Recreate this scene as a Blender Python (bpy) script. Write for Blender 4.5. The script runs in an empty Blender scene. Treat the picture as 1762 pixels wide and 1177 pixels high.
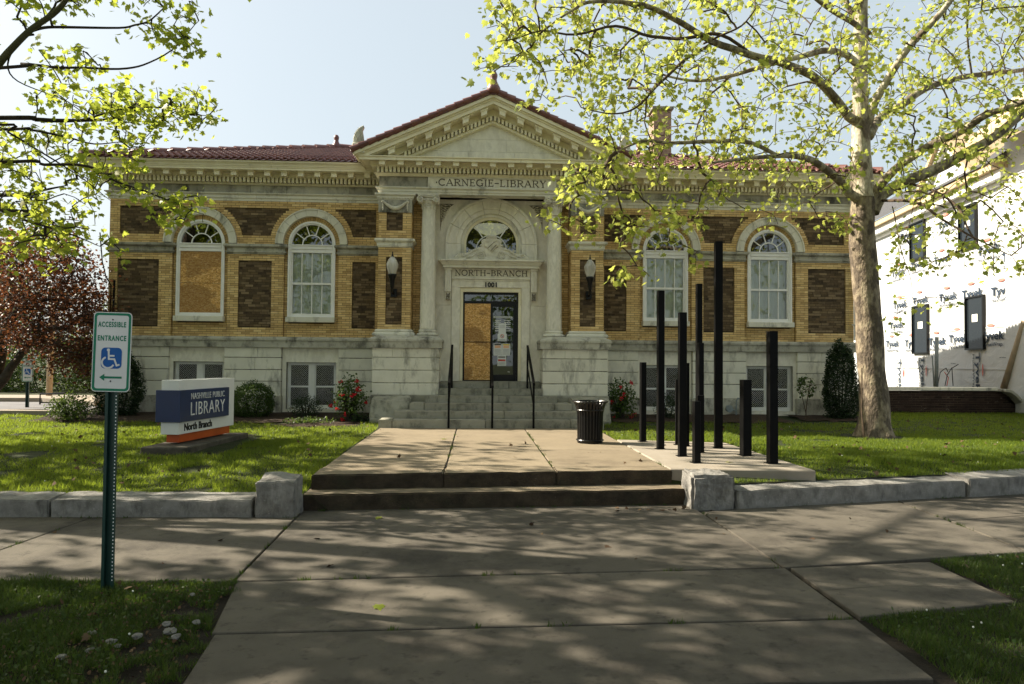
import bpy, bmesh, math, random
import numpy as np
from mathutils import Vector, Matrix, noise as mnoise
random.seed(7); RNG = np.random.default_rng(11)
R = math.radians
SC = bpy.context.scene
COL = SC.collection

# ---------------------------------------------------------------- camera, sky, sun, exposure
F, YAW, PIT, ROL = 1244.1, .0502, .0278, .0082
_c, _s = math.cos, math.sin
_xh = Vector((_c(YAW), -_s(YAW), 0)); _yh = Vector((_s(YAW), _c(YAW), 0)); _zh = Vector((0, 0, 1))
CD = _yh*_c(PIT) + _zh*_s(PIT); _u = _zh*_c(PIT) - _yh*_s(PIT)
CR = _xh*_c(ROL) + _u*_s(ROL); CU = -_xh*_s(ROL) + _u*_c(ROL)
EYE = Vector((0, 0, 1.65))
cam = bpy.data.cameras.new('camera'); camo = bpy.data.objects.new('camera', cam); COL.objects.link(camo)
cam.sensor_width = 36; cam.lens = F/1762*36; cam.clip_end = 1500; cam.clip_start = .05
camo.matrix_world = Matrix(((CR.x, CU.x, -CD.x, EYE.x), (CR.y, CU.y, -CD.y, EYE.y), (CR.z, CU.z, -CD.z, EYE.z), (0, 0, 0, 1)))
SC.camera = camo
SUN_EL, SUN_AZ = 36, 18          # azimuth: degrees from -X (left) towards +Y (behind the library)
sdir = Vector((-_c(R(SUN_AZ))*_c(R(SUN_EL)), _s(R(SUN_AZ))*_c(R(SUN_EL)), _s(R(SUN_EL))))
sun = bpy.data.lights.new('sun', 'SUN'); sun.energy = 4.8; sun.angle = R(.53); sun.color = (1, .90, .74)
suno = bpy.data.objects.new('sun', sun); COL.objects.link(suno); suno.location = sdir*60
suno.rotation_euler = (-sdir).to_track_quat('-Z', 'Y').to_euler()
W = bpy.data.worlds.new('World'); SC.world = W; W.use_nodes = True
wn = W.node_tree; bg = wn.nodes['Background']; sky = wn.nodes.new('ShaderNodeTexSky'); sky.sky_type = 'NISHITA'
sky.sun_disc = False; sky.sun_elevation = R(SUN_EL); sky.sun_rotation = math.atan2(sdir.x, sdir.y)
sky.altitude = 100; sky.air_density = 1.0; sky.dust_density = 5.0; sky.ozone_density = 1.6
veil = wn.nodes.new('ShaderNodeMix'); veil.data_type = 'RGBA'; veil.inputs[0].default_value = .84; veil.inputs[7].default_value = (1.46, 1.63, 1.64, 1)   # thin high overcast whitening the blue
wn.links.new(sky.outputs[0], veil.inputs[6]); wn.links.new(veil.outputs[2], bg.inputs[0]); bg.inputs[1].default_value = .15
SC.view_settings.view_transform = 'Standard'; SC.view_settings.look = 'None'
SC.view_settings.exposure = 1.55; SC.view_settings.gamma = 1; SC.view_settings.use_curve_mapping = False

def at(px, py, Y):
    """world point on the plane y=Y behind a point of the photograph"""
    d = CD + CR*((px-881)/F) - CU*((py-588.5)/F)
    return EYE + d*(Y/d.y)
def inframe(p, m=0):
    v = Vector(p)-EYE; d = v.dot(CD)
    if d < .1: return False
    x = 881+F*v.dot(CR)/d; y = 588.5-F*v.dot(CU)/d
    return -m < x < 1762+m and -m < y < 1177+m

# ---------------------------------------------------------------- materials
def newmat(name):
    m = bpy.data.materials.new(name); m.use_nodes = True
    nt = m.node_tree; b = nt.nodes['Principled BSDF']
    return m, nt, b
def N(nt, t, **kw):
    n = nt.nodes.new(t)
    for k, v in kw.items():
        if k in n.inputs: n.inputs[k].default_value = v
        else: setattr(n, k, v)
    return n
def c4(c, k=1): return (c[0]*k, c[1]*k, c[2]*k, 1)
def ramp(nt, fac, stops):
    r = nt.nodes.new('ShaderNodeValToRGB'); e = r.color_ramp.elements
    while len(e) < len(stops): e.new(.5)
    for i, (p, c) in enumerate(stops): e[i].position = p; e[i].color = c4(c) if len(c) == 3 else c
    nt.links.new(fac, r.inputs[0]); return r
def pos(nt, scale=(1, 1, 1)):
    g = nt.nodes.new('ShaderNodeNewGeometry')
    v = nt.nodes.new('ShaderNodeVectorMath'); v.operation = 'MULTIPLY'; v.inputs[1].default_value = scale
    nt.links.new(g.outputs['Position'], v.inputs[0]); return v.outputs[0]
def rnd(nt):
    g = nt.nodes.new('ShaderNodeNewGeometry'); o = nt.nodes.new('ShaderNodeObjectInfo')
    a = nt.nodes.new('ShaderNodeMath'); a.operation = 'ADD'; nt.links.new(g.outputs['Random Per Island'], a.inputs[0]); nt.links.new(o.outputs['Random'], a.inputs[1])
    f = nt.nodes.new('ShaderNodeMath'); f.operation = 'FRACT'; nt.links.new(a.outputs[0], f.inputs[0]); return f.outputs[0]
def mix(nt, a, b, fac, mode='MIX'):
    m = nt.nodes.new('ShaderNodeMix'); m.data_type = 'RGBA'; m.blend_type = mode
    for s, v in ((6, a), (7, b)):
        if isinstance(v, (tuple, list)): m.inputs[s].default_value = c4(v) if len(v) == 3 else v
        else: nt.links.new(v, m.inputs[s])
    if isinstance(fac, (int, float)): m.inputs[0].default_value = fac
    else: nt.links.new(fac, m.inputs[0])
    return m.outputs[2]
def pm(name, stops, scale=6, detail=6, rough=.8, bump=0, bscale=40, stretch=(1, 1, 1), island=None, stain=None, spec=.3, coat=0, metal=0):
    """noise-coloured surface; island = colour stops chosen per piece; stain = (colour, scale, stretch, lo, hi, strength)"""
    m, nt, b = newmat(name)
    n = N(nt, 'ShaderNodeTexNoise', Scale=scale, Detail=detail, Roughness=.62); nt.links.new(pos(nt, stretch), n.inputs['Vector'])
    k = len(stops)
    r = ramp(nt, n.outputs[0], [(.3+.4*i/max(1, k-1), c) for i, c in enumerate(stops)]); col = r.outputs[0]
    if island:
        ir = ramp(nt, rnd(nt), [(i/max(1, len(island)-1), c) for i, c in enumerate(island)])
        col = mix(nt, ir.outputs[0], col, .35)
    if stain:
        for st in (stain if isinstance(stain, list) else [stain]):
            sc, ss, sst, lo, hi, amt = st
            sn = N(nt, 'ShaderNodeTexNoise', Scale=ss, Detail=8, Roughness=.7); nt.links.new(pos(nt, sst), sn.inputs['Vector'])
            sr = ramp(nt, sn.outputs[0], [(lo, (0, 0, 0)), (hi, (amt, amt, amt))])
            col = mix(nt, col, sc, sr.outputs[0])
    nt.links.new(col, b.inputs['Base Color'])
    b.inputs['Roughness'].default_value = rough; b.inputs['Specular IOR Level'].default_value = spec
    b.inputs['Coat Weight'].default_value = coat; b.inputs['Metallic'].default_value = metal
    if bump:
        bn = N(nt, 'ShaderNodeTexNoise', Scale=bscale, Detail=8, Roughness=.7); nt.links.new(pos(nt), bn.inputs['Vector'])
        bb = N(nt, 'ShaderNodeBump', Strength=min(1, bump), Distance=.02 if bump <= 1 else .05); nt.links.new(bn.outputs[0], bb.inputs['Height'])
        nt.links.new(bb.outputs[0], b.inputs['Normal'])
    return m
def leafmat(name, stops, trans, tw=.5, rough=.5):
    m, nt, b = newmat(name); out = nt.nodes['Material Output']
    r = ramp(nt, rnd(nt), [(i/(len(stops)-1), c) for i, c in enumerate(stops)])
    nt.links.new(r.outputs[0], b.inputs['Base Color']); b.inputs['Roughness'].default_value = rough; b.inputs['Specular IOR Level'].default_value = .35
    t = N(nt, 'ShaderNodeBsdfTranslucent'); tr = mix(nt, r.outputs[0], trans, .6); nt.links.new(tr, t.inputs[0])
    mx = N(nt, 'ShaderNodeMixShader'); mx.inputs[0].default_value = tw
    nt.links.new(b.outputs[0], mx.inputs[1]); nt.links.new(t.outputs[0], mx.inputs[2]); nt.links.new(mx.outputs[0], out.inputs[0])
    return m

GRIME = ((.045, .043, .036), 3.0, (1, 1, .35), .52, .72, .85)
M = {}
M['pale_brick'] = pm('pale_brick', [(0.5244, 0.3591, 0.1539), (0.7524, 0.5415, 0.2565)], 9, rough=.85, bump=.35, bscale=60, island=[(0.3078, 0.1938, 0.0798), (0.57, 0.3933, 0.1653), (0.7068, 0.5016, 0.2166), (0.8208, 0.627, 0.3192), (0.4788, 0.3078, 0.1311), (0.6384, 0.4389, 0.1881)], stain=((.16, .115, .065), 1.7, (1, 1, .5), .54, .8, .5))
M['dark_brick'] = pm('dark_brick', [(.06, .042, .026), (.19, .135, .075)], 14, rough=.9, bump=.6, bscale=50, island=[(.018, .013, .010), (.18, .12, .06), (.055, .036, .022), (.34, .25, .145), (.10, .066, .038), (.022, .015, .011), (.15, .105, .06), (.24, .17, .09)], stain=((.42, .36, .26), 2.2, (1, 1, 1), .60, .8, .35))
M['pale_mortar'] = pm('pale_mortar', [(.055, .033, .016), (.10, .062, .03)], 20, rough=.95)
M['dark_mortar'] = pm('dark_mortar', [(.012, .009, .007), (.16, .12, .075)], 2.2, rough=.95)
M['limestone'] = pm('limestone', [(0.5396, 0.5237, 0.4364), (0.7935, 0.7697, 0.6507)], 4, rough=.88, bump=.4, bscale=35, island=[(0.5713, 0.5554, 0.4682), (0.7459, 0.7221, 0.611), (0.6507, 0.6348, 0.5396)], stain=[GRIME, ((.55, .54, .48), 1.2, (1, 1, 1), .55, .75, .4)])
M['grimy_stone'] = pm('grimy_stone', [(0.143, 0.1358, 0.1115), (0.572, 0.5505, 0.4576)], 2.4, stretch=(1, 1, .5), rough=.9, bump=.5, bscale=35, island=[(0.286, 0.2717, 0.2217), (0.5148, 0.5005, 0.4147)], stain=((.03, .029, .024), 3.2, (1, 1, .6), .48, .66, .85))
M['smooth_marble'] = pm('smooth_marble', [(0.5589, 0.5356, 0.4502), (0.7762, 0.7452, 0.6365), (0.652, 0.621, 0.5201), (0.8383, 0.8073, 0.6831)], 1.6, stretch=(2.2, 2.2, 1.2), rough=.6, bump=.15, bscale=30, stain=((.12, .105, .075), 1.7, (1, 1, .25), .60, .78, .55))
M['veined_marble'] = pm('veined_marble', [(0.506, 0.484, 0.4015), (0.726, 0.6985, 0.594), (0.616, 0.594, 0.5005), (0.77, 0.748, 0.6435)], 2.6, stretch=(3.2, 3.2, 1.1), rough=.6, bump=.15, bscale=30, stain=((.20, .18, .14), 1.7, (2, 2, .25), .60, .78, .4))
M['carving_stone'] = pm('carving_stone', [(0.4536, 0.4234, 0.3403), (0.7862, 0.756, 0.635)], 7, rough=.85, bump=.4, bscale=70)
M['dirty_carving'] = pm('dirty_carving', [(.09, .08, .06), (.34, .31, .24)], 14, rough=.9, bump=.7, bscale=60)
M['cream_paint'] = pm('cream_paint', [(0.7105, 0.6422, 0.4509), (0.84, 0.7925, 0.5876)], 2.5, rough=.55, bump=.12, bscale=25, stain=[((.10, .08, .05), 5, (1, 1, .35), .60, .78, .6), ((.05, .04, .03), 14, (2.2, 2.2, .22), .66, .76, .7)])
M['cream_shadow'] = pm('cream_soffit', [(.40, .35, .22), (.50, .44, .29)], 3, rough=.7)
M['white_paint'] = pm('white_paint', [(0.7484, 0.7484, 0.6917), (0.84, 0.84, 0.8392)], 5, rough=.5, stain=((.25, .22, .17), 5, (1, 1, .5), .62, .8, .4))
M['roof_tile'] = pm('roof_tile', [(.09, .028, .022), (.19, .065, .045)], 8, rough=.38, bump=.25, bscale=50, island=[(.075, .020, .018), (.13, .035, .028), (.19, .07, .05), (.10, .026, .024)], spec=.6, stain=((.05, .03, .03), 2.5, (1, 1, 1), .55, .75, .5))
M['engraving'] = pm('engraving', [(.055, .045, .032), (.10, .085, .06)], 20, rough=.9)
M['ink'] = pm('ink_black', [(.012, .012, .012), (.02, .02, .02)], 5, rough=.5)
M['metal'] = pm('black_metal', [(.002, .002, .0025), (.006, .006, .006)], 8, rough=.32, bump=.1, bscale=20, spec=.3)
M['dull_metal'] = pm('matt_black_steel', [(.0015, .0015, .0017), (.004, .004, .004)], 6, rough=.5, spec=.12)
M['blind'] = pm('window_blind', [(.66, .67, .60), (.78, .79, .73)], 3, stretch=(1, 1, .3), rough=.8)
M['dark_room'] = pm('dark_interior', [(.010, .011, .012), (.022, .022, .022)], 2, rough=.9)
def glassmat(name, tint, tr):
    m, nt, b = newmat(name); out = nt.nodes['Material Output']
    g = N(nt, 'ShaderNodeBsdfGlossy', Roughness=.015); g.inputs[0].default_value = (1, 1, 1, 1)
    t = N(nt, 'ShaderNodeBsdfTransparent'); t.inputs[0].default_value = c4(tint)
    fr = N(nt, 'ShaderNodeFresnel', IOR=1.5); ad = N(nt, 'ShaderNodeMath', operation='ADD'); ad.inputs[1].default_value = tr
    bn = N(nt, 'ShaderNodeTexNoise', Scale=1.3, Detail=2.0); nt.links.new(pos(nt), bn.inputs['Vector'])
    bb = N(nt, 'ShaderNodeBump', Strength=.12, Distance=.02); nt.links.new(bn.outputs[0], bb.inputs['Height']); nt.links.new(bb.outputs[0], g.inputs['Normal'])
    nt.links.new(fr.outputs[0], ad.inputs[0]); mx = N(nt, 'ShaderNodeMixShader')
    nt.links.new(ad.outputs[0], mx.inputs[0]); nt.links.new(t.outputs[0], mx.inputs[1]); nt.links.new(g.outputs[0], mx.inputs[2]); nt.links.new(mx.outputs[0], out.inputs[0])
    return m
M['glass'] = glassmat('window_glass', (.82, .88, .87), .06)
M['dark_glass'] = glassmat('tinted_glass', (.22, .28, .33), .10)
M['cellar_glass'] = glassmat('cellar_glass', (.12, .14, .15), .0)
def osbmat():
    m, nt, b = newmat('chipboard')
    v = N(nt, 'ShaderNodeTexVoronoi', Scale=36.0)
    w = N(nt, 'ShaderNodeTexNoise', Scale=5.0, Detail=3.0); p = pos(nt, (1, 1, 1.7)); nt.links.new(p, w.inputs['Vector'])
    pw = mix(nt, p, w.outputs[1], .04); nt.links.new(pw, v.inputs['Vector'])
    sp = nt.nodes.new('ShaderNodeSeparateColor'); nt.links.new(v.outputs['Color'], sp.inputs[0])
    r = ramp(nt, sp.outputs[0], [(0, (.36, .18, .05)), (.4, (.58, .31, .09)), (.75, (.70, .42, .14)), (1, (.80, .54, .26))])
    s = N(nt, 'ShaderNodeTexNoise', Scale=1.0, Detail=6.0, Distortion=.4); nt.links.new(pos(nt, (1, 1, 1.6)), s.inputs['Vector'])
    sr = ramp(nt, s.outputs[0], [(.50, (0, 0, 0)), (.53, (.55, .55, .55))]); col = mix(nt, r.outputs[0], (.20, .10, .03), sr.outputs[0])
    nt.links.new(col, b.inputs['Base Color']); b.inputs['Roughness'].default_value = .8
    bb = N(nt, 'ShaderNodeBump', Strength=.5, Distance=.006); nt.links.new(sp.outputs[1], bb.inputs['Height']); nt.links.new(bb.outputs[0], b.inputs['Normal'])
    return m
M['osb'] = osbmat()
M['paving'] = pm('pavement_concrete', [(.065, .057, .045), (.145, .127, .099)], 1.8, detail=9, rough=.9, bump=.6, bscale=160, island=[(.085, .075, .06), (.14, .123, .096), (.11, .097, .077), (.125, .108, .083)], stain=[((.035, .030, .024), 1.1, (1, 1, 1), .46, .64, .7), ((.022, .02, .016), 38, (1, 1, 1), .66, .73, .8), ((.30, .27, .22), 60, (1, 1, 1), .67, .74, .6), ((.028, .024, .019), 7, (1, 1, 1), .56, .66, .6)])
M['terrace'] = pm('terrace_concrete', [(.165, .132, .088), (.265, .215, .145)], 2.2, detail=9, rough=.9, bump=.5, bscale=140, island=[(.185, .148, .10), (.24, .195, .132)], stain=[((.08, .06, .04), 1.5, (1, 1, 1), .50, .74, .6), ((.03, .025, .018), 30, (1, 1, 1), .68, .75, .7)])
M['new_concrete'] = pm('pale_concrete', [(0.2376, 0.2049, 0.1604), (0.297, 0.2614, 0.2138)], 2.5, rough=.9, bump=.3, bscale=120, stain=((.2, .17, .13), 2, (1, 1, 1), .55, .8, .4))
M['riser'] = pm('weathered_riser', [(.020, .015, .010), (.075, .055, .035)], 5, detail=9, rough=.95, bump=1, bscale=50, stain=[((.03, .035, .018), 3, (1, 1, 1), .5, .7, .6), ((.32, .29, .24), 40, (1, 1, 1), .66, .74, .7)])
M['joint'] = pm('joint_dirt', [(.012, .010, .008), (.03, .025, .018)], 20, rough=1)
M['soil'] = pm('soil', [(.014, .011, .008), (.035, .027, .018)], 7, rough=1, bump=1, bscale=40, stain=((.10, .075, .05), 18, (1, 1, 1), .60, .72, .6))
M['turf'] = pm('turf_ground', [(0.0132, 0.0192, 0.0054), (0.027, 0.0372, 0.0084), (0.042, 0.036, 0.0168)], 4, detail=9, rough=1, bump=1, bscale=60)
M['kerbstone'] = pm('kerb_limestone', [(.17, .16, .145), (.37, .355, .325)], 5, detail=10, rough=.92, bump=1, bscale=75, stain=[((.06, .056, .048), 5, (1, 1, .4), .48, .68, .75), ((.50, .485, .45), 30, (1, 1, 1), .60, .70, .7), ((.02, .02, .017), 45, (1, 1, 1), .66, .72, .8)])
M['step_stone'] = pm('step_stone', [(0.1771, 0.1707, 0.1328), (0.4175, 0.4048, 0.3289)], 3.5, stretch=(1, 1, 1.6), rough=.9, bump=.6, bscale=40, island=[(0.2277, 0.2213, 0.1771), (0.3416, 0.3289, 0.2656), (0.2783, 0.2656, 0.2151)], stain=((.03, .034, .024), 4, (1, 1, .6), .50, .70, .8))
M['asphalt'] = pm('asphalt', [(.11, .11, .12), (.17, .17, .175)], 3, rough=.9)
M['mulch'] = pm('mulch', [(.012, .008, .005), (.06, .036, .02)], 30, rough=1, bump=1, bscale=50)
# ---------------------------------------------------------------- mesh builder and scene helpers
def child(o, parent):
    if parent is not None:
        o.parent = parent; root = parent
        o.matrix_parent_inverse = WM[parent].inverted()
WM = {}
class MB:
    def __init__(s): s.v = []; s.f = []
    def add(s, vs, fs):
        o = len(s.v); s.v += [tuple(p) for p in vs]; s.f += [tuple(i+o for i in f) for f in fs]; return s
    def box(s, x0, x1, y0, y1, z0, z1, back=True):
        if x0 > x1: x0, x1 = x1, x0
        if y0 > y1: y0, y1 = y1, y0
        fs = [(0, 1, 5, 4), (0, 4, 7, 3), (1, 2, 6, 5), (4, 5, 6, 7), (0, 3, 2, 1)]
        if back: fs.append((3, 7, 6, 2))
        return s.add([(x0, y0, z0), (x1, y0, z0), (x1, y1, z0), (x0, y1, z0), (x0, y0, z1), (x1, y0, z1), (x1, y1, z1), (x0, y1, z1)], fs)
    def hexa(s, p):
        return s.add(p, [(0, 1, 5, 4), (0, 4, 7, 3), (1, 2, 6, 5), (3, 7, 6, 2), (4, 5, 6, 7), (0, 3, 2, 1)])
    def rbox(s, cx, cy, z0, z1, w, d, a=0):
        ca, sa = math.cos(a), math.sin(a)
        q = [(cx+i*w/2*ca-j*d/2*sa, cy+i*w/2*sa+j*d/2*ca) for i, j in ((-1, -1), (1, -1), (1, 1), (-1, 1))]
        return s.hexa([(x, y, z0) for x, y in q]+[(x, y, z1) for x, y in q])
    def prism(s, poly, d0, d1, axis='y', x0=0):
        n = len(poly)
        if axis == 'y': a = [(p[0], d0, p[1]) for p in poly]; b = [(p[0], d1, p[1]) for p in poly]
        elif axis == 'x': a = [(d0, p[0], p[1]) for p in poly]; b = [(d1, p[0], p[1]) for p in poly]
        else: a = [(p[0], p[1], d0) for p in poly]; b = [(p[0], p[1], d1) for p in poly]
        return s.add(a+b, [tuple(range(n)), tuple(range(2*n-1, n-1, -1))]+[(i, (i+1) % n, n+(i+1) % n, n+i) for i in range(n)])
    def ring(s, cx, cz, r0, r1, y0, y1, a0, a1, n, c2=None):
        """arch segment in the x-z plane"""
        P = []
        for i in range(n+1):
            a = a0+(a1-a0)*i/n; c, q = math.cos(a), math.sin(a)
            P += [(cx+r0*c, y0, cz+r0*q), (cx+r1*c, y0, cz+r1*q), (cx+r1*c, y1, cz+r1*q), (cx+r0*c, y1, cz+r0*q)]
        fs = [(0, 3, 2, 1), (4*n, 4*n+1, 4*n+2, 4*n+3)]
        for i in range(n):
            o = 4*i
            for j in range(4): fs.append((o+j, o+(j+1) % 4, o+4+(j+1) % 4, o+4+j))
        return s.add(P, fs)
    def lathe(s, cx, cy, prof, n=24):
        P = [(cx+r*math.cos(2*math.pi*i/n), cy+r*math.sin(2*math.pi*i/n), z) for r, z in prof for i in range(n)]
        fs = [(k*n+i, k*n+(i+1) % n, (k+1)*n+(i+1) % n, (k+1)*n+i) for k in range(len(prof)-1) for i in range(n)]
        fs += [tuple(range(n-1, -1, -1)), tuple(range((len(prof)-1)*n, len(prof)*n))]
        return s.add(P, fs)
    def tube(s, pts, rad, n=6, cap=True):
        pts = [Vector(p) for p in pts]; k = len(pts)
        if not hasattr(rad, '__len__'): rad = [rad]*k
        up = Vector((0, 0, 1)); P = []; t = (pts[1]-pts[0]).normalized()
        a = t.cross(up)
        if a.length < .1: a = t.cross(Vector((1, 0, 0)))
        a.normalize()
        for i in range(k):
            t = (pts[min(i+1, k-1)]-pts[max(i-1, 0)])
            if t.length < 1e-9: t = Vector((0, 0, 1))
            t.normalize(); a = (a-t*a.dot(t))
            a = a.normalized() if a.length > 1e-6 else t.orthogonal().normalized()
            b = t.cross(a)
            for j in range(n):
                w = 2*math.pi*j/n; P.append(pts[i]+(a*math.cos(w)+b*math.sin(w))*rad[i])
        fs = [(i*n+j, i*n+(j+1) % n, (i+1)*n+(j+1) % n, (i+1)*n+j) for i in range(k-1) for j in range(n)]
        if cap: fs += [tuple(range(n-1, -1, -1)), tuple(range((k-1)*n, k*n))]
        return s.add(P, fs)
    def sweep(s, path, prof):
        """moulding: prof [(outward, z)] carried along plan path [(x, y)]; outward is to the right of travel"""
        n = len(path); m = len(prof); offs = []
        for i in range(n):
            d = []
            if i > 0: d.append((Vector(path[i])-Vector(path[i-1])).normalized())
            if i < n-1: d.append((Vector(path[i+1])-Vector(path[i])).normalized())
            ns = [Vector((q.y, -q.x)) for q in d]
            v = sum(ns, Vector((0, 0))); v.normalize(); v = v/max(.3, v.dot(ns[0])); offs.append(v)
        P = [(path[i][0]+offs[i].x*o, path[i][1]+offs[i].y*o, z) for i in range(n) for o, z in prof]
        fs = [(i*m+j, i*m+(j+1) % m, (i+1)*m+(j+1) % m, (i+1)*m+j) for i in range(n-1) for j in range(m)]
        fs += [tuple(range(m)), tuple(range(n*m-1, (n-1)*m-1, -1))]
        return s.add(P, fs)
    def sphere(s, c, r, n=8, m=5, sz=1):
        prof = [(max(1e-4, r*math.sin(math.pi*k/m)), c[2]-r*sz*math.cos(math.pi*k/m)) for k in range(m+1)]
        return s.lathe(c[0], c[1], prof, n)
    def mesh(s, name):
        me = bpy.data.meshes.new(name); me.from_pydata(s.v, [], s.f); me.update(); return me
    def build(s, name, mat, parent=None, kind=None, smooth=False, bevel=0):
        me = s.mesh(name)
        if bevel or smooth:
            bm = bmesh.new(); bm.from_mesh(me); bmesh.ops.recalc_face_normals(bm, faces=bm.faces)
            if bevel:
                try: bmesh.ops.bevel(bm, geom=[e for e in bm.edges if len(e.link_faces) == 2 and e.calc_face_angle(0) > .5], offset=bevel, segments=1, affect='EDGES', clamp_overlap=True)
                except Exception: pass
            bm.to_mesh(me); bm.free()
        return link(name, me, mat, parent, kind, smooth)
def link(name, me, mat, parent=None, kind=None, smooth=False, mw=None):
    if mat is not None and not me.materials: me.materials.append(M[mat] if isinstance(mat, str) else mat)
    if smooth: me.polygons.foreach_set('use_smooth', [True]*len(me.polygons))
    o = bpy.data.objects.new(name, me); COL.objects.link(o)
    WM[o] = Matrix.Identity(4)
    if mw is not None: o.matrix_basis = mw; WM[o] = mw
    child(o, parent)
    if kind: o['kind'] = kind
    return o
def tag(o, label, cat, group=None):
    o['label'] = label; o['category'] = cat
    if group: o['group'] = group
    return o
def thing(name, loc, label, cat, group=None, rz=0):
    o = bpy.data.objects.new(name, None); COL.objects.link(o); o.location = loc; o.rotation_euler = (0, 0, rz)
    WM[o] = Matrix.Translation(Vector(loc)) @ Matrix.Rotation(rz, 4, 'Z'); o.empty_display_size = .2
    return tag(o, label, cat, group)
def struct(o): o['kind'] = 'structure'; return o
def copy_tree(root, mw, label, group=None):
    """copies a thing with its parts and sub-parts"""
    def cp(o, par):
        c = o.copy(); COL.objects.link(c); WM[c] = WM[o]
        if par is not None: c.parent = par
        for k in kids.get(o, []): cp(k, c)
        return c
    kids = {}
    for q in root.children_recursive: kids.setdefault(q.parent, []).append(q)
    c = cp(root, None); c.matrix_basis = mw; c['label'] = label
    if group: c['group'] = group
    return c
def npmesh(name, V, Fq, k):
    """mesh from numpy: V (n,3), Fq (m,k)"""
    me = bpy.data.meshes.new(name); me.vertices.add(len(V)); me.vertices.foreach_set('co', np.asarray(V, np.float32).ravel())
    m = len(Fq); me.loops.add(m*k); me.loops.foreach_set('vertex_index', np.asarray(Fq, np.int32).ravel())
    me.polygons.add(m); me.polygons.foreach_set('loop_start', np.arange(m, dtype=np.int32)*k)
    me.update(calc_edges=True); return me
def stone(x0, x1, y0, y1, z0, z1, amp=.006, bev=.012, cell=.12, seed=0, top=None):
    """hewn block: bevelled, cut up and displaced"""
    bm = bmesh.new(); bmesh.ops.create_cube(bm, size=1)
    for v in bm.verts: v.co = Vector(((x0+x1)/2+v.co.x*(x1-x0), (y0+y1)/2+v.co.y*(y1-y0), (z0+z1)/2+v.co.z*(z1-z0)))
    for ax in range(3):
        lo, hi = ((x0, x1), (y0, y1), (z0, z1))[ax]; k = min(24, int((hi-lo)/cell))
        for i in range(1, k):
            c = [0, 0, 0]; c[ax] = lo+(hi-lo)*i/k; nn = [0, 0, 0]; nn[ax] = 1
            bmesh.ops.bisect_plane(bm, geom=bm.verts[:]+bm.edges[:]+bm.faces[:], plane_co=c, plane_no=nn)
    bmesh.ops.bevel(bm, geom=[e for e in bm.edges if len(e.link_faces) == 2 and e.calc_face_angle(0) > 1], offset=bev, segments=2, affect='EDGES')
    for v in bm.verts:
        p = v.co*5+Vector((seed*7.3, seed*3.1, 0)); q = v.co*16+Vector((seed, 0, 5))
        v.co += Vector((mnoise.noise(p), mnoise.noise(p+Vector((9, 4, 2))), mnoise.noise(p+Vector((2, 7, 8)))))*amp*1.6+mnoise.noise_vector(q)*amp*.8
    me = bpy.data.meshes.new('stone'); bm.to_mesh(me); bm.free(); return me
def text(s, size, thick=.002, off=0, sx=1, spacing=1):
    """flat lettering mesh, centred, in the x-z plane facing -y"""
    cu = bpy.data.curves.new('t', 'FONT'); cu.body = s; cu.size = size; cu.align_x = 'CENTER'; cu.align_y = 'CENTER'; cu.extrude = thick; cu.offset = off; cu.space_character = spacing; cu.resolution_u = 3
    o = bpy.data.objects.new('t', cu); COL.objects.link(o); dg = bpy.context.evaluated_depsgraph_get(); me = bpy.data.meshes.new_from_object(o.evaluated_get(dg)); bpy.data.objects.remove(o)
    me.transform(Matrix.Diagonal((sx, 1, 1, 1))); me.transform(Matrix.Rotation(R(90), 4, 'X')); me.materials.clear(); return me
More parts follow.
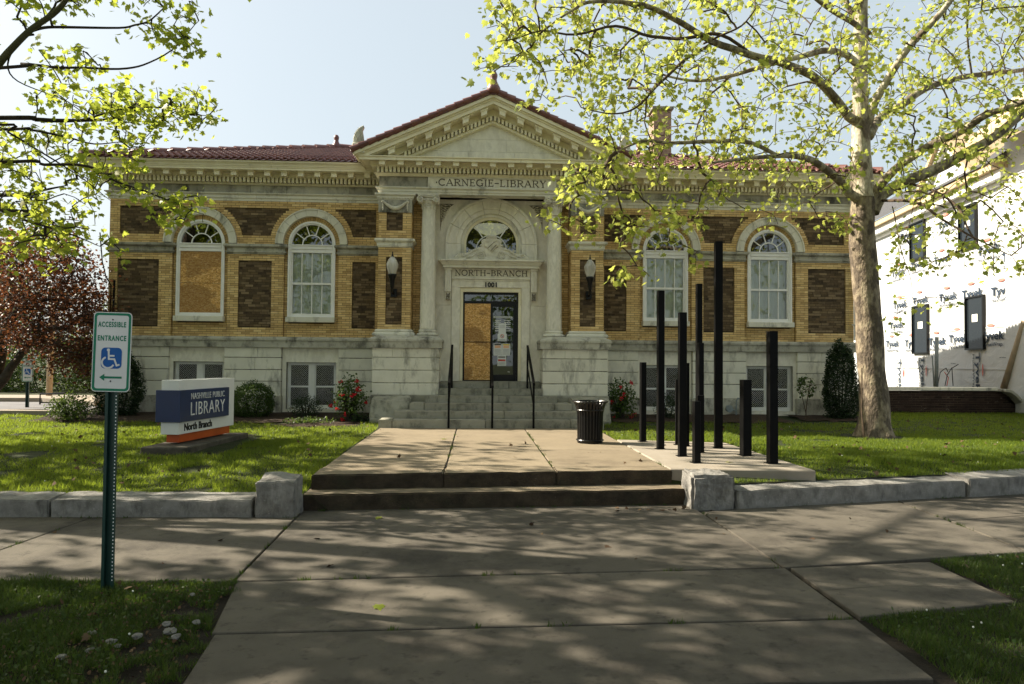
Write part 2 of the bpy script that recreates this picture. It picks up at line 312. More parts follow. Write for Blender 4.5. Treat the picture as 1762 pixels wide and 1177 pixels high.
# serif capitals for the carved inscriptions: strokes (polyline, thick?) in cap-height units
def arc(cx, cy, rx, ry, a0, a1, n=10): return [(cx+rx*math.cos(R(a0+(a1-a0)*i/n)), cy+ry*math.sin(R(a0+(a1-a0)*i/n))) for i in range(n+1)]
GL = {'C': (.92, [(arc(.5, .5, .46, .5, 48, 312), 1), ([(.82, .80), (.82, 1.0)], 0), ([(.82, .0), (.82, .18)], 0)]),
 'A': (.98, [([(.06, 0), (.48, 1)], 0), ([(.48, 1), (.90, 0)], 1), ([(.22, .33), (.74, .33)], 0), ([(-.04, 0), (.20, 0)], 0), ([(.76, 0), (1.02, 0)], 0)]),
 'R': (.90, [([(.16, 0), (.16, 1)], 1), ([(.16, 1), (.45, 1)]+arc(.45, .76, .27, .24, 90, -90)+[(.16, .52)], 0), ([(.72, .9), (.74, .62)], 1), ([(.42, .52), (.82, 0)], 1), ([(.0, 0), (.32, 0)], 0), ([(.0, 1), (.2, 1)], 0), ([(.74, 0), (.96, 0)], 0)]),
 'N': (1.0, [([(.16, 0), (.16, 1)], 0), ([(.14, 1), (.84, 0)], 1), ([(.84, 0), (.84, 1)], 0), ([(0, 0), (.30, 0)], 0), ([(.0, 1), (.2, 1)], 0), ([(.70, 1), (.98, 1)], 0)]),
 'E': (.78, [([(.16, 0), (.16, 1)], 1), ([(.0, 1), (.66, 1), (.66, .84)], 0), ([(.0, 0), (.70, 0), (.70, .18)], 0), ([(.16, .52), (.5, .52)], 0), ([(.5, .40), (.5, .64)], 0)]),
 'G': (.98, [(arc(.5, .5, .46, .5, 48, 320), 1), ([(.82, .80), (.82, 1.0)], 0), ([(.86, 0), (.86, .42)], 1), ([(.68, .42), (.98, .42)], 0)]),
 'I': (.40, [([(.2, 0), (.2, 1)], 1), ([(.04, 0), (.36, 0)], 0), ([(.04, 1), (.36, 1)], 0)]),
 'L': (.76, [([(.16, 0), (.16, 1)], 1), ([(.0, 0), (.68, 0), (.68, .2)], 0), ([(.0, 1), (.32, 1)], 0)]),
 'B': (.84, [([(.16, 0), (.16, 1)], 1), ([(0, 1), (.42, 1)]+arc(.42, .77, .25, .23, 90, -90)+[(.16, .54)], 0), ([(.42, .54)]+arc(.46, .27, .29, .27, 90, -90)+[(0, 0)], 0), ([(.67, .88), (.67, .66)], 1), ([(.75, .40), (.75, .14)], 1)]),
 'Y': (.92, [([(.12, 1), (.46, .48)], 1), ([(.80, 1), (.46, .48)], 0), ([(.46, .48), (.46, 0)], 1), ([(.30, 0), (.62, 0)], 0), ([(0, 1), (.26, 1)], 0), ([(.68, 1), (.92, 1)], 0)]),
 'O': (1.02, [(arc(.5, .5, .46, .5, 0, 360, 20), 1)]),
 'T': (.86, [([(.43, 0), (.43, 1)], 1), ([(.03, .82), (.03, 1), (.83, 1), (.83, .82)], 0), ([(.27, 0), (.59, 0)], 0)]),
 'H': (1.0, [([(.16, 0), (.16, 1)], 1), ([(.82, 0), (.82, 1)], 1), ([(.16, .52), (.82, .52)], 0), ([(0, 0), (.32, 0)], 0), ([(0, 1), (.32, 1)], 0), ([(.66, 0), (.98, 0)], 0), ([(.66, 1), (.98, 1)], 0)]),
 '-': (.62, [([(.04, .46), (.56, .46)], 1)]), '.': (.3, [([(.1, .40), (.2, .40)], 1), ([(.1, .5), (.2, .5)], 1)]), ' ': (.5, [])}
def serif(s, x0, x1, z0, h, y, name, parent, mat='engraving'):
    """carved serif line fitted between x0 and x1; every letter is an object"""
    tot = sum(GL[c][0]+.14 for c in s)-.14; k = (x1-x0)/tot; x = x0
    for c in s:
        mb = MB(); wd, st = GL[c]
        for pl, thick in st:
            w = (.115 if thick else .065)*h
            P = [(x+p[0]*k, z0+p[1]*h) for p in pl]
            for (ax, az), (bx, bz) in zip(P, P[1:]):
                dx, dz = bx-ax, bz-az; L = math.hypot(dx, dz) or 1; nx, nz = -dz/L*w/2*1.25, dx/L*w/2*1.25; ex, ez = dx/L*w*.3, dz/L*w*.3
                mb.add([(ax+nx-ex, y, az+nz-ez), (ax-nx-ex, y, az-nz-ez), (bx-nx+ex, y, bz-nz+ez), (bx+nx+ex, y, bz+nz+ez), ], [(0, 1, 2, 3)])
        if st:
            # give the strokes their depth: one thin slab per stroke
            V = []; Fs = []
            for q in range(0, len(mb.v), 4):
                a = mb.v[q:q+4]; o = len(V); V += a+[(p[0], p[1]+.006, p[2]) for p in a]
                Fs += [(o, o+1, o+2, o+3)]+[(o+i, o+(i+1) % 4, o+4+(i+1) % 4, o+4+i) for i in range(4)]
            # overlapping strokes are set at slightly different depth
            for q in range(0, len(V), 8):
                dy = -.0004*((q//8) % 5)
                for t in range(4): V[q+t] = (V[q+t][0], V[q+t][1]+dy, V[q+t][2])
            m2 = MB(); m2.v = V; m2.f = Fs; m2.build(name, mat, parent)
        x += (wd+.14)*k
# ================================================================ THE LIBRARY
X0 = .337
lib = thing('library_building', (X0, 17, .4), 'buff brick library with white stone portal, pediment and red tile roof', 'library')
WC = (-6.70, -4.165, 4.165, 6.70)
ZS, HB = 2.19, .0533
BR = {'pale': [], 'dark': []}; MO = {'pale': MB(), 'dark': MB()}
def cut(iv, ex):
    out = []
    for a, b in iv:
        seg = [(a, b)]
        for c, d in ex:
            seg = [q for s in seg for q in ((s[0], min(s[1], c)), (max(s[0], d), s[1])) if q[1]-q[0] > .012]
        out += seg
    return out
def circ(cx, cz, r):
    return lambda z: [(cx-math.sqrt(r*r-(z-cz)**2), cx+math.sqrt(r*r-(z-cz)**2))] if abs(z-cz) < r and z >= cz-.02 else []
def rect(a, b, c, d): return lambda z: [(a, b)] if c < z < d else []
def fill(kind, x0, x1, z0, z1, y, ex=(), L=.183, hb=None, face='y', dep=.07, jit=.002):
    """lays courses of bricks in a rectangle minus cut-outs; face y (to the street), +x or -x for returns"""
    hb = hb or (HB if kind == 'pale' else HB*1.08); k0 = math.floor((z0-ZS)/hb+1e-6); k = k0
    g = .0075 if kind == 'pale' else .0095
    while ZS+k*hb < z1-.004:
        za, zb = max(z0, ZS+k*hb), min(z1, ZS+(k+1)*hb); zm = (za+zb)/2
        if zb-za < .01: k += 1; continue
        for a, b in cut([(x0, x1)], [e for f in ex for e in f(zm)]):
            MOq = MO[kind]
            yy = y+.0095
            if face == 'y': MOq.add([(a, yy, za), (b, yy, za), (b, yy, zb), (a, yy, zb)], [(0, 1, 2, 3)])
            else:
                sg = 1 if face == '+x' else -1
                MOq.add([(y-sg*.0095, a, za), (y-sg*.0095, b, za), (y-sg*.0095, b, zb), (y-sg*.0095, a, zb)], [(0, 1, 2, 3)])
            off = (k % 2)*.5+(random.uniform(-.04, .04) if kind == 'pale' else random.uniform(-.2, .2))
            i = math.floor(a/L-off)
            xa = a
            while xa < b-.01:
                xb = min(b, (i+1+off)*L)
                if b-xb < .03: xb = b
                if xb-xa > .02:
                    j = random.uniform(0, jit) if kind == 'pale' else random.uniform(-.004, .006)
                    BR[kind].append((xa+g/2, xb-g/2, za+g/2, zb-g/2, y+j, face, dep)); xa = xb
                i += 1
        k += 1
def brick_geo(mb, b):
    xa, xb, za, zb, y, face, dep = b
    if face == 'y': mb.box(xa, xb, y, y+dep, za, zb, back=False)
    elif face == '+x': mb.box(y-dep, y, xa, xb, za, zb)
    else: mb.box(y, y+dep, xa, xb, za, zb)

YP = 16.95   # pier plane
for sd in (-1, 1):
    def U(a, b):
        return (X0+a, X0+b) if sd < 0 else (X0-b, X0-a)
    piers = [(-8.75, -7.33), (-6.075, -4.79), (-3.545, -2.5)]
    low = [(-8.55, -7.63, 2.415, 3.947), (-5.825, -5.077, 2.415, 3.947), (-3.22, -2.69, 2.415, 3.947)]
    upd = [(-8.52, -5.9, 4.515, 5.165), (-6.6, -4.2, 4.515, 5.18), (-4.2, -2.69, 4.515, 5.18)]
    for (a, b), (c, d, e, f) in zip(piers, low):
        x0, x1 = U(a, b); c0, d0 = U(c, d)
        fill('pale', x0, x1, ZS, 4.10, YP, [rect(c0, d0, e, f)]); fill('dark', c0, d0, e, f, YP+.028)
    for wc in (-6.70, -4.165):
        a, b = U(wc-.63, wc+.63); c, d = U(wc-.53, wc+.53)
        fill('pale', a, b, ZS, 4.34, 17.03, [rect(c, d, 2.50, 4.4)])
    x0, x1 = U(-8.75, -2.5)
    cw = [X0+sd*6.70, X0+sd*4.165]
    arches = [circ(c, 4.345, .83) for c in cw]; big = [circ(c, 4.345, .965) for c in cw]
    dz = []
    # upper dark panels: outer, between the arches, inner
    P = [(-8.52, -7.0, 4.515, 5.165), (-6.4, -4.5, 4.515, 5.18), (-3.9, -2.69, 4.515, 5.18)]
    inpanel = []
    for c, d, e, f in P:
        c0, d0 = U(c, d); inpanel.append((c0, d0, e, f))
        fill('dark', c0, d0, e, f, YP+.028, big)
    def pan(z):
        o = []
        for c0, d0, e, f in inpanel:
            if e < z < f: o += cut([(c0, d0)], [q for g in big for q in g(z)])
        return o
    fill('pale', x0, x1, 4.33, 5.335, YP, arches+[pan])
# portal pilasters, their returns, and the brick strips behind
for sd in (-1, 1):
    def U(a, b): return (X0+a, X0+b) if sd < 0 else (X0-b, X0-a)
    a, b = U(-2.50, -1.78); c, d = U(-2.325, -1.975)
    fill('pale', a, b, 2.35, 4.16, 16.0, [rect(c, d, 2.44, 3.975)]); fill('dark', c, d, 2.44, 3.975, 16.028, L=.19)
    fill('pale', a, b, 4.355, 4.93, 16.0, [rect(c, d, 4.535, 4.93)]); fill('dark', c, d, 4.535, 4.93, 16.028, L=.19)
    inner = b if sd < 0 else a; outer = a if sd < 0 else b
    fill('pale', 16.005, 16.50, 2.22, 5.30, inner+.001*(-sd), face='+x' if sd < 0 else '-x')
    fill('pale', 16.005, 17.0, 2.22, 5.30, outer-.001*(-sd), face='-x' if sd < 0 else '+x')
    e, f = U(-1.775, -1.33); fill('pale', e, f, 2.0, 5.34, 16.50)
MO['pale'].box(X0-2.49, X0-1.79, 16.09, 16.6, 2.2, 5.3); MO['pale'].box(X0+1.79, X0+2.49, 16.09, 16.6, 2.2, 5.3)
MO['pale'].build('mortar_bed', 'pale_mortar', lib); MO['dark'].build('dark_mortar_bed', 'dark_mortar', lib, kind='stuff')
for kind, nm in (('pale', 'brick'), ('dark', 'dark_brick')):
    L = BR[kind]; L.sort(key=lambda b: -((b[1]-b[0])*(b[3]-b[2])*(1 if b[5] == 'y' else .1)/b[4]**2 if b[5] == 'y' else 0))
    k1 = 300 if kind == 'pale' else 300
    single, rest = L[:k1], L[k1:]
    cache = {}
    for b in single:
        key = (round(b[1]-b[0], 2), round(b[3]-b[2], 3))
        if key not in cache:
            m = MB(); m.box(-key[0]/2, key[0]/2, 0, .07, -key[1]/2, key[1]/2, back=False); me = m.mesh('brick'); me.materials.append(M[kind+'_brick']); cache[key] = me
        link(nm, cache[key], None, lib, mw=Matrix.Translation(((b[0]+b[1])/2, b[4], (b[2]+b[3])/2)))
    m = MB()
    for b in rest: brick_geo(m, b)
    m.build('brickwork' if kind == 'pale' else 'dark_brickwork', kind+'_brick', lib, kind='stuff')

# core walls behind the bricks (plain where the camera never comes)
def sidewall():
    m, nt, b = newmat('side_brick'); t = N(nt, 'ShaderNodeTexBrick', Scale=1.0); t.inputs['Color1'].default_value = (.46, .29, .11, 1); t.inputs['Color2'].default_value = (.36, .22, .09, 1); t.inputs['Mortar'].default_value = (.15, .10, .05, 1)
    t.inputs['Brick Width'].default_value = .183; t.inputs['Row Height'].default_value = .0533; t.inputs['Mortar Size'].default_value = .004
    g = nt.nodes.new('ShaderNodeNewGeometry'); s = nt.nodes.new('ShaderNodeSeparateXYZ'); c = nt.nodes.new('ShaderNodeCombineXYZ'); a = N(nt, 'ShaderNodeMath', operation='ADD')
    nt.links.new(g.outputs['Position'], s.inputs[0]); nt.links.new(s.outputs[0], a.inputs[0]); nt.links.new(s.outputs[1], a.inputs[1]); nt.links.new(a.outputs[0], c.inputs[0]); nt.links.new(s.outputs[2], c.inputs[1]); nt.links.new(c.outputs[0], t.inputs[0])
    nt.links.new(t.outputs[0], b.inputs['Base Color']); b.inputs['Roughness'].default_value = .9; return m
M['side_brick'] = sidewall()
m = MB(); m.box(X0-8.74, X0-8.60, 17.02, 26, .3, 6.0); m.box(X0+8.60, X0+8.74, 17.02, 26, .3, 6.0); m.box(X0-8.6, X0+8.6, 25.86, 26, .3, 6.0)
m.build('side_wall', 'side_brick', lib)
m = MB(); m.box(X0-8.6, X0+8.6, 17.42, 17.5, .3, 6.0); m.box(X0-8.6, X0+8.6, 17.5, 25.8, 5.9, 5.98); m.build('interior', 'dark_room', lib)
# filler between arch ring and frames so that nothing is open
for wc in WC:
    m = MB(); cx = X0+wc
    for i in range(34):
        a0 = math.pi*i/34; a1 = math.pi*(i+1)/34-.014
        m.ring(cx, 4.345, .535, .665, 17.03, 17.12, a0, a1, 1)
    m.build('arch_soffit_bricks', 'pale_brick', lib)
    m = MB(); m.ring(cx, 4.345, .53, .67, 17.045, 17.14, 0, math.pi, 24); m.box(cx-.67, cx-.53, 17.10, 17.4, 2.2, 4.35); m.box(cx+.53, cx+.67, 17.10, 17.4, 2.2, 4.35); m.build('reveal', 'pale_mortar', lib)
    for i in range(9):
        m = MB(); a0 = math.pi*i/9+.004; a1 = math.pi*(i+1)/9-.004
        m.ring(cx, 4.345, .652, .80, 16.905, 17.06, a0, a1, 4); m.ring(cx, 4.345, .80, .828, 16.885, 17.06, a0, a1, 4)
        m.build('arch_stone', 'limestone', lib)

# ---- window builder (library > window > pane, sash bars, sill)
def arched_window(wc, boarded):
    cx = X0+wc
    m = MB()
    m.ring(cx, 4.345, .466, .535, 16.985, 17.12, 0, math.pi, 32); m.ring(cx, 4.345, .495, .545, 16.965, 16.985, 0, math.pi, 32)
    for s in (-1, 1):
        m.box(cx+s*.466, cx+s*.535, 16.985, 17.12, 2.655, 4.345); m.box(cx+s*.50, cx+s*.545, 16.965, 16.985, 2.655, 4.345)
    m.box(cx-.466, cx+.466, 16.995, 17.12, 2.655, 2.735); m.box(cx-.466, cx+.466, 16.975, 17.13, 4.235, 4.345); m.box(cx-.466, cx+.466, 16.955, 16.975, 4.315, 4.340); m.box(cx-.466, cx+.466, 16.99, 17.12, 4.155, 4.233)
    w = m.build('window', 'white_paint', lib, bevel=.004)
    m = MB(); m.box(cx-.56, cx+.56, 16.87, 17.05, 2.53, 2.652); m.build('sill', 'limestone', w, bevel=.008)
    m = MB(); m.ring(cx, 4.347, .215, .238, 17.025, 17.06, 0, math.pi, 20)
    for k in range(1, 5):
        a = R(36*k); c, s_ = math.cos(a), math.sin(a); n = (-s_*.0105, c*.0105)
        m.hexa([(cx+r*c+q*n[0], y, 4.347+r*s_+q*n[1]) for y in (17.025, 17.06) for r, q in ((.236, -1), (.236, 1), (.468, 1), (.468, -1))])
    m.build('fanlight_bars', 'white_paint', w)
    for k in range(5):
        m = MB(); a0, a1 = R(36*k+.6), R(36*k+35.4)
        P = [(cx+r*math.cos(a), 17.045, 4.348+r*math.sin(a)) for r, aa in ((.236, (a0, a1)), (.468, (a1, a0))) for a in [aa[0]+(aa[1]-aa[0])*i/6 for i in range(7)]]
        m.add(P, [tuple(range(14))]); m.build('pane', 'dark_glass', w)
    m = MB(); P = [(cx+.216*math.cos(math.pi*i/16), 17.045, 4.348+.216*math.sin(math.pi*i/16)) for i in range(17)]; m.add(P, [tuple(range(17))]); m.build('pane', 'dark_glass', w)
    if boarded:
        z = 3.42
        for (a, b), c in (((2.737, 3.415), 0), ((3.425, 4.153), 1)):
            m = MB(); m.box(cx-.464, cx+.464, 17.005+.004*c, 17.03, a, b); m.build('chipboard_panel', 'osb', w)
    else:
        m = MB(); m.box(cx-.466, cx+.466, 17.015, 17.075, 3.412, 3.462)
        for (a, b, y) in ((2.735, 3.412, 17.035), (3.462, 4.155, 17.02)):
            for i in (-1, 0, 1): m.box(cx+i*.233-.010, cx+i*.233+.010, y, y+.03, a, b)
        for s in (-1, 1): m.box(cx+s*.440, cx+s*.466, 17.018, 17.07, 2.735, 4.155)
        m.build('sash_bars', 'white_paint', w)
        for (a, b, y) in ((2.737, 3.410, 17.055), (3.464, 4.153, 17.04)):
            for i in range(4):
                m = MB(); xa = cx-.44+i*.22; m.add([(xa+.006, y, a), (xa+.214, y, a), (xa+.214, y, b), (xa+.006, y, b)], [(0, 1, 2, 3)]); m.build('pane', 'glass', w)
        # roller blind drawn down behind the sashes, slightly wavy
        V = []; nn = 24
        for i in range(nn+1):
            x = cx-.46+.92*i/nn; y = 17.14+.008*math.sin(i*1.9)+.004*math.sin(i*.7)
            V += [(x, y, 2.7), (x, y, 4.25)]
        m = MB(); m.add(V, [(2*i, 2*i+2, 2*i+3, 2*i+1) for i in range(nn)]); m.build('blind', 'blind', w, smooth=True)
for i, wc in enumerate(WC): arched_window(wc, i == 0)

# ---- stone base of the wings
def basement_window(wc, drop):
    cx = X0+wc; za, zb = .52, 1.60
    m = MB(); y0 = 17.14
    m.box(cx-.56, cx-.525, y0, y0+.08, za, zb); m.box(cx+.525, cx+.56, y0, y0+.08, za, zb); m.box(cx-.525, cx+.525, y0, y0+.08, zb-.06, zb); m.box(cx-.525, cx+.525, y0, y0+.08, za, za+.09)
    m.box(cx-.06, cx+.06, y0-.01, y0+.08, za+.09, zb-.06)
    w = m.build('basement_window', 'white_paint', lib)
    for s in (-1, 1):
        xa, xb = sorted((cx+s*.06, cx+s*.525)); m = MB(); zm = 1.04
        m.box(xa, xa+.028, y0+.02, y0+.06, za+.09, zb-.06); m.box(xb-.028, xb, y0+.02, y0+.06, za+.09, zb-.06); m.box(xa+.028, xb-.028, y0+.02, y0+.06, zm-.02, zm+.02)
        m.build('sash', 'white_paint', w)
        for a, b in ((za+.09, zm-.02), (zm+.02, zb-.06)):
            m = MB(); m.add([(xa+.028, y0+.045, a), (xb-.028, y0+.045, a), (xb-.028, y0+.045, b), (xa+.028, y0+.045, b)], [(0, 1, 2, 3)]); m.build('pane', 'cellar_glass', w)
    # diamond security mesh
    m = MB(); W_, H_ = 1.13, zb-za; sp = .047; t = .0013
    for sg in (-1, 1):
        k = -int(H_/sp)-1
        while k*sp < W_+H_:
            # line x = k*sp + sg*z
            pts = []
            for z in (0, H_):
                x = k*sp+(z if sg > 0 else H_-z)-(H_ if True else 0)*0-H_*0
                pts.append((x-H_ if True else x, z))
            (xa, z1), (xb, z2) = pts
            # clip to 0..W
            def clip(xa, z1, xb, z2):
                dx = xb-xa; dz_ = z2-z1; t0, t1 = 0, 1
                for p, q in ((-dx, xa), (dx, W_-xa)):
                    if abs(p) < 1e-9:
                        if q < 0: return None
                    else:
                        r_ = q/p
                        if p < 0: t0 = max(t0, r_)
                        else: t1 = min(t1, r_)
                return None if t0 >= t1 else (xa+dx*t0, z1+dz_*t0, xa+dx*t1, z1+dz_*t1)
            r_ = clip(xa, z1, xb, z2)
            if r_:
                a, b, c, d = r_; o = sg*.002; y = 17.065+o
                m.hexa([(cx-W_/2+a-t, y, za+b), (cx-W_/2+a+t, y, za+b), (cx-W_/2+a+t, y+.004, za+b), (cx-W_/2+a-t, y+.004, za+b), (cx-W_/2+c-t, y, za+d), (cx-W_/2+c+t, y, za+d), (cx-W_/2+c+t, y+.004, za+d), (cx-W_/2+c-t, y+.004, za+d)])
            k += 1
    m.build('mesh_grille', 'white_paint', w)
    m = MB()
    for a, b, c, d in ((-.575, -.56, za, zb+.01), (.56, .575, za, zb+.01), (-.56, .56, zb-.004, zb+.011)): m.box(cx+a, cx+b, 17.055, 17.085, c, d)
    m.build('grille_frame', 'metal', w)
for sd in (-1, 1):
    def U(a, b): return (X0+a, X0+b) if sd < 0 else (X0-b, X0-a)
    path = [(X0-8.75, 26), (X0-8.75, YP), (X0-2.5, YP)] if sd < 0 else [(X0+2.5, YP), (X0+8.75, YP), (X0+8.75, 26)]
    m = MB(); m.sweep(path, [(-.1, 1.945), (.06, 1.945), (.06, 2.10), (.085, 2.105), (.085, 2.15), (.04, 2.19), (-.1, 2.192)]); m.build('water_table', 'grimy_stone', lib)
    bays = [(-7.33, -6.075), (-4.79, -3.545)]
    for (a, b), nst in zip([(-8.75, -7.36), (-6.11, -4.82), (-3.51, -2.5)], (2, 2, 1)):
        a, b = U(a, b)
        for (z0, z1) in ((.83, 1.152), (1.17, 1.42), (1.437, 1.70), (1.717, 1.943)):
            n = nst if (z0 > 1.2) else max(1, nst-1); xs = [a+(b-a)*(i/n+(random.uniform(-.12, .12) if 0 < i < n else 0)) for i in range(n+1)]
            for xa, xb in zip(xs, xs[1:]):
                m = MB(); m.box(xa+.002, xb-.002, YP-.012, 17.1, z0, z1); m.build('stone_block', 'limestone', lib, bevel=.006)
        m = MB(); m.box(a+.004, b-.004, YP+.012, 17.09, .40, 1.944); m.build('joint_bed', 'grimy_stone', lib)
        m = MB(); m.box(a-.03, b+.03, YP-.05, 17.08, .25, .825); m.build('plinth_block', 'grimy_stone', lib, bevel=.01)
    for wc in (-6.715, -4.15):
        a, b = U(wc-.66, wc+.66); c, d = U(wc-.57, wc+.57); m = MB()
        m.box(a, c, 17.02, 17.3, .30, 1.944); m.box(d, b, 17.02, 17.3, .30, 1.944); m.box(c, d, 17.02, 17.3, 1.605, 1.944); m.box(c, d, 17.02, 17.3, .30, .515)
        m.build('basement_wall', 'smooth_marble', lib)
    for wc in (-6.715, -4.15): basement_window(wc if sd < 0 else -wc, 0)
    # belt course with its mouldings on the piers
    for a, b in ((-8.75, -7.33), (-6.075, -4.79), (-3.545, -2.5)):
        a, b = U(a, b); m = MB()
        pth = [(a, 17.1), (a, YP), (b, YP), (b, 17.1)]
        m.sweep(pth, [(-.02, 4.10), (.02, 4.10), (.02, 4.125), (.045, 4.135), (.045, 4.155), (.02, 4.17), (.022, 4.235), (.07, 4.26), (.085, 4.275), (.085, 4.315), (.06, 4.33), (-.02, 4.332)]); m.build('belt_course', 'grimy_stone', lib)
    # entablature
    def blocks(name, prof, mat, n, jit=.25):
        path = [(X0-8.75, 26), (X0-8.75, 17), (X0-2.5, 17)] if sd < 0 else [(X0+2.5, 17), (X0+8.75, 17), (X0+8.75, 26)]
        ff = sorted([path[1][0], path[2][0]]) if sd < 0 else sorted([path[0][0], path[1][0]])
        xs = [ff[0]+(ff[1]-ff[0])*(i+(random.uniform(-jit, jit) if 0 < i < n else 0))/n for i in range(n+1)]
        for i, (xa, xb) in enumerate(zip(xs, xs[1:])):
            g = .0025; m = MB()
            if sd < 0 and i == 0: p = [(xa, 26), (xa, 17), (xb-g, 17)]
            elif sd > 0 and i == n-1: p = [(xa+g, 17), (xb, 17), (xb, 26)]
            else: p = [(xa+g, 17), (xb-g, 17)]
            m.sweep(p, prof); m.build(name, mat, lib)
    blocks('architrave_stone', [(-.1, 5.335), (.05, 5.335), (.05, 5.395), (.072, 5.40), (.072, 5.465), (.10, 5.48), (.115, 5.495), (.115, 5.512), (-.1, 5.513)], 'limestone', 6)
    blocks('frieze_stone', [(-.1, 5.514), (.045, 5.514), (.045, 5.70), (-.1, 5.701)], 'grimy_stone', 6)
    path = [(X0-8.75, 26), (X0-8.75, 17), (X0-2.5, 17)] if sd < 0 else [(X0+2.5, 17), (X0+8.75, 17), (X0+8.75, 26)]
    m = MB(); m.sweep(path, [(-.1, 5.703), (.09, 5.703), (.125, 5.73), (.125, 5.738), (.03, 5.739), (.03, 5.859), (.17, 5.86), (.20, 5.90), (.20, 5.962), (-.1, 5.963)]); m.build('bed_moulding', 'cream_paint', lib)
    m = MB(); m.sweep(path, [(-.1, 5.965), (.45, 5.965), (.45, 5.962), (.462, 5.962), (.462, 6.005), (.475, 6.012), (.475, 6.03), (.49, 6.04), (.50, 6.07), (.525, 6.10), (.545, 6.115), (.545, 6.15), (-.1, 6.152)]); m.build('cornice', 'cream_paint', lib)
    # dentils (joined) and brackets
    m = MB(); n = int(6.3/.092)
    for i in range(n):
        a = -2.56-i*.092; x = X0+a if sd < 0 else X0-a
        m.box(x-.027, x+.027, 16.80, 16.96, 5.742, 5.855)
    for i in range(95):
        y = 17.0+i*.092; x = X0+sd*8.75
        m.box(x+sd*.124, x+sd*.20, y-.027, y+.027, 5.742, 5.855)
    m.build('dentils', 'cream_paint', lib, kind='stuff')
    i = 0
    while True:
        a = -2.86-.376*i
        if a < -8.95: break
        x = X0+a if sd < 0 else X0-a
        m = MB(); m.box(x-.062, x+.062, 16.61, 16.80, 5.85, 5.945); m.box(x-.078, x+.078, 16.595, 16.80, 5.935, 5.9645)
        m.build('bracket', 'cream_paint', lib); i += 1
# ---- portal entablature
PP = [(X0-2.5, 17.0), (X0-2.5, 16.0), (X0+2.5, 16.0), (X0+2.5, 17.0)]
def psweep(name, prof, mat):
    m = MB(); m.sweep(PP, prof); return m.build(name, mat, lib)
psweep('architrave', [(-.3, 5.356), (.01, 5.356), (.01, 5.40), (.03, 5.405), (.03, 5.45), (.06, 5.465), (.075, 5.48), (.075, 5.497), (-.3, 5.498)], 'limestone')
for a, b in ((-2.5, -1.43), (1.43, 2.5)):
    m = MB(); m.box(X0+a, X0+b, 16.0, 16.3, 5.4985, 5.735); m.build('frieze_stone', 'grimy_stone', lib)
m = MB(); m.box(X0-1.425, X0+1.425, 15.965, 16.3, 5.4985, 5.7355); t = .03
pan = m.build('inscription_panel', 'smooth_marble', lib)
m = MB()
for a, b, c, d in ((-1.42, 1.42, 5.50, 5.52), (-1.42, 1.42, 5.712, 5.733), (-1.42, -1.39, 5.52, 5.712), (1.39, 1.42, 5.52, 5.712)): m.box(X0+a, X0+b, 15.945, 15.9648, c, d)
m.build('panel_border', 'limestone', pan)
serif('.CARNEGIE-LIBRARY.', X0-1.26, X0+1.27, 5.548, .142, 15.9575, 'carved_letter', lib)
psweep('bed_moulding', [(-.3, 5.737), (.05, 5.737), (.07, 5.76), (.10, 5.786), (.10, 5.792), (.02, 5.793), (.02, 5.907), (.15, 5.908), (.17, 5.94), (.17, 6.034), (-.3, 6.035)], 'cream_paint')
psweep('corona', [(-.3, 6.036), (.37, 6.036), (.37, 6.0), (.385, 5.995), (.385, 6.055), (.41, 6.065), (.41, 6.085), (-.3, 6.087)], 'cream_paint')
m = MB()
for i in range(-28, 29): m.box(X0+i*.0895-.027, X0+i*.0895+.027, 15.83, 15.975, 5.796, 5.904)
m.build('dentils', 'cream_paint', lib, kind='stuff')
for i in range(-6, 7):
    x = X0+i*.40; m = MB(); m.box(x-.065, x+.065, 15.655, 15.83, 5.91, 6.01); m.box(x-.083, x+.083, 15.64, 15.83, 6.0, 6.0352); m.build('bracket', 'cream_paint', lib)
# ---- pediment
SL = .444
def rake(z_ap_top, z_ap_bot, y0, y1, half, mat, name, zcut=6.088):
    pts = []
    zt = lambda u: z_ap_top-SL*abs(u); zb = lambda u: z_ap_bot-SL*abs(u)
    ub = min(half, (z_ap_bot-zcut)/SL); ut = min(half, (z_ap_top-zcut)/SL)
    P = [(X0-ut, zt(ut)), (X0, zt(0)), (X0+ut, zt(ut))]
    if half < ut+1e-6 and zb(half) > zcut: P += [(X0+half, zb(half)), (X0, zb(0)), (X0-half, zb(half))]
    else: P += ([(X0+ut, zcut)] if zt(ut) > zcut+1e-4 else [])+[(X0+ub, zcut), (X0, zb(0)), (X0-ub, zcut)]+([(X0-ut, zcut)] if zt(ut) > zcut+1e-4 else [])
    m = MB(); m.prism(P, y0, y1); return m.build(name, mat, lib)
tymp = [(-1.62, 6.088), (-.55, 6.088), (-.56, 6.33), (.50, 6.33), (.52, 6.088), (1.98, 6.088)]
def tstone(poly):
    m = MB(); m.prism([(X0+a, b) for a, b in poly], 16.0, 16.2); m.build('tympanum_stone', 'smooth_marble', lib)
tstone([(-2.0, 6.088), (-.537, 6.088), (-.537, 6.325), (-1.47, 6.325)]); tstone([(-.533, 6.088), (.49, 6.088), (.49, 6.325), (-.533, 6.325)]); tstone([(.494, 6.088), (2.0, 6.088), (1.47, 6.325), (.494, 6.325)])
tstone([(-1.46, 6.329), (.30, 6.329), (.30, 6.60), (-.85, 6.60)]); tstone([(.304, 6.329), (1.46, 6.329), (.85, 6.60), (.304, 6.60)]); tstone([(-.84, 6.604), (.84, 6.604), (0, 6.975)])
rake(7.00, 6.945, 15.895, 16.25, 9, 'cream_paint', 'rake_fillet'); rake(6.972, 6.93, 15.93, 16.25, 9, 'cream_paint', 'rake_moulding')
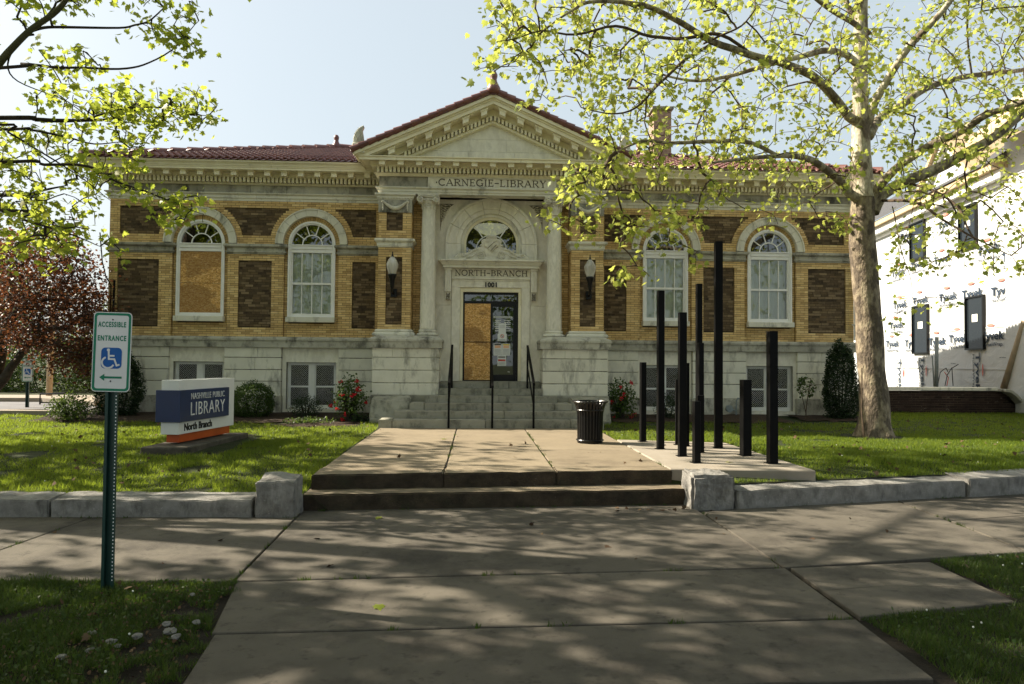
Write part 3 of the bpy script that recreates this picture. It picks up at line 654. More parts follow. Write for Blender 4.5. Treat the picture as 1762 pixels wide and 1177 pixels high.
rake(7.26, 7.00, 15.97, 16.2, 9, 'cream_paint', 'rake_bed'); rake(7.2605, 7.11, 15.90, 15.9695, 9, 'cream_paint', 'rake_bed')
rake(7.275, 7.262, 15.66, 16.2, 9, 'cream_paint', 'rake_soffit')
rake(7.36, 7.277, 15.60, 16.2, 2.93, 'cream_paint', 'raking_corona'); rake(7.40, 7.361, 15.575, 16.2, 2.95, 'cream_paint', 'raking_fillet'); rake(7.47, 7.401, 15.53, 16.2, 2.99, 'cream_paint', 'raking_crown')
m = MB()
for s in (-1, 1):
    for i in range(24):
        u = .045+i*.085
        if 7.0-SL*u < 6.12: break
        def zz(v): return -SL*v
        a, b = u-.026, u+.026
        m.hexa([(X0+s*a, 15.835, 7.005+zz(a)), (X0+s*b, 15.835, 7.005+zz(b)), (X0+s*b, 15.968, 7.005+zz(b)), (X0+s*a, 15.968, 7.005+zz(a)), (X0+s*a, 15.835, 7.105+zz(a)), (X0+s*b, 15.835, 7.105+zz(b)), (X0+s*b, 15.968, 7.105+zz(b)), (X0+s*a, 15.968, 7.105+zz(a))])
m.build('raking_dentils', 'cream_paint', lib, kind='stuff')
for s in (-1, 1):
    for i in range(6):
        u = .20+i*.40; m = MB()
        for w, zl, zh, yf in ((.065, 7.13, 7.225, 15.66), (.085, 7.222, 7.2615, 15.645)):
            a, b = u-w, u+w
            m.hexa([(X0+s*v, y, z-SL*v) for z in (zl, zh) for v, y in ((a, yf), (b, yf), (b, 15.9), (a, 15.9))])
        m.build('raking_bracket', 'cream_paint', lib)
# acroteria
for s in (-1, 1):
    xx = X0+s*2.90
    m = MB(); m.box(xx-.13, xx+.13, 15.55, 15.8, 6.12, 6.33)
    a = m.build('acroterion', 'limestone', lib, bevel=.01)
    P = [(-.12, 6.33), (.12, 6.33), (.115, 6.46), (.07, 6.58), (-.01, 6.68), (-.10, 6.735), (-.115, 6.70), (-.08, 6.62), (-.10, 6.50)]
    m = MB(); m.prism([(xx-s*p*-1 if False else xx+(-s)*(-p), z) for p, z in P] if s < 0 else [(xx-p, z) for p, z in P], 15.60, 15.70); m.build('palmette', 'limestone', a, bevel=.008)
    m = MB()
    for k in range(5): m.tube([(xx-s*(-.05+.03*k)*-1, 15.595, 6.36), (xx+s*(.05-.035*k), 15.595, 6.48+.03*k), (xx+s*(.10-.02*k)*.9, 15.595, 6.55+.03*k)], .008, 4)
    m.build('palmette_ribs', 'limestone', a)

# ---- roof: hipped main roof, gabled portal roof, barrel tiles
roofm = MB(); e = 9.22; zE, yE, yR, pt = 6.16, 16.44, 21.3, .35; zR = zE+(yR-yE)*pt; hx = e-(yR-yE)
yB = 2*yR-yE
roofm.add([(X0-e, yE, zE), (X0+e, yE, zE), (X0+e, yB, zE), (X0-e, yB, zE), (X0-hx, yR, zR), (X0+hx, yR, zR)], [(0, 1, 5, 4), (2, 3, 4, 5), (1, 2, 5), (3, 0, 4), (3, 2, 1, 0)])
roof = roofm.build('roof', 'roof_tile', lib)
def tile_mesh(w, L, h):
    V = []; 
    for y, k in ((0, 1), (L, .86)):
        for i in range(6):
            a = math.pi*i/5; V.append((-w*k*math.cos(a), y, h*k*math.sin(a)+(.012 if y == 0 else 0)))
    for i in range(6):
        a = math.pi*i/5; V.append((-w*.78*math.cos(a), 0.0, h*.7*math.sin(a)+.006))
    F_ = [(i, i+1, 7+i, 6+i) for i in range(5)]+[(i, 12+i, 13+i, i+1) for i in range(5)]
    m = MB(); m.add(V, F_); me = m.mesh('tile'); me.materials.append(M['roof_tile']); me.polygons.foreach_set('use_smooth', [True]*5+[False]*5); return me
tm = tile_mesh(.062, .36, .05)
slots = []
def place_tiles(o, along, up, n, rows, ok, sp=.16, ex=.33):
    up = up.normalized(); along = along.normalized(); nn = along.cross(up)
    if nn.z < 0: nn = -nn
    for r_ in range(rows):
        for i in range(n):
            p = o+along*(sp*(i+.5))+up*(ex*r_-.04)
            if ok(p): slots.append((r_, Matrix((( along.x, up.x, nn.x, p.x+nn.x*.012), (along.y, up.y, nn.y, p.y+nn.y*.012), (along.z, up.z, nn.z, p.z+nn.z*.012), (0, 0, 0, 1)))))
up = Vector((0, 1, pt)); rows = int((yR-yE)*math.sqrt(1+pt*pt)/.33)+1
def gable_in(p): return abs(p.x-X0) < 3.0 and p.z < 7.55-SL*abs(p.x-X0)-.02
place_tiles(Vector((X0-e, yE, zE)), Vector((1, 0, 0)), up, int(2*e/.16), rows, lambda p: p.y-yE < e-abs(p.x-X0)-.05 and p.y < yR-.1 and not gable_in(p))
front = len(slots)
place_tiles(Vector((X0-e, yB, zE)), Vector((0, -1, 0)), Vector((1, 0, pt)), int((yB-yE)/.16), rows, lambda p: p.x-(X0-e) < min(p.y-yE, yB-p.y)-.05)
place_tiles(Vector((X0+e, yE, zE)), Vector((0, 1, 0)), Vector((-1, 0, pt)), int((yB-yE)/.16), rows, lambda p: (X0+e)-p.x < min(p.y-yE, yB-p.y)-.05)
# gable roof over the portal
gz = 7.50; gy0, gy1 = 15.50, 20.4; gh = 3.02
g = MB(); g.add([(X0-gh, gy0, gz-SL*gh-.02), (X0, gy0, gz-.02), (X0+gh, gy0, gz-SL*gh-.02), (X0-gh, gy1, gz-SL*gh-.02), (X0, gy1, gz-.02), (X0+gh, gy1, gz-SL*gh-.02), (X0-gh, gy0, gz-SL*gh+.01), (X0, gy0, gz+.01), (X0+gh, gy0, gz-SL*gh+.01), (X0-gh, gy1, gz-SL*gh+.01), (X0, gy1, gz+.01), (X0+gh, gy1, gz-SL*gh+.01)],
      [(6, 7, 10, 9), (7, 8, 11, 10), (0, 3, 4, 1), (1, 4, 5, 2), (0, 1, 7, 6), (1, 2, 8, 7), (0, 6, 9, 3), (2, 5, 11, 8)])
groof = g.build('gable_roof', 'roof_tile', lib)
def mainz(p): return zE+(p.y-yE)*pt
for s in (-1, 1):
    place_tiles(Vector((X0+s*gh, gy0+.05 if s > 0 else gy1, gz-SL*gh)), Vector((0, s, 0)), Vector((-s, 0, SL)), int((gy1-gy0)/.16), int(gh*1.094/.33)+1, lambda p: p.z > mainz(p)-.1 and abs(p.x-X0) > .1)
order = sorted(range(len(slots)), key=lambda i: (0 if i < front else 1, slots[i][0], -abs(slots[i][1].translation.x-X0) if False else i))
for i in order[:290]: link('barrel_tile', tm, None, roof, mw=slots[i][1])
tv = np.array([v.co for v in tm.vertices]); V = []; Fq = []
for j, i in enumerate(order[290:]):
    A = np.array(slots[i][1]); V.append(tv@A[:3, :3].T+A[:3, 3]); Fq += [tuple(a+j*18 for a in p.vertices) for p in tm.polygons]
me = npmesh('tiles', np.concatenate(V), np.array(Fq), 4); link('tile_field', me, 'roof_tile', roof, kind='stuff')
# rake tiles: heavy overlapping covers up both slopes of the gable, hip and ridge tiles
def cover(a, b, rad, L, name, par):
    a, b = Vector(a), Vector(b); d = b-a; n = max(1, round(d.length/L)); d.normalize()
    for i in range(n):
        p = a+(b-a)*(i/n)-d*.03; q = a+(b-a)*((i+1)/n)+d*.0
        m = MB(); m.tube([p, p+d*.03, q], [rad*1.28, rad*1.24, rad*.88], 10); m.build(name, 'roof_tile', par, smooth=False)
for s in (-1, 1):
    cover((X0+s*3.03, 15.54, gz-SL*3.03+.03), (X0+s*.06, 15.54, gz+.03), .062, .20, 'rake_tile', groof)
    cover((X0+s*(e-.05), yE+.05, zE+.06), (X0+s*hx, yR, zR+.05), .085, .42, 'hip_tile', roof)
cover((X0-hx, yR, zR+.05), (X0+hx, yR, zR+.05), .085, .42, 'ridge_tile', roof); cover((X0, 15.5, gz+.03), (X0, 19.9, gz+.03), .08, .42, 'ridge_tile', groof)
def finial(x, y, z, k=1):
    m = MB(); m.lathe(x, y, [(.115*k, z-.05), (.125*k, z+.06*k), (.095*k, z+.12*k), (.065*k, z+.18*k), (.055*k, z+.22*k), (.068*k, z+.27*k), (.07*k, z+.31*k), (.045*k, z+.36*k), (.01, z+.375*k)], 16); m.build('finial', 'roof_tile', roof, smooth=True)
finial(X0, 15.56, gz+.02, 1.2); finial(X0-hx-.1, yR-.1, zR-.02, 1.1); finial(X0+hx+.1, yR-.1, zR-.02, 1.1)
# chimney behind the right slope
p0, p1 = at(1122, 280, 20.6), at(1152, 188, 20.6)
m = MB(); cxm = (p0.x+p1.x)/2; hwc = (p1.x-p0.x)/2
for i in range(24):
    z = 7.0+i*.0925
    if z > p1.z-.12: break
    m.box(cxm-hwc, cxm+hwc, 20.4, 21.0, z, z+.086)
ch = m.build('chimney', pm('old_chimney_brick', [(.20, .12, .08), (.42, .32, .25)], 12, rough=.9, bump=.5), lib)
m = MB(); m.box(cxm-hwc+.01, cxm+hwc-.01, 20.41, 20.99, 6.9, p1.z-.08); m.build('chimney_core', 'pale_mortar', ch)
m = MB(); m.box(cxm-hwc-.06, cxm+hwc+.06, 20.34, 21.06, p1.z-.09, p1.z); m.build('chimney_cap', 'grimy_stone', ch, bevel=.01)

# ---- pedestals, pilaster trims, columns
for s in (-1, 1):
    a, b = (X0-2.56, X0-1.125) if s < 0 else (X0+1.125, X0+2.56)
    for i, (z0, z1) in enumerate(((.925, 1.172), (1.19, 1.447), (1.464, 1.719), (1.737, 1.935))):
        f = (.42, 1, .55, .30)[i] if s < 0 else (.38, .30, .45, .34)[i]
        xs = [a, a+(b-a)*f, b] if f < 1 else [a, b]
        for xa, xb in zip(xs, xs[1:]):
            m = MB(); m.box(xa+.0015, xb-.0015, 15.70, 16.7, z0, z1); m.build('stone_block', 'limestone', lib, bevel=.007)
    m = MB(); m.box(a+.016, b-.016, 15.716, 16.72, .90, 1.95); m.build('joint_bed', 'grimy_stone', lib)
    m = MB()
    if s < 0: m.box(a-.02, b+.10, 15.66, 16.5, .25, .922)
    else: m.box(a-.10, b+.02, 15.66, 16.5, .25, .922)
    m.build('plinth_block', 'step_stone', lib, bevel=.01)
    m = MB(); m.sweep([(a, 17), (a, 15.70), (b, 15.70), (b, 16.7)], [(-1.0 if False else -.5, 1.938), (.055, 1.938), (.055, 2.07), (.07, 2.075), (.07, 2.12), (.045, 2.15), (-.02, 2.185), (-.10, 2.21), (-.5, 2.212)]); m.build('pedestal_cap', 'grimy_stone', lib)
    m = MB(); m.box(a+.1, b-.1, 15.80, 16.62, 2.15, 2.2125); m.build('pedestal_top', 'grimy_stone', lib)
    pa, pb = (X0-2.50, X0-1.78) if s < 0 else (X0+1.78, X0+2.50)
    pp = [(pa, 16.9), (pa, 16.0), (pb, 16.0), (pb, 16.46)]
    m = MB(); m.sweep(pp, [(-.05, 2.213), (.10, 2.213), (.10, 2.25), (.075, 2.285), (.04, 2.29), (.055, 2.32), (.03, 2.35), (-.05, 2.352)]); m.build('pilaster_base', 'limestone', lib)
    m = MB(); m.sweep(pp, [(-.05, 4.162), (.015, 4.162), (.015, 4.18), (.03, 4.19), (.03, 4.26), (.06, 4.28), (.08, 4.30), (.08, 4.34), (.05, 4.353), (-.05, 4.354)]); m.build('belt_course', 'limestone', lib)
    m = MB(); m.sweep(pp, [(-.05, 5.21), (.02, 5.21), (.02, 5.235), (.045, 5.25), (.05, 5.29), (.085, 5.315), (.085, 5.35), (-.05, 5.3552)]); m.build('pilaster_cap', 'limestone', lib)
    m = MB()
    for k in range(11): x = pa+.05+k*(pb-pa-.1)/10; m.sphere((x, 15.962, 5.243), .018, 6, 4)
    m.build('bead_row', 'limestone', lib)
    m = MB(); m.box(pa-.008, pb+.008, 15.985, 16.4, 4.932, 5.2095)
    gp = m.build('garland_panel', 'grimy_stone', lib, bevel=.004)  # darker stone colour stands in for relief shade around the garland
    m = MB(); mb2 = MB()
    for i in range(19):
        t_ = i/18; x = pa+.12+(pb-pa-.24)*t_; z = 5.15-.13*math.sin(math.pi*t_); r_ = .026+.022*math.sin(math.pi*t_)
        m.sphere((x, 15.965, z), r_, 7, 5)
        if i % 2: m.sphere((x+.012, 15.94, z+.012), r_*.5, 6, 4)
    for q in (pa+.09, pb-.09):
        for i, r_ in enumerate((.035, .022, .026, .02, .024, .016)): m.sphere((q, 15.968, 5.165-i*.037), r_, 7, 4)
        m.tube([(q-.03, 15.96, 5.19), (q, 15.95, 5.16), (q+.03, 15.96, 5.19)], .01, 5)
    m.build('garland', 'carving_stone', gp, smooth=True)
    # column
    cx, cy = X0+s*1.41, 16.13
    m = MB(); m.lathe(cx, cy, [(.165, 2.35), (.172, 2.37), (.176, 2.39)]+[(.174-.030*(k/10)**1.6, 2.42+k*.262) for k in range(11)]+[(.155, 5.06), (.158, 5.075)], 40)
    col = m.build('column', 'veined_marble', lib, smooth=True)
    m = MB(); m.lathe(cx, cy, [(.20, 2.2132), (.24, 2.225), (.245, 2.25), (.23, 2.27), (.195, 2.28), (.19, 2.30), (.205, 2.315), (.205, 2.335), (.185, 2.352), (.17, 2.355)], 36); m.build('column_base', 'limestone', col, smooth=True)
    m = MB(); m.lathe(cx, cy, [(.150, 5.075), (.165, 5.10), (.165, 5.115), (.15, 5.125), (.18, 5.17), (.19, 5.20)], 28)
    m.box(cx-.235, cx+.235, cy-.20, cy+.2, 5.315, 5.3553); m.box(cx-.20, cx+.20, cy-.175, cy+.18, 5.22, 5.315)
    cap = m.build('capital', 'carving_stone', col)
    m = MB()
    for q in (-1, 1):
        vx = cx+q*.175
        for yy in (cy-.215,):
            m.tube([(vx, yy+.0, 5.225), (vx, cy+.2, 5.225)], .072, 12)
            sp = [(vx-q*math.cos(.5+t_*.62)*.078*(1-t_/19)*-1 if False else vx+q*math.sin(t_*.62)*.08*(1-t_/18), yy-.008, 5.225+math.cos(t_*.62)*.08*(1-t_/18)) for t_ in range(17)]
            m.tube(sp, [.015*(1-t_/30) for t_ in range(17)], 5); m.sphere((vx, yy-.01, 5.225), .02, 6, 4)
    m.tube([(cx-.175, cy-.21, 5.30), (cx, cy-.20, 5.285), (cx+.175, cy-.21, 5.30)], .016, 5)
    for k in range(-2, 3): m.sphere((cx+k*.045, cy-.175, 5.225), .026, 6, 5, 1.3)
    for q in (-1, -.33, .33, 1):
        for i, r_ in enumerate((.022, .018, .024, .016)): m.sphere((cx+q*.135, cy-.155+.05*q*q, 5.14-i*.038), r_, 6, 4)
    m.build('volutes', 'carving_stone', cap, smooth=True)

# ---- portal wall with the arched fanlight and doorway (marble, four pieces meeting at the arch)
YW = 16.50
def arch_wall(xa, xb, z0, z1, cz, r, yf, yb, nseg=28):
    """slab with a semicircular-headed hole of radius r down to z0"""
    P = [(xb, z0), (xb, z1), (xa, z1), (xa, z0), (X0-r, z0)]+[(X0+r*math.cos(math.pi-math.pi*i/nseg), cz+r*math.sin(math.pi*i/nseg)) for i in range(nseg+1)]+[(X0+r, z0)]
    m = MB(); L_ = len(P)
    # build as strips for clean shading
    left = [(xa, z0), (X0-r, z0), (X0-r, cz), (xa, cz)]; m.prism(left, yf, yb); m.prism([(X0+r, z0), (xb, z0), (xb, cz), (X0+r, cz)], yf, yb)
    for i in range(nseg):
        a0 = math.pi*i/nseg; a1 = math.pi*(i+1)/nseg
        def outp(a):
            c, s_ = math.cos(a), math.sin(a); k = min((xb-X0)/abs(c) if abs(c) > 1e-6 else 1e9, (z1-cz)/s_ if s_ > 1e-6 else 1e9); return (X0+c*k, cz+s_*k)
        o0, o1 = outp(a0), outp(a1); i0 = (X0+r*math.cos(a0), cz+r*math.sin(a0)); i1 = (X0+r*math.cos(a1), cz+r*math.sin(a1))
        poly = [i0, o0]
        if (abs(o0[0]-X0) > xb-X0-1e-5) != (abs(o1[0]-X0) > xb-X0-1e-5): poly.append(((xb if o0[0] > X0 else xa), z1))
        poly += [o1, i1]; m.prism(poly, yf, yb)
    return m
arch_wall(X0-1.36, X0+1.36, 3.96, 5.356, 4.345, 1.0, YW, YW+.1).build('portal_wall', 'smooth_marble', lib)
for s in (-1, 1):
    xa, xb = sorted((X0+s*.90, X0+s*1.36)); m = MB(); m.box(xa, xb, YW, YW+.1, 1.05, 2.935); m.build('marble_slab', 'smooth_marble', lib)
    m = MB(); m.box(xa, xb, YW, YW+.1, 2.94, 3.958); m.build('marble_slab', 'smooth_marble', lib)
for k in range(7):
    a0, a1 = math.pi*k/7+.004, math.pi*(k+1)/7-.004; m = MB()
    m.ring(X0, 4.345, .80, .985, YW-.05, YW+.06, a0, a1, 6); m.ring(X0, 4.345, .985, 1.04, YW-.085, YW+.06, a0, a1, 6); m.ring(X0, 4.345, .70, .80, YW-.02, YW+.08, a0, a1, 6); m.build('arch_stone', 'smooth_marble', lib)
for s in (-1, 1):
    m = MB()
    for r0, r1, d in ((.80, .985, .05), (.985, 1.04, .085), (.70, .80, .02)):
        xa, xb = sorted((X0+s*r0, X0+s*r1)); m.box(xa, xb, YW-d, YW+.07, 3.96, 4.343)
    m.build('arch_stone', 'smooth_marble', lib)
m = MB(); m.ring(X0, 4.345, .63, .70, YW+.03, YW+.15, 0, math.pi, 36)
for s in (-1, 1): m.box(*sorted((X0+s*.63, X0+s*.70)), YW+.03, YW+.15, 3.96, 4.345)
fan = m.build('fanlight_window', 'limestone', lib)
m = MB(); m.ring(X0, 4.345, .575, .63, YW+.06, YW+.15, 0, math.pi, 36)
for s in (-1, 1): m.box(*sorted((X0+s*.575, X0+s*.63)), YW+.06, YW+.15, 3.96, 4.345)
m.build('frame', 'cream_paint', fan)
m = MB(); cz = 4.22; m.ring(X0, cz, .335, .36, YW+.09, YW+.13, 0, math.pi, 28)
for dg in (56, 124):
    a = R(dg); c, s_ = math.cos(a), math.sin(a); nx, nz = -s_*.012, c*.012
    m.hexa([(X0+r_*c+q*nx, y, cz+r_*s_+q*nz) for y in (YW+.09, YW+.13) for r_, q in ((.358, -1), (.358, 1), (.66, 1), (.66, -1))])
for s in (-1, 1): m.box(*sorted((X0+s*.36, X0+s*.576)), YW+.09, YW+.13, 4.20, 4.225)
m.build('fanlight_bars', 'white_paint', fan)
P = [(X0+.60*math.cos(math.pi*i/24), YW+.115, 4.345+.60*math.sin(math.pi*i/24)) for i in range(25)]+[(X0-.6, YW+.115, 3.95), (X0+.6, YW+.115, 3.95)]
m = MB(); m.add(P, [tuple(range(27))]); m.build('pane', 'dark_glass', fan)
m = MB(); m.ring(X0, 4.95, 0.02, .45, YW+.22, YW+.45, R(195), R(345), 14)   # hanging bowl lamp seen through the fanlight
mm, nt, bs = newmat('alabaster_bowl'); bs.inputs['Base Color'].default_value = (.75, .66, .45, 1); bs.inputs['Emission Color'].default_value = (1, .82, .5, 1); bs.inputs['Emission Strength'].default_value = .35; M['bowl'] = mm
m = MB(); m.lathe(X0, YW+.62, [(.02, 4.66), (.16, 4.68), (.30, 4.74), (.42, 4.84), (.44, 4.87)], 28); m.build('bowl_lamp', 'bowl', fan, smooth=True)
# spandrel carvings
for s in (-1, 1):
    q = lambda u, z: (X0+s*u, z)
    P = [q(1.17, 5.25), q(.86, 5.25), q(.98, 5.16), q(1.08, 5.02), q(1.145, 4.82), q(1.17, 4.62)]
    if s < 0: P = P[::-1]
    m = MB(); m.prism(P, YW-.012, YW+.02); sp_ = m.build('spandrel_panel', 'dirty_carving', lib)
    m = MB()
    for i in range(7):
        z = 5.21-i*.055; w_ = max(.02, .13-.018*i)
        for j in range(3):
            m.sphere((X0+s*(1.155-w_*j*.75-.01), YW-.02, z+random.uniform(-.01, .01)), .018, 6, 4)
        m.tube([(X0+s*1.15, YW-.02, z+.03), (X0+s*(1.15-w_), YW-.03, z), (X0+s*(1.15-w_*1.5), YW-.02, z+.03)], .009, 4)
    m.build('leaf_relief', 'carving_stone', sp_, smooth=True)
# door surround
m = MB()
for s in (-1, 1): m.box(*sorted((X0+s*.70, X0+s*.895)), YW-.03, YW+.12, 1.06, 3.345)
m.box(X0-.895, X0+.895, YW-.03, YW+.12, 3.347, 3.53); m.box(X0-.86, X0+.86, YW-.045, YW-.0305, 3.49, 3.53)
m.box(X0-.90, X0+.90, YW-.07, YW+.1, 3.532, 3.575); m.box(X0-.90, X0+.90, YW-.05, YW+.1, 3.577, 3.772)
sur = m.build('door_surround', 'smooth_marble', lib, bevel=.004)
serif('NORTH-BRANCH', X0-.82, X0+.83, 3.612, .125, YW-.0575, 'carved_letter', lib)
me = text('1001', .15, .006, .006, 1.0, 1.05); link('house_number', me, 'ink', lib, mw=Matrix.Translation((X0+.0, YW-.04, 3.405)))
for s in (-1, 1):
    xa, xb = sorted((X0+s*.905, X0+s*1.045)); m = MB(); m.box(xa, xb, YW-.14, YW+.05, 3.24, 3.772); m.box(xa+.01, xb-.01, YW-.09, YW+.05, 3.05, 3.238)
    for k in range(3): m.box(xa+.022+k*.04, xa+.038+k*.04, YW-.156, YW-.1405, 3.27, 3.74)
    m.box(xa-.015, xb+.015, YW-.16, YW+.04, 3.72, 3.7735)
    cn = m.build('console', 'smooth_marble', lib, bevel=.004)
    m = MB()
    for k in range(6): m.sphere(((xa+xb)/2+(k % 2-.5)*.05, YW-.10, 3.07+.03*(k//2)*1.6), .024, 6, 5)
    m.tube([(xa+.03, YW-.10, 3.21), ((xa+xb)/2, YW-.115, 3.12), (xb-.03, YW-.10, 3.21)], .012, 5); m.build('leaf_relief', 'dirty_carving', cn, smooth=True)
m = MB(); m.sweep([(X0-1.06, YW+.05), (X0-1.06, YW-.18), (X0+1.06, YW-.18), (X0+1.06, YW+.05)], [(-.3, 3.775), (.03, 3.775), (.03, 3.83), (.05, 3.835), (.07, 3.865), (.10, 3.90), (.14, 3.92), (.14, 3.952), (-.3, 3.955)])
m.box(X0-1.05, X0+1.05, YW-.17, YW+.04, 3.78, 3.9545); m.build('door_hood', 'limestone', lib)
# scrolled cresting
def crest():
    up_ = [(0, .555), (.05, .575), (.10, .57), (.125, .53), (.12, .49), (.20, .48), (.235, .44), (.22, .36), (.21, .30), (.30, .29), (.40, .25), (.50, .19), (.60, .15), (.72, .15), (.80, .11), (.86, .06), (.97, .02), (1.0, 0)]
    P = [(X0+u, 3.956+z) for u, z in up_]+[(X0-u, 3.956+z) for u, z in reversed(up_[1:])]
    m = MB(); m.prism(P[::-1], YW-.17, YW-.08); o = m.build('cresting', 'carving_stone', lib, bevel=.01)
    m = MB()
    def spiral(u, z, r0, turns, dr, w):
        n = int(14*turns); m.tube([(X0+u+dr*math.cos(6.283*turns*i/n+2.2)*r0*(1-i/n*.85), YW-.175, z+math.sin(6.283*turns*i/n+2.2)*r0*(1-i/n*.85)) for i in range(n+1)], [w*(1-.4*i/n) for i in range(n+1)], 5)
    for s in (-1, 1):
        spiral(s*.235, 4.075, .10, 2.1, s, .014); spiral(s*.72, 4.05, .062, 1.7, s, .011); spiral(s*.065, 4.485, .05, 1.4, s, .010)
        m.tube([(X0+s*.30, YW-.175, 4.20), (X0+s*.42, YW-.175, 4.16), (X0+s*.52, YW-.175, 4.08), (X0+s*.64, YW-.175, 4.02)], .013, 5)
        m.tube([(X0+s*.36, YW-.175, 4.10), (X0+s*.46, YW-.18, 4.03), (X0+s*.56, YW-.175, 4.00)], .014, 5)
        m.sphere((X0+s*.50, YW-.13, 4.175), .03, 8, 5); m.sphere((X0+s*.23, YW-.13, 4.29), .035, 8, 5)
        m.tube([(X0+s*.03, YW-.175, 4.36), (X0+s*.13, YW-.18, 4.40), (X0+s*.18, YW-.175, 4.33), (X0+s*.13, YW-.175, 4.24)], .012, 5)
    m.build('scroll_relief', 'carving_stone', o, smooth=True)
    m = MB(); m.prism([(X0, 4.13), (X0+.135, 4.27), (X0, 4.41), (X0-.135, 4.27)], YW-.195, YW-.16); m.build('shield', 'carving_stone', o, bevel=.01)
    m = MB(); m.tube([(X0-.09, YW-.197, 4.22), (X0+.06, YW-.197, 4.36)], .008, 4); m.tube([(X0-.02, YW-.197, 4.16), (X0+.11, YW-.197, 4.30)], .008, 4); m.build('shield_bands', 'dirty_carving', o)
crest()
# door: cream frame, black aluminium frame, boarded leaf left, glazed leaf right
m = MB()
for s in (-1, 1): m.box(*sorted((X0+s*.632, X0+s*.699)), YW+.0, YW+.14, 1.215, 3.345)
m.box(X0-.699, X0+.699, YW-.001, YW+.14, 3.245, 3.3455); m.build('door_frame', 'cream_paint', lib, bevel=.006)
m = MB(); y0 = YW+.075
for s in (-1, 1): m.box(*sorted((X0+s*.595, X0+s*.631)), y0, y0+.06, 1.215, 3.244)
m.box(X0-.595, X0+.595, y0, y0+.06, 3.195, 3.244); m.box(X0-.595, X0+.595, y0, y0+.06, 2.985, 3.045); m.box(X0+.0, X0+.05, y0-.004, y0+.06, 1.215, 2.984)
m.box(X0+.05, X0+.59, y0+.002, y0+.06, 2.92, 2.9845); m.box(X0+.05, X0+.59, y0+.002, y0+.06, 1.222, 1.36); m.box(X0+.52, X0+.5945, y0+.003, y0+.06, 1.36, 2.92); m.box(X0-.6, X0, y0, y0+.05, 1.215, 1.235); m.box(X0+.05, X0+.52, y0-.01, y0+.01, 2.10, 2.12); m.box(X0-.595, X0-.001, y0-.024, y0, 2.098, 2.112)
door = m.build('door', 'metal', lib)
m = MB(); m.box(X0-.592, X0-.004, y0-.015, y0+.0, 2.114, 2.983); m.build('chipboard_panel', 'osb', door); m = MB(); m.box(X0-.592, X0-.004, y0-.013, y0+.0, 1.236, 2.096); m.build('chipboard_panel', 'osb', door)
for a, b, c, d in ((.05, .52, 1.36, 2.92), (-.595, .595, 3.045, 3.195)):
    m = MB(); m.add([(X0+a, y0+.03, c), (X0+b, y0+.03, c), (X0+b, y0+.03, d), (X0+a, y0+.03, d)], [(0, 1, 2, 3)]); m.build('pane', 'dark_glass', door)
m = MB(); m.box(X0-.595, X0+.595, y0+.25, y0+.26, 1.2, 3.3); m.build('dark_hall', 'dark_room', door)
M['paper'] = pm('paper', [(.62, .64, .62), (.72, .73, .71)], 5, rough=.7); M['red_print'] = pm('red_print', [(.55, .06, .04), (.6, .1, .06)], 5); M['peach'] = pm('peach_print', [(.75, .38, .22), (.78, .5, .35)], 30); M['grey_print'] = pm('grey_print', [(.12, .13, .14), (.3, .32, .33)], 60); M['yellow_print'] = pm('yellow_print', [(.7, .5, .05), (.75, .6, .1)], 5)
def sheet(a, b, c, d, y, rot=0, bars=()):
    m = MB(); m.box(X0+a, X0+b, y, y+.002, c, d); o = m.build('notice', 'paper', door)
    for (e_, f_, g_, h_, mt) in bars:
        m = MB(); m.box(X0+a+(b-a)*e_, X0+a+(b-a)*f_, y-.001, y-.0002, c+(d-c)*g_, c+(d-c)*h_); m.build('print', mt, door)
yy = y0+.024
sheet(.07, .50, 2.66, 2.70, yy, bars=[(.04, .96, .3, .7, 'grey_print')])
for k in range(6):
    z = 2.60-k*.048
    for a, b in ((.10, .24), (.30, .46)): sheet(a+random.uniform(-.01, .01), b, z, z+.014, yy)
for k in range(4): sheet(.12, .20+random.uniform(0, .02), 2.60-k*.05-.022, 2.60-k*.05-.012, yy-.002)
sheet(.185, .355, 2.30, 2.54, yy-.004, bars=[(.1, .9, .55+.08*k, .57+.08*k, 'grey_print') for k in range(4)])
sheet(.165, .375, 2.13, 2.30, yy-.006, bars=[(.15, .85, .1, .2, 'grey_print')])
m = MB(); m.ring(X0+.27, 2.245, .032, .043, yy-.0085, yy-.0065, 0, 6.283, 20); m.build('prohibition_mark', 'red_print', door)
m = MB(); m.hexa([(X0+.243, yy-.009, 2.268), (X0+.249, yy-.009, 2.274), (X0+.249, yy-.007, 2.274), (X0+.243, yy-.007, 2.268), (X0+.291, yy-.009, 2.216), (X0+.297, yy-.009, 2.222), (X0+.297, yy-.007, 2.222), (X0+.291, yy-.007, 2.216)]); m.box(X0+.252, X0+.287, yy-.0085, yy-.0065, 2.242, 2.249); m.build('prohibition_mark', 'ink', door)
for k in (0, 1): sheet(.075+.195*k, .265+.19*k, 1.80, 2.075, yy-.004, bars=[(.1, .9, .86, .96, 'yellow_print' if k else 'ink'), (.15, .85, .62, .84, 'peach')]+[(.12, .88, .1+.1*j, .13+.1*j, 'grey_print') for j in range(5)])
sheet(.165, .365, 1.56, 1.80, yy-.006, bars=[(.08, .92, .46, .62, 'red_print'), (.1, .9, .80, .90, 'ink')]+[(.12, .88, .08+.1*j, .11+.1*j, 'grey_print') for j in range(3)])
m = MB(); m.box(X0+.40, X0+.45, y0-.02, y0+.0, 1.42, 1.432); m.build('handle', 'white_paint', door)
m = MB(); m.box(X0-1.12, X0+1.12, 16.36, 16.60, 1.07, 1.213); m.build('threshold', 'step_stone', lib, bevel=.01)

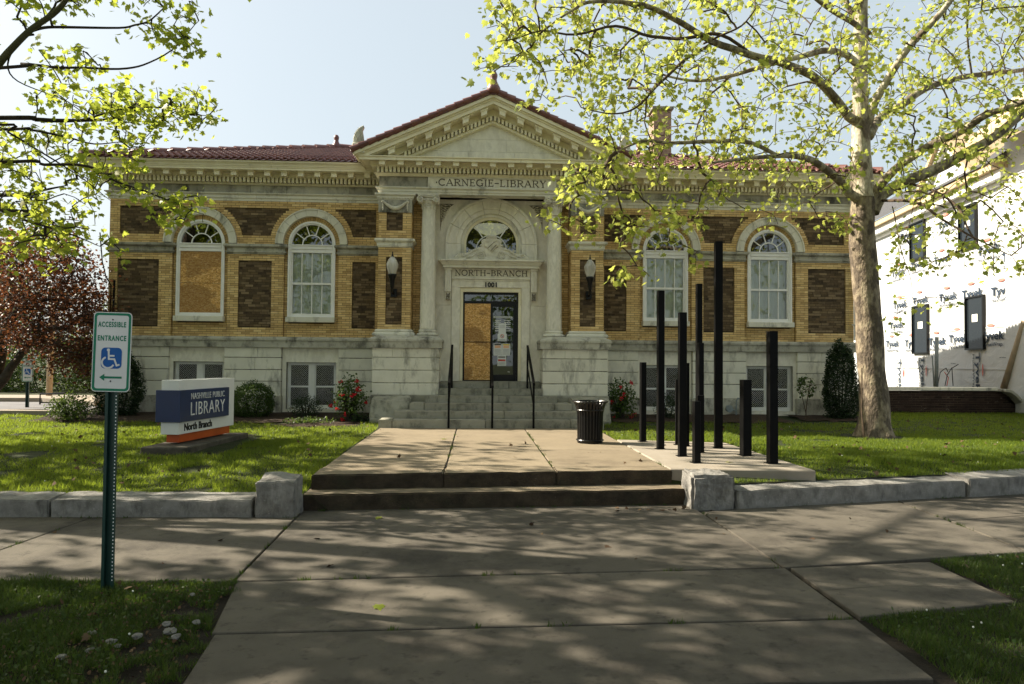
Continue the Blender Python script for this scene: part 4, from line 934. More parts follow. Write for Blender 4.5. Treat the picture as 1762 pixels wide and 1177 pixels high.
# ---- entrance stair: every stone a part
stair = thing('entrance_steps', (X0, 15, .35), 'grey weathered stone steps climbing to the portal door', 'steps')
def strow(hw, y0_, y1_, z0_, z1_, cuts, extra=0):
    xs = [-hw]+list(cuts)+[hw]
    for i, (a, b) in enumerate(zip(xs, xs[1:])):
        me = stone(X0+a+.003, X0+b-.003, y0_, y1_, z0_, z1_-.002*(i % 2), .004, .012, .2, seed=hash((round(a, 2), round(z0_, 2))) % 97)
        link('step_stone', me, 'step_stone', stair, smooth=False)
strow(2.22, 14.22, 14.9, .30, .508, (-1.95, -.13, 1.55)); strow(1.95, 14.57, 15.25, .50, .648, (.25,)); strow(1.68, 14.92, 15.6, .64, .79, (-1.38, -.13, 1.3)); strow(1.40, 15.27, 15.95, .78, .928, (.16,)); strow(1.118, 15.62, 16.38, .92, 1.07, ()); strow(1.118, 15.97, 16.38, 1.06, 1.2105, (.4,))
# sloping rough cheek stones beside the steps
for s in (-1, 1):
    a, b = sorted((X0+s*1.70, X0+s*2.52)); me = stone(a, b, 15.05, 15.70, .28, .90, .02, .03, .15, seed=5+s)
    for v in me.vertices:
        if v.co.z > .5: v.co.y += max(0, (v.co.z-.5))*.55; v.co.z -= max(0, 15.35-v.co.y)*.5
    link('cheek_stone', me, 'step_stone', stair)
# handrails
def handrail(u, ztop0, ztop1, label, bars):
    t = thing('stair_handrail', (X0+u, 14.3, .35), label, 'handrail', 'iron handrails on the entrance steps')
    y0_, y1_ = 14.16, 15.95
    m = MB(); m.box(X0+u-.020, X0+u+.020, y0_, y0_+.04, .352, ztop0); m.build('post', 'dull_metal', t)
    m = MB(); m.box(X0+u-.020, X0+u+.020, y1_-.04, y1_, 1.06, ztop1); m.build('post', 'dull_metal', t)
    m = MB(); m.hexa([(X0+u-.024, y0_-.03, ztop0-.02), (X0+u+.024, y0_-.03, ztop0-.02), (X0+u+.024, y1_+.02, ztop1-.02), (X0+u-.024, y1_+.02, ztop1-.02), (X0+u-.024, y0_-.03, ztop0+.025), (X0+u+.024, y0_-.03, ztop0+.025), (X0+u+.024, y1_+.02, ztop1+.025), (X0+u-.024, y1_+.02, ztop1+.025)]); m.build('rail', 'dull_metal', t)
    if bars:
        m = MB(); m.hexa([(X0+u-.012, y0_+.02, ztop0-.45), (X0+u+.012, y0_+.02, ztop0-.45), (X0+u+.012, y1_, ztop1-.45), (X0+u-.012, y1_, ztop1-.45), (X0+u-.012, y0_+.02, ztop0-.42), (X0+u+.012, y0_+.02, ztop0-.42), (X0+u+.012, y1_, ztop1-.42), (X0+u-.012, y1_, ztop1-.42)]); m.build('mid_rail', 'dull_metal', t)
handrail(-.85, 1.22, 2.0, 'black iron handrail on the left side of the entrance steps', True)
handrail(0.0, 1.16, 1.86, 'black iron handrail up the middle of the entrance steps', False)
handrail(.81, 1.22, 2.0, 'black iron handrail on the right side of the entrance steps, nearest the bin', True)
# lanterns
def lanternglass():
    m, nt, b = newmat('lantern_glass'); b.inputs['Base Color'].default_value = (.75, .74, .66, 1); b.inputs['Roughness'].default_value = .25; b.inputs['Transmission Weight'].default_value = .35; b.inputs['IOR'].default_value = 1.3
    w = N(nt, 'ShaderNodeTexNoise', Scale=9.0); nt.links.new(pos(nt, (1, 1, .3)), w.inputs['Vector']); r = ramp(nt, w.outputs[0], [(.3, (.45, .43, .36)), (.7, (.85, .84, .78))]); nt.links.new(r.outputs[0], b.inputs['Base Color']); return m
M['lantern_glass'] = lanternglass()
def lantern(u, label):
    x, y = X0+u, 15.72; t = thing('wall_lantern', (x, 16, 3.3), label, 'wall lamp', 'acorn lanterns flanking the portal')
    m = MB(); n = 28; prof = [(.075, 3.535), (.095, 3.60), (.118, 3.68), (.128, 3.75), (.118, 3.78), (.075, 3.86), (.045, 3.90), (.02, 3.92)]
    P = [((r_*(1+.03*(i % 2)))*math.cos(6.2832*i/n)+x, (r_*(1+.03*(i % 2)))*math.sin(6.2832*i/n)+y, z) for r_, z in prof for i in range(n)]
    m.add(P, [(k*n+i, k*n+(i+1) % n, (k+1)*n+(i+1) % n, (k+1)*n+i) for k in range(len(prof)-1) for i in range(n)]); m.build('glass_globe', 'lantern_glass', t, smooth=True)
    m = MB(); m.lathe(x, y, [(.03, 3.915), (.035, 3.93), (.012, 3.945), (.02, 3.965), (.008, 3.985), (.014, 4.0), (.003, 4.03)], 12); m.build('finial', 'metal', t, smooth=True)
    m = MB(); m.lathe(x, y, [(.02, 3.20), (.035, 3.25), (.05, 3.34), (.062, 3.42), (.095, 3.50), (.10, 3.53), (.08, 3.537)], 16); m.build('holder', 'metal', t, smooth=True)
    m = MB(); m.tube([(x, 16.03, 3.14), (x, 15.88, 3.13), (x, 15.75, 3.16), (x, y, 3.24)], .026, 8); m.box(x-.055, x+.075, 15.93, 16.03, 3.06, 3.24); m.build('bracket', 'metal', t)
lantern(-2.155, 'acorn glass wall lantern on the pilaster left of the door'); lantern(2.155, 'acorn glass wall lantern on the pilaster right of the door')
# downpipes and service cable
dp = thing('downpipe', (X0+8.62, 16.9, 2.2), 'white metal downpipe at the right corner of the library', 'downpipe')
pth = [(X0+8.70, 16.52, 6.0), (X0+8.66, 16.86, 5.7), (X0+8.66, 16.88, 4.55), (X0+8.74, 16.76, 4.38), (X0+8.74, 16.76, 4.15), (X0+8.75, 16.88, 4.0), (X0+8.75, 16.88, 2.25)]
m = MB(); m.tube(pth, .036, 8); m.build('pipe', 'white_paint', dp)
for z in (5.0, 3.6, 2.6): m = MB(); m.box(X0+8.66-.05+(.09 if z < 4 else 0), X0+8.66+.05+(.09 if z < 4 else 0), 16.83, 16.95, z, z+.03); m.build('strap', 'white_paint', dp)
cb = thing('service_cable', (X0-8.68, 16.9, 2.2), 'black electric cable running down the left corner of the library', 'cable')
a_ = [at(172, 400, 16.2), at(176, 450, 16.5), at(182, 475, 16.8), Vector((X0-8.66, 16.9, 3.32)), Vector((X0-8.68, 16.9, 2.2))]
m = MB(); m.tube(a_, .013, 6); m.build('cable', 'dull_metal', cb); m = MB(); m.tube([(X0-8.60, 16.92, 3.45), (X0-8.61, 16.92, 2.2)], .022, 6); m.build('conduit', 'dull_metal', cb)
# ================================================================ GROUND, PAVEMENT, TERRACE
def lerp(a, b, t): return a+(b-a)*t
def kerb_y(x):
    if x < 2.7: return 7.80
    return 8.13+(x-2.98)*.229
def LH(x, y):
    """height of the lawn"""
    if (-1.72 < x < 2.3 and y < 9.2) or (2.2 < x < 2.75 and y < 8.75): return -.05
    ya = kerb_y(x)+.25; t = min(1, max(0, (y-ya)/(3.2 if x < 2 else .9))); t = t*t*(3-2*t)
    if x > 2.4: return .235+.09*t+.09*min(1, max(0, (y-14.1)/2.4))
    return .165+.16*t+.09*min(1, max(0, (y-14.1)/2.4))
m = MB(); m.add([(-500, -500, -.16), (500, -500, -.16), (500, 900, -.16), (-500, 900, -.16)], [(0, 1, 2, 3)]); struct(m.build('ground', 'turf', None))
m = MB(); m.add([(-60, -9, -.12), (60, -9, -.12), (60, 2.95, -.12), (-60, 2.95, -.12)], [(0, 1, 2, 3)]); struct(m.build('road', 'asphalt', None))
V = []; nx, ny = 170, 60; xs = np.concatenate([np.linspace(-70, -14, 12), np.linspace(-13.4, 16, 120), np.linspace(17, 90, 12)]); 
rows_ = [0, .1, .25, .5, .8, 1.1, 1.5, 2, 2.5, 3, 3.5, 4, 5, 6, 7, 8, 10, 14, 20, 35, 60, 120]
for r_ in rows_:
    for x in xs:
        y = kerb_y(float(x))+.28+r_; V.append((x, y, LH(float(x), y)+.012*mnoise.noise(Vector((x*.6, y*.6, 0)))))
k = len(xs); m = MB(); m.add(V, [(j*k+i, j*k+i+1, (j+1)*k+i+1, (j+1)*k+i) for j in range(len(rows_)-1) for i in range(k-1)]); struct(m.build('lawn', 'turf', None, smooth=True))
# verge between pavement and road
m = MB(); m.add([(-60, 2.95, -.03), (60, 2.95, -.03), (60, 17, -.03), (-60, 17, -.03)], [(0, 1, 2, 3)]); struct(m.build('verge', 'soil', None))
# pavement of separately cast slabs
def near_y(x):
    P = [(-40, 6.6), (-12, 5.9), (-4.1, 5.6), (-1.8, 5.54), (2.55, 5.81), (3.84, 5.957), (4.93, 6.24), (8, 7.0), (14, 8.5), (60, 20)]
    for (a, b), (c, d) in zip(P, P[1:]):
        if x <= c: return b+(d-b)*(x-a)/(c-a)
    return 20
pave = thing('pavement', (0, 6.5, 0), 'sunlit tan concrete pavement slabs crossing in front of the kerb', 'pavement'); del pave['category']; pave['kind'] = 'structure'
def slab(P, par=pave, z0=-.08, z1=0, mat='paving', name='slab', g=.007):
    c = sum((Vector(p) for p in P), Vector((0, 0)))/len(P); Q = []
    for p in P:
        d = Vector(p)-c; Q.append(tuple(c+d*(1-g/ max(.3, min(abs(d.x), abs(d.y))))))
    m = MB(); m.prism(Q, z0, z1, axis='z'); return m.build(name, mat, par, bevel=.006)
def xat(line, y): (a, b), (c, d) = line; return a+(c-a)*(y-b)/(d-b)
J = [((-13.2, 5.9), (-13.0, 8)), ((-10.95, 5.9), (-10.8, 8)), ((-8.7, 5.7), (-8.55, 8)), ((-6.4, 5.6), (-6.25, 8)), ((-4.13, 5.6), (-3.96, 7.9)), ((-1.79, 5.54), (-1.868, 7.76)), ((2.515, 5.8), (2.525, 8.1)), ((4.93, 6.24), (5.13, 8.5)), ((7.4, 6.9), (7.65, 9.1)), ((9.9, 7.5), (10.1, 9.7)), ((12.4, 8.1), (12.6, 10.3))]
for a, b in zip(J, J[1:]):
    xl, xr = a[0][0], b[0][0]; yl, yr = near_y(xl), near_y(xr)
    fl, fr = (kerb_y(a[1][0])+.2, kerb_y(b[1][0])+.2); fl = max(fl, 8.45) if -2.5 < xl < 2.0 else fl; fr = max(fr, 8.45) if -2 < xr < 2.9 else fr
    tl = (xat(a, fl), fl); tr = (xat(b, fr), fr); bl = (xat(a, yl), yl); br = (xat(b, yr), yr)
    if xl > 4.5:
        ml = ((tl[0]+bl[0])/2, bl[1]*.47+tl[1]*.53-.1); mr = ((tr[0]+br[0])/2, br[1]*.47+tr[1]*.53-.1)
        slab([bl, br, mr, ml]); slab([ml, mr, tr, tl])
    else: slab([bl, br, tr, tl])
m = MB(); m.add([(-14, 3.0, -.022), (14, 3.0, -.022), (14, 11.3, -.022), (-14, 8.2, -.022)], [(0, 1, 2, 3)]); 
jb = MB(); jb.add([(-13.1, 5.95, -.055), (-1.8, 5.58, -.055), (-1.6, 3.2, -.055), (2.5, 3.2, -.055), (2.55, 4.7, -.055), (3.8, 4.9, -.055), (3.82, 5.96, -.055), (12.4, 8.2, -.055), (12.4, 10.2, -.055), (2.5, 8.1, -.055), (2.5, 8.4, -.055), (-1.9, 8.4, -.055), (-1.9, 7.9, -.055), (-13.1, 7.9, -.055)], [tuple(range(14))]); jb.build('joint_bed', 'joint', pave)
slab([(-1.795, 5.525), (2.545, 5.795), (2.515, 4.645), (-1.60, 4.495)]); slab([(2.56, 5.80), (3.84, 5.95), (3.81, 4.93), (2.53, 4.665)]); slab([(-1.59, 4.48), (2.51, 4.63), (2.47, 3.74), (-1.48, 3.62)])
slab([(-1.47, 3.605), (1.85, 3.70), (1.85, 3.0), (-1.40, 3.0)])
M['tactile'] = pm('tactile_paving', [(.045, .022, .018), (.07, .034, .028)], 8, rough=.8)
tp = slab([(1.87, 3.675), (2.46, 3.69), (2.44, 3.0), (1.87, 3.0)], mat='tactile', name='tactile_plate')
m = MB()
for i in range(9):
    for j in range(9): m.lathe(1.92+i*.06, 3.64-j*.06, [(.014, 0), (.012, .004), (.006, .006)], 8)
m.build('tactile_domes', 'tactile', tp)
def crack(P, name='crack'):
    m = MB(); Q = []
    for (a, b), (c, d) in zip(P, P[1:]):
        for t in range(8): Q.append((lerp(a, c, t/8)+random.uniform(-.012, .012), lerp(b, d, t/8)+random.uniform(-.012, .012)))
    Q.append(P[-1]); w = [random.uniform(.0012, .0035) for _ in Q]; w[0] = w[-1] = .0005
    m.add([(x, y+s*k, .0006) for (x, y), k in zip(Q, w) for s in (-1, 1)], [(2*i, 2*i+2, 2*i+3, 2*i+1) for i in range(len(Q)-1)]); m.build(name, 'joint', pave)
crack([(5.3, 7.3), (6.2, 7.55), (7.4, 7.7)]); crack([(-1.2, 8.02), (.4, 7.98), (1.6, 8.1)]); crack([(2.54, 5.2), (3.1, 5.32), (3.8, 5.25)]); crack([(-3.2, 5.6), (-3.35, 6.5), (-3.1, 7.7)])
# kerb of long limestone blocks, and the two corner blocks
def kstone(p, q, depth, z0, z1, name, label, cat, grp, seed, amp=.008):
    L = math.hypot(q[0]-p[0], q[1]-p[1]); me = stone(0, L, 0, depth, z0, z1, amp*.95, .012, .07, seed)
    for v in me.vertices:
        v.co.z += max(0, v.co.z)/z1*.03*v.co.y/depth
    a = math.atan2(q[1]-p[1], q[0]-p[0]); o = link(name, me, 'kerbstone', None, mw=Matrix.Translation((p[0], p[1], 0)) @ Matrix.Rotation(a, 4, 'Z')); return tag(o, label, cat, grp)
G = 'limestone kerb stones edging the lawn'
kstone((-4.40, 7.79), (-2.325, 7.76), .36, -.05, .175, 'kerb_stone', 'long limestone kerb stone beside the left corner block, its right end chipped', 'kerb stone', G, 1)
kstone((-9.2, 7.86), (-4.42, 7.79), .36, -.05, .175, 'kerb_stone', 'limestone kerb stone running out of frame to the left of the sign post', 'kerb stone', G, 2)
kstone((3.0, 8.135), (6.20, 8.868), .36, -.05, .20, 'kerb_stone', 'long limestone kerb stone right of the right corner block', 'kerb stone', G, 3)
kstone((6.215, 8.84), (12.5, 10.28), .40, -.05, .225, 'kerb_stone', 'slightly raised limestone kerb stone at the far right edge', 'kerb stone', G, 4)
me = stone(-2.29, -1.885, 7.74, 8.10, -.04, .375, .016, .014, .045, 11)
for v in me.vertices:
    v.co.z += max(0, v.co.z)/.37*(.09*(v.co.y-7.74)-.02*abs(v.co.x+2.09))
tag(link('corner_block', me, 'kerbstone', None), 'rough cube of grey limestone left of the pavement steps', 'stone block', 'corner blocks at the pavement steps')
me = stone(2.46, 2.965, 8.11, 8.52, -.04, .385, .018, .03, .045, 12)
for v in me.vertices:
    v.co.z += max(0, v.co.z)/.37*(.04*(v.co.y-8.1)-.06*max(0, v.co.x-2.75))
    v.co.y += .14*(v.co.x-2.46)*.4
tag(link('corner_block', me, 'kerbstone', None), 'rounded grey limestone block right of the pavement steps', 'stone block', 'corner blocks at the pavement steps')
# two steps up to the terrace
ps = thing('pavement_steps', (.3, 8.3, 0), 'two dark weathered concrete steps rising from the pavement to the entrance walk', 'steps')
def wedge_slab(x0, x1, yl, yr, yb, z0, z1, seed):
    me = stone(0, x1-x0, 0, 1, z0, z1, .006, .014, .11, seed)
    for v in me.vertices:
        t = v.co.x/(x1-x0); yf = yl+(yr-yl)*t; v.co.y = yf+(v.co.y)*(yb-yf)
        v.co.x += x0
    return me
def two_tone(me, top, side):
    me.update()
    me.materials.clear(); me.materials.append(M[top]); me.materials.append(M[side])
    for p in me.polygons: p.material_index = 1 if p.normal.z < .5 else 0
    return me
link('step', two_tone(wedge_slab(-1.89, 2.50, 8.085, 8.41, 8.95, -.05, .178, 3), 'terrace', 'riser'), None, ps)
xs3 = (-1.86, -.36, .975, 2.42)
fy = lambda x: 8.38+(x+1.86)*.092
for i, (a, b) in enumerate(zip(xs3, xs3[1:])):
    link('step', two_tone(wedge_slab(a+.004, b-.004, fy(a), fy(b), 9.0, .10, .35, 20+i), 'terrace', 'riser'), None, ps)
walk = thing('entrance_walk', (.3, 11, .35), 'tan concrete walk leading to the entrance steps', 'walk'); del walk['category']; walk['kind'] = 'structure'
m = MB(); m.box(-1.83, 2.36, 9.02, 14.3, .1, .338); m.build('joint_bed', 'joint', walk)
ys = (9.004, 9.42+.5, 10.71, 12.4, 14.27)
for i, (a, b) in enumerate(zip((-1.845, -.345, .975), (-.355, .965, 2.38))):
    yc = ((9.004, 9.42, 14.27), (9.004, 10.69, 14.27), (9.004, 10.73, 14.27))[i]
    for c, d in zip(yc, yc[1:]): slab([(a, c), (b, c), (b, d), (a, d)], walk, .2, .35+.001*i, 'terrace', g=.005)
m = MB(); m.prism([(2.395, 8.80), (4.165, 8.67), (4.10, 11.75), (2.395, 12.15)], .2, .358, axis='z')
me = m.mesh('s'); o = m.build('sculpture_base', 'new_concrete', None, bevel=.012); tag(o, 'pale concrete pad under the black posts', 'concrete pad'); o['kind'] = 'structure'; del o['category']
# planting bed along the wall
def bed(x0, x1, y0, y1, n):
    V = [(lerp(x0, x1, i/20)+random.uniform(-.05, .05), lerp(y0, y1, j/5)+(random.uniform(-.12, .12) if j == 0 else 0)) for j in range(6) for i in range(21)]
    m = MB(); m.add([(x, y, LH(x, y)+.018+.03*mnoise.noise(Vector((x*3, y*3, 1)))+(.02 if y > y0+.3 else 0)) for x, y in V], [(j*21+i, j*21+i+1, (j+1)*21+i+1, (j+1)*21+i) for j in range(5) for i in range(20)]); struct(m.build('planting_bed', 'mulch', None))
bed(-9.0, -2.25, 15.0, 16.95, 0); bed(2.95, 6.9, 15.3, 16.95, 0); bed(7.3, 9.0, 15.7, 16.95, 0)
m = MB(); n = 26
for r_ in range(3): pass
V = [(-3.2, 14.75, LH(-3.2, 14.75)+.06)]+[(-3.2+(.95+random.uniform(-.08, .08))*math.cos(6.283*i/n), 14.85+(.42+random.uniform(-.04, .04))*math.sin(6.283*i/n), LH(-3, 14.8)-.005) for i in range(n)]
m.add(V, [(0, i+1, (i+1) % n+1) for i in range(n)]); struct(m.build('mulch_patch', 'mulch', None, smooth=True))

# ================================================================ BLACK POSTS
PO = [((2.765, 11.83), 1.665, .090, 'shortest black steel post at the back left of the group, just right of the bin'), ((2.80, 10.83), 2.753, .098, 'tall black steel post second from the left of the group'),
 ((3.216, 11.39), 1.40, .06, 'thin short black post half hidden behind the third tall post from the left'), ((2.892, 9.992), 2.365, .104, 'medium black steel post standing in front of the thin short post'),
 ((3.30, 11.20), 1.66, .085, 'short black post tucked behind the right edge of the medium post'), ((3.71, 11.853), 2.98, .092, 'second tallest black post, at the back of the group'),
 ((3.462, 10.98), 1.97, .08, 'medium black post just in front of the second tallest post'), ((2.888, 9.328), 1.161, .085, 'shortest black post at the front of the group, beside a slightly taller one'),
 ((3.277, 10.415), 1.19, .10, 'short black post right behind the front short post'), ((3.742, 10.984), 3.541, .117, 'tallest black steel post, rising above the window belt'),
 ((3.823, 10.072), 1.428, .125, 'short thick black post second from the right of the group'), ((3.875, 9.278), 2.083, .112, 'rightmost black post at the front of the pad')]
for (x, y), zt, w, lab in PO:
    t = thing('steel_post', (x, y, .358), lab, 'post', 'black square posts of the pavement sculpture')
    a = random.uniform(-.15, .15)
    m = MB(); m.rbox(x, y, .366, zt, w, w, a); m.build('shaft', 'dull_metal', t, bevel=.004)
    m = MB(); m.rbox(x, y, .3585, .366, w+.05, w+.05, a); m.build('base_plate', 'metal', t)

# ================================================================ LITTER BIN
bx, by = 1.868, 11.703
t = thing('litter_bin', (bx, by, .35), 'black slatted steel litter bin with flared rim beside the entrance walk', 'litter bin')
prof = [(.205, .36), (.208, .6), (.212, .8), (.225, .90), (.25, .97), (.275, 1.015)]
for i in range(26):
    a = 6.2832*i/26; m = MB(); P = []
    for r_, z in prof:
        for da in (-.075, .075): P.append((bx+r_*math.cos(a+da), by+r_*math.sin(a+da), z))
    P += [(bx+(x-bx)*.96, by+(y-by)*.96, z) for x, y, z in P]; k = len(prof)*2
    F_ = []
    for j in range(len(prof)-1):
        o = 2*j; F_ += [(o, o+1, o+3, o+2), (k+o, k+o+2, k+o+3, k+o+1), (o, o+2, k+o+2, k+o), (o+1, k+o+1, k+o+3, o+3)]
    m.add(P, F_); m.build('slat', 'metal', t)
m = MB()
for r_, z in ((.28, 1.02), (.222, .885), (.212, .40)): m.tube([(bx+r_*math.cos(6.2832*i/32), by+r_*math.sin(6.2832*i/32), z) for i in range(33)], .013, 6, cap=False)
m.build('ring', 'metal', t)
m = MB(); m.lathe(bx, by, [(.18, .37), (.19, .98), (.175, .98), (.17, .5)], 24); m.build('liner', 'dull_metal', t)
m = MB(); m.lathe(bx, by, [(.20, .352), (.21, .40), (.15, .41)], 24); m.build('foot', 'metal', t)

# ================================================================ LIBRARY SIGN
M['sign_white'] = pm('sign_white', [(.68, .69, .67), (.76, .77, .75)], 3, rough=.35); M['sign_blue'] = pm('sign_blue', [(.004, .018, .075), (.006, .024, .095)], 3, rough=.3, spec=.5); M['sign_orange'] = pm('sign_orange', [(.42, .07, .015), (.55, .10, .02)], 3, rough=.4); M['sign_letter'] = pm('sign_letter', [(.70, .71, .70), (.75, .75, .74)], 3, rough=.4)
A_ = Vector((-4.30, 10.76)); B_ = Vector((-4.055, 12.42)); dl = (B_-A_); LEN = dl.length; dl.normalize(); nl = Vector((dl.y, -dl.x))
M['dark_footing'] = pm('dark_footing', [(.05, .045, .035), (.13, .115, .09)], 4, rough=.95, bump=.6)
sg = thing('library_sign', (-4.35, 11.6, .36), 'white and navy library name sign on an orange plinth on the left lawn', 'sign')
def sbox(s0, s1, n0, n1, z0, z1, name, mat, par=sg, bevel=.003):
    q = [A_+dl*a+nl*b for a, b in ((s0, n1), (s0, n0), (s1, n0), (s1, n1))]
    m = MB(); m.hexa([(p.x, p.y, z0) for p in q]+[(p.x, p.y, z1) for p in q]); return m.build(name, mat, par, bevel=bevel)
sbox(-.0, LEN, -.27, 0, .555, 1.345, 'body', 'sign_white'); blue = sbox(-.045, LEN-.26, -.33, .045, .735, 1.20, 'name_panel', 'sign_blue'); sbox(.10, LEN-.06, -.24, -.04, .43, .5545, 'plinth', 'sign_orange')
sm = Matrix(((dl.x, -nl.x, 0, 0), (dl.y, -nl.y, 0, 0), (0, 0, 1, 0), (0, 0, 0, 1)))
def sgn_text(s, size, along, out, z, mat, par, off=0, sx=1, sp=1):
    me = text(s, size, .004, off, sx, sp); c = A_+dl*along+nl*out; link('lettering', me, mat, par, mw=Matrix.Translation((c.x, c.y, z)) @ sm)
mid = (-.045+LEN-.26)/2+.06
sgn_text('NASHVILLE PUBLIC', .135, mid, .049, 1.098, 'sign_letter', blue, -.0015, .80, 1.12); sgn_text('LIBRARY', .29, mid, .049, .905, 'sign_letter', blue, -.003, .90, 1.08)
sgn_text('North Branch', .150, .55, .004, .645, 'ink', sg, .003, .95)
q = [Vector((-4.72, 10.50)), Vector((-4.05, 10.52)), Vector((-3.88, 12.66)), Vector((-4.55, 12.62))]
m = MB(); m.prism([tuple(p) for p in q], .22, .405, axis='z'); o = m.build('footing', 'dark_footing', sg, bevel=.015)

# ================================================================ ACCESSIBLE ENTRANCE SIGNS
M['sign_green'] = pm('sign_green', [(.005, .17, .09), (.008, .20, .11)], 3, rough=.35); M['sign_face'] = pm('sign_face', [(.66, .66, .64), (.72, .72, .70)], 3, rough=.35); M['post_green'] = pm('post_green', [(.008, .035, .028), (.015, .05, .04)], 8, rough=.4, spec=.4); M['access_blue'] = pm('access_blue', [(.005, .09, .33), (.006, .10, .36)], 3, rough=.35)
def rrect(w, h, r, n=6): return [(sx*(w/2-r)+r*math.cos(R(a)), sz*(h/2-r)+r*math.sin(R(a))) for sx, sz, a0 in ((1, 1, 0), (-1, 1, 90), (-1, -1, 180), (1, -1, 270)) for a in [a0+90*i/n for i in range(n+1)]]
def asign(x, y, z, zc, label, tilt=0):
    t = thing('accessible_sign', (x, y, z), label, 'sign', 'accessible entrance signs')
    TM = Matrix.Translation((x, y, 0)) @ Matrix.Rotation(tilt, 4, 'Y')
    def pc(mb, name, mat, par=t, bevel=0):
        me = mb.mesh(name); return link(name, me, mat, par, mw=Matrix.Translation((x, y, zc)) @ Matrix.Rotation(tilt, 4, 'Y'))
    m = MB()
    # flanged channel post with punched holes shown as bright slots
    for a, b, c, d in ((-.043, -.030, -.004, .014), (-.030, -.022, -.004, .032), (-.022, .022, .026, .034), (.022, .030, -.004, .032), (.030, .043, -.004, .014)): m.box(x+a, x+b, y+c+.004, y+d+.004, z-.1, zc+.25)
    m.build('post', 'post_green', t)
    m = MB(); k = 0
    while z+.05+k*.026 < zc-.32: m.box(x+.032, x+.0395, y-.0012, y+.0, z+.05+k*.026, z+.058+k*.026); k += 1
    m.build('post_holes', 'white_paint', t)
    w, h = .272, .578
    m = MB(); m.prism(rrect(w, h, .03), -.008, -.005); bd = pc(m, 'board', 'sign_face')
    m = MB(); o_, i_ = rrect(w-.012, h-.012, .026), rrect(w-.046, h-.046, .016); n = len(o_)
    m.add([(p[0], -.0092, p[1]) for p in o_+i_], [(j, (j+1) % n, n+(j+1) % n, n+j) for j in range(n)]); pc(m, 'border', 'sign_green', bd)
    def tx(s, size, cz, mat='sign_green', sx=.8, off=.0015):
        me = text(s, size, .0006, off, sx, 1.22); link('lettering', me, mat, bd, mw=Matrix.Translation((x, y-.0095, zc+cz)) @ Matrix.Rotation(tilt, 4, 'Y'))
    tx('ACCESSIBLE', .052, .198, sx=.60); tx('ENTRANCE', .052, .098, sx=.66)
    m = MB(); m.prism([(p[0], p[1]-.045) for p in rrect(.146, .152, .03)], -.0098, -.0086); pc(m, 'symbol_panel', 'access_blue', bd)
    m = MB(); wd = .0062
    def stroke(P):
        for (a, b), (c, d) in zip(P, P[1:]):
            L = math.hypot(c-a, d-b); nx_, nz_ = -(d-b)/L*wd, (c-a)/L*wd; ex, ez = (c-a)/L*wd*.7, (d-b)/L*wd*.7
            m.prism([(a+nx_-ex, b+nz_-ez), (a-nx_-ex, b-nz_-ez), (c-nx_+ex, d-nz_+ez), (c+nx_+ex, d+nz_+ez)][::-1], -.0112-.0002*(len(m.v) % 5), -.0099)
    stroke([(-.020, .002), (-.017, -.052), (.022, -.052), (.040, -.098), (.056, -.092)]); stroke([(-.018, -.028), (.018, -.028)])
    stroke([(-.022+.043*math.cos(R(a)), -.077+.040*math.sin(R(a))) for a in range(120, 345, 15)])
    m.prism([(-.022+.011*math.cos(R(a)), .014+.011*math.sin(R(a))) for a in range(0, 360, 30)], -.0114, -.0099); pc(m, 'symbol', 'sign_face', bd)
    m = MB(); m.prism([(-.080, -.185), (-.045, -.160), (-.045, -.1775), (.078, -.1775), (.078, -.1925), (-.045, -.1925), (-.045, -.210)][::-1], -.0100, -.0086); pc(m, 'arrow', 'sign_green', bd)
    for bz in (.235, -.212):
        m = MB(); m.sphere((0, -.010, bz), .0055, 8, 4); pc(m, 'bolt', 'metal', bd)
asign(-2.640, 5.40, 0, 1.70, 'green bordered white accessible entrance sign on a green post in the front verge', R(1.0))
asign(-10.95, 18.3, .40, 1.36, 'small distant accessible entrance sign by the driveway, under the purple tree')

# ================================================================ GAS METER
gm = thing('gas_meter', (6.25, 16.75, .42), 'grey gas meter and pipe against the stone base behind the posts', 'gas meter')
M['meter_grey'] = pm('meter_grey', [(.16, .19, .19), (.24, .27, .27)], 6, rough=.5)
m = MB(); m.lathe(6.33, 16.70, [(.06, .47), (.10, .50), (.11, .58), (.10, .68), (.06, .72), (.03, .74)], 16); m.build('meter_body', 'meter_grey', gm, smooth=True)
m = MB(); m.tube([(6.33, 16.70, .73), (6.33, 16.70, .83), (6.15, 16.70, .84), (6.12, 16.70, .80), (6.12, 16.72, .35)], .02, 8); m.build('pipe', 'meter_grey', gm)
m = MB(); m.tube([(5.95, 16.66, .60), (5.95, 16.74, .60)], .085, 14); m.tube([(5.95, 16.72, .60), (6.12, 16.72, .55)], .02, 8); m.build('regulator', 'meter_grey', gm)

# ================================================================ NEIGHBOUR'S BRICK GARDEN WALL AND WRAPPED HOUSE
M['red_brick'] = pm('garden_wall_brick', [(.018, .010, .008), (.05, .03, .022)], 10, rough=.95, island=[(.010, .007, .006), (.035, .02, .015), (.022, .013, .010), (.06, .038, .028)], bump=.5, stain=((.30, .27, .22), 8, (1, 1, 1.5), .62, .71, .6))
gw = thing('garden_wall', (12, 18.3, .4), 'low dark brick garden wall with concrete coping right of the big tree', 'brick wall')
yw = 18.3; xa, xb = 9.3, 13.66
rb = []
for k in range(13):
    z = .30+k*.062; x = xa-(.1 if k % 2 else 0)
    while x < 16.2:
        ztop = 1.0 if x < xb else 1.0-(x-xb)*.95
        if z+.05 < ztop: rb.append((max(x, xa), x+.195, z))
        x += .205
rb.sort(key=lambda b: 0 if b[0] > 10.5 and b[2] > .36 else 1)
cache = MB(); cache.box(0, .195, 0, .09, 0, .053); bme = cache.mesh('brick'); bme.materials.append(M['red_brick'])
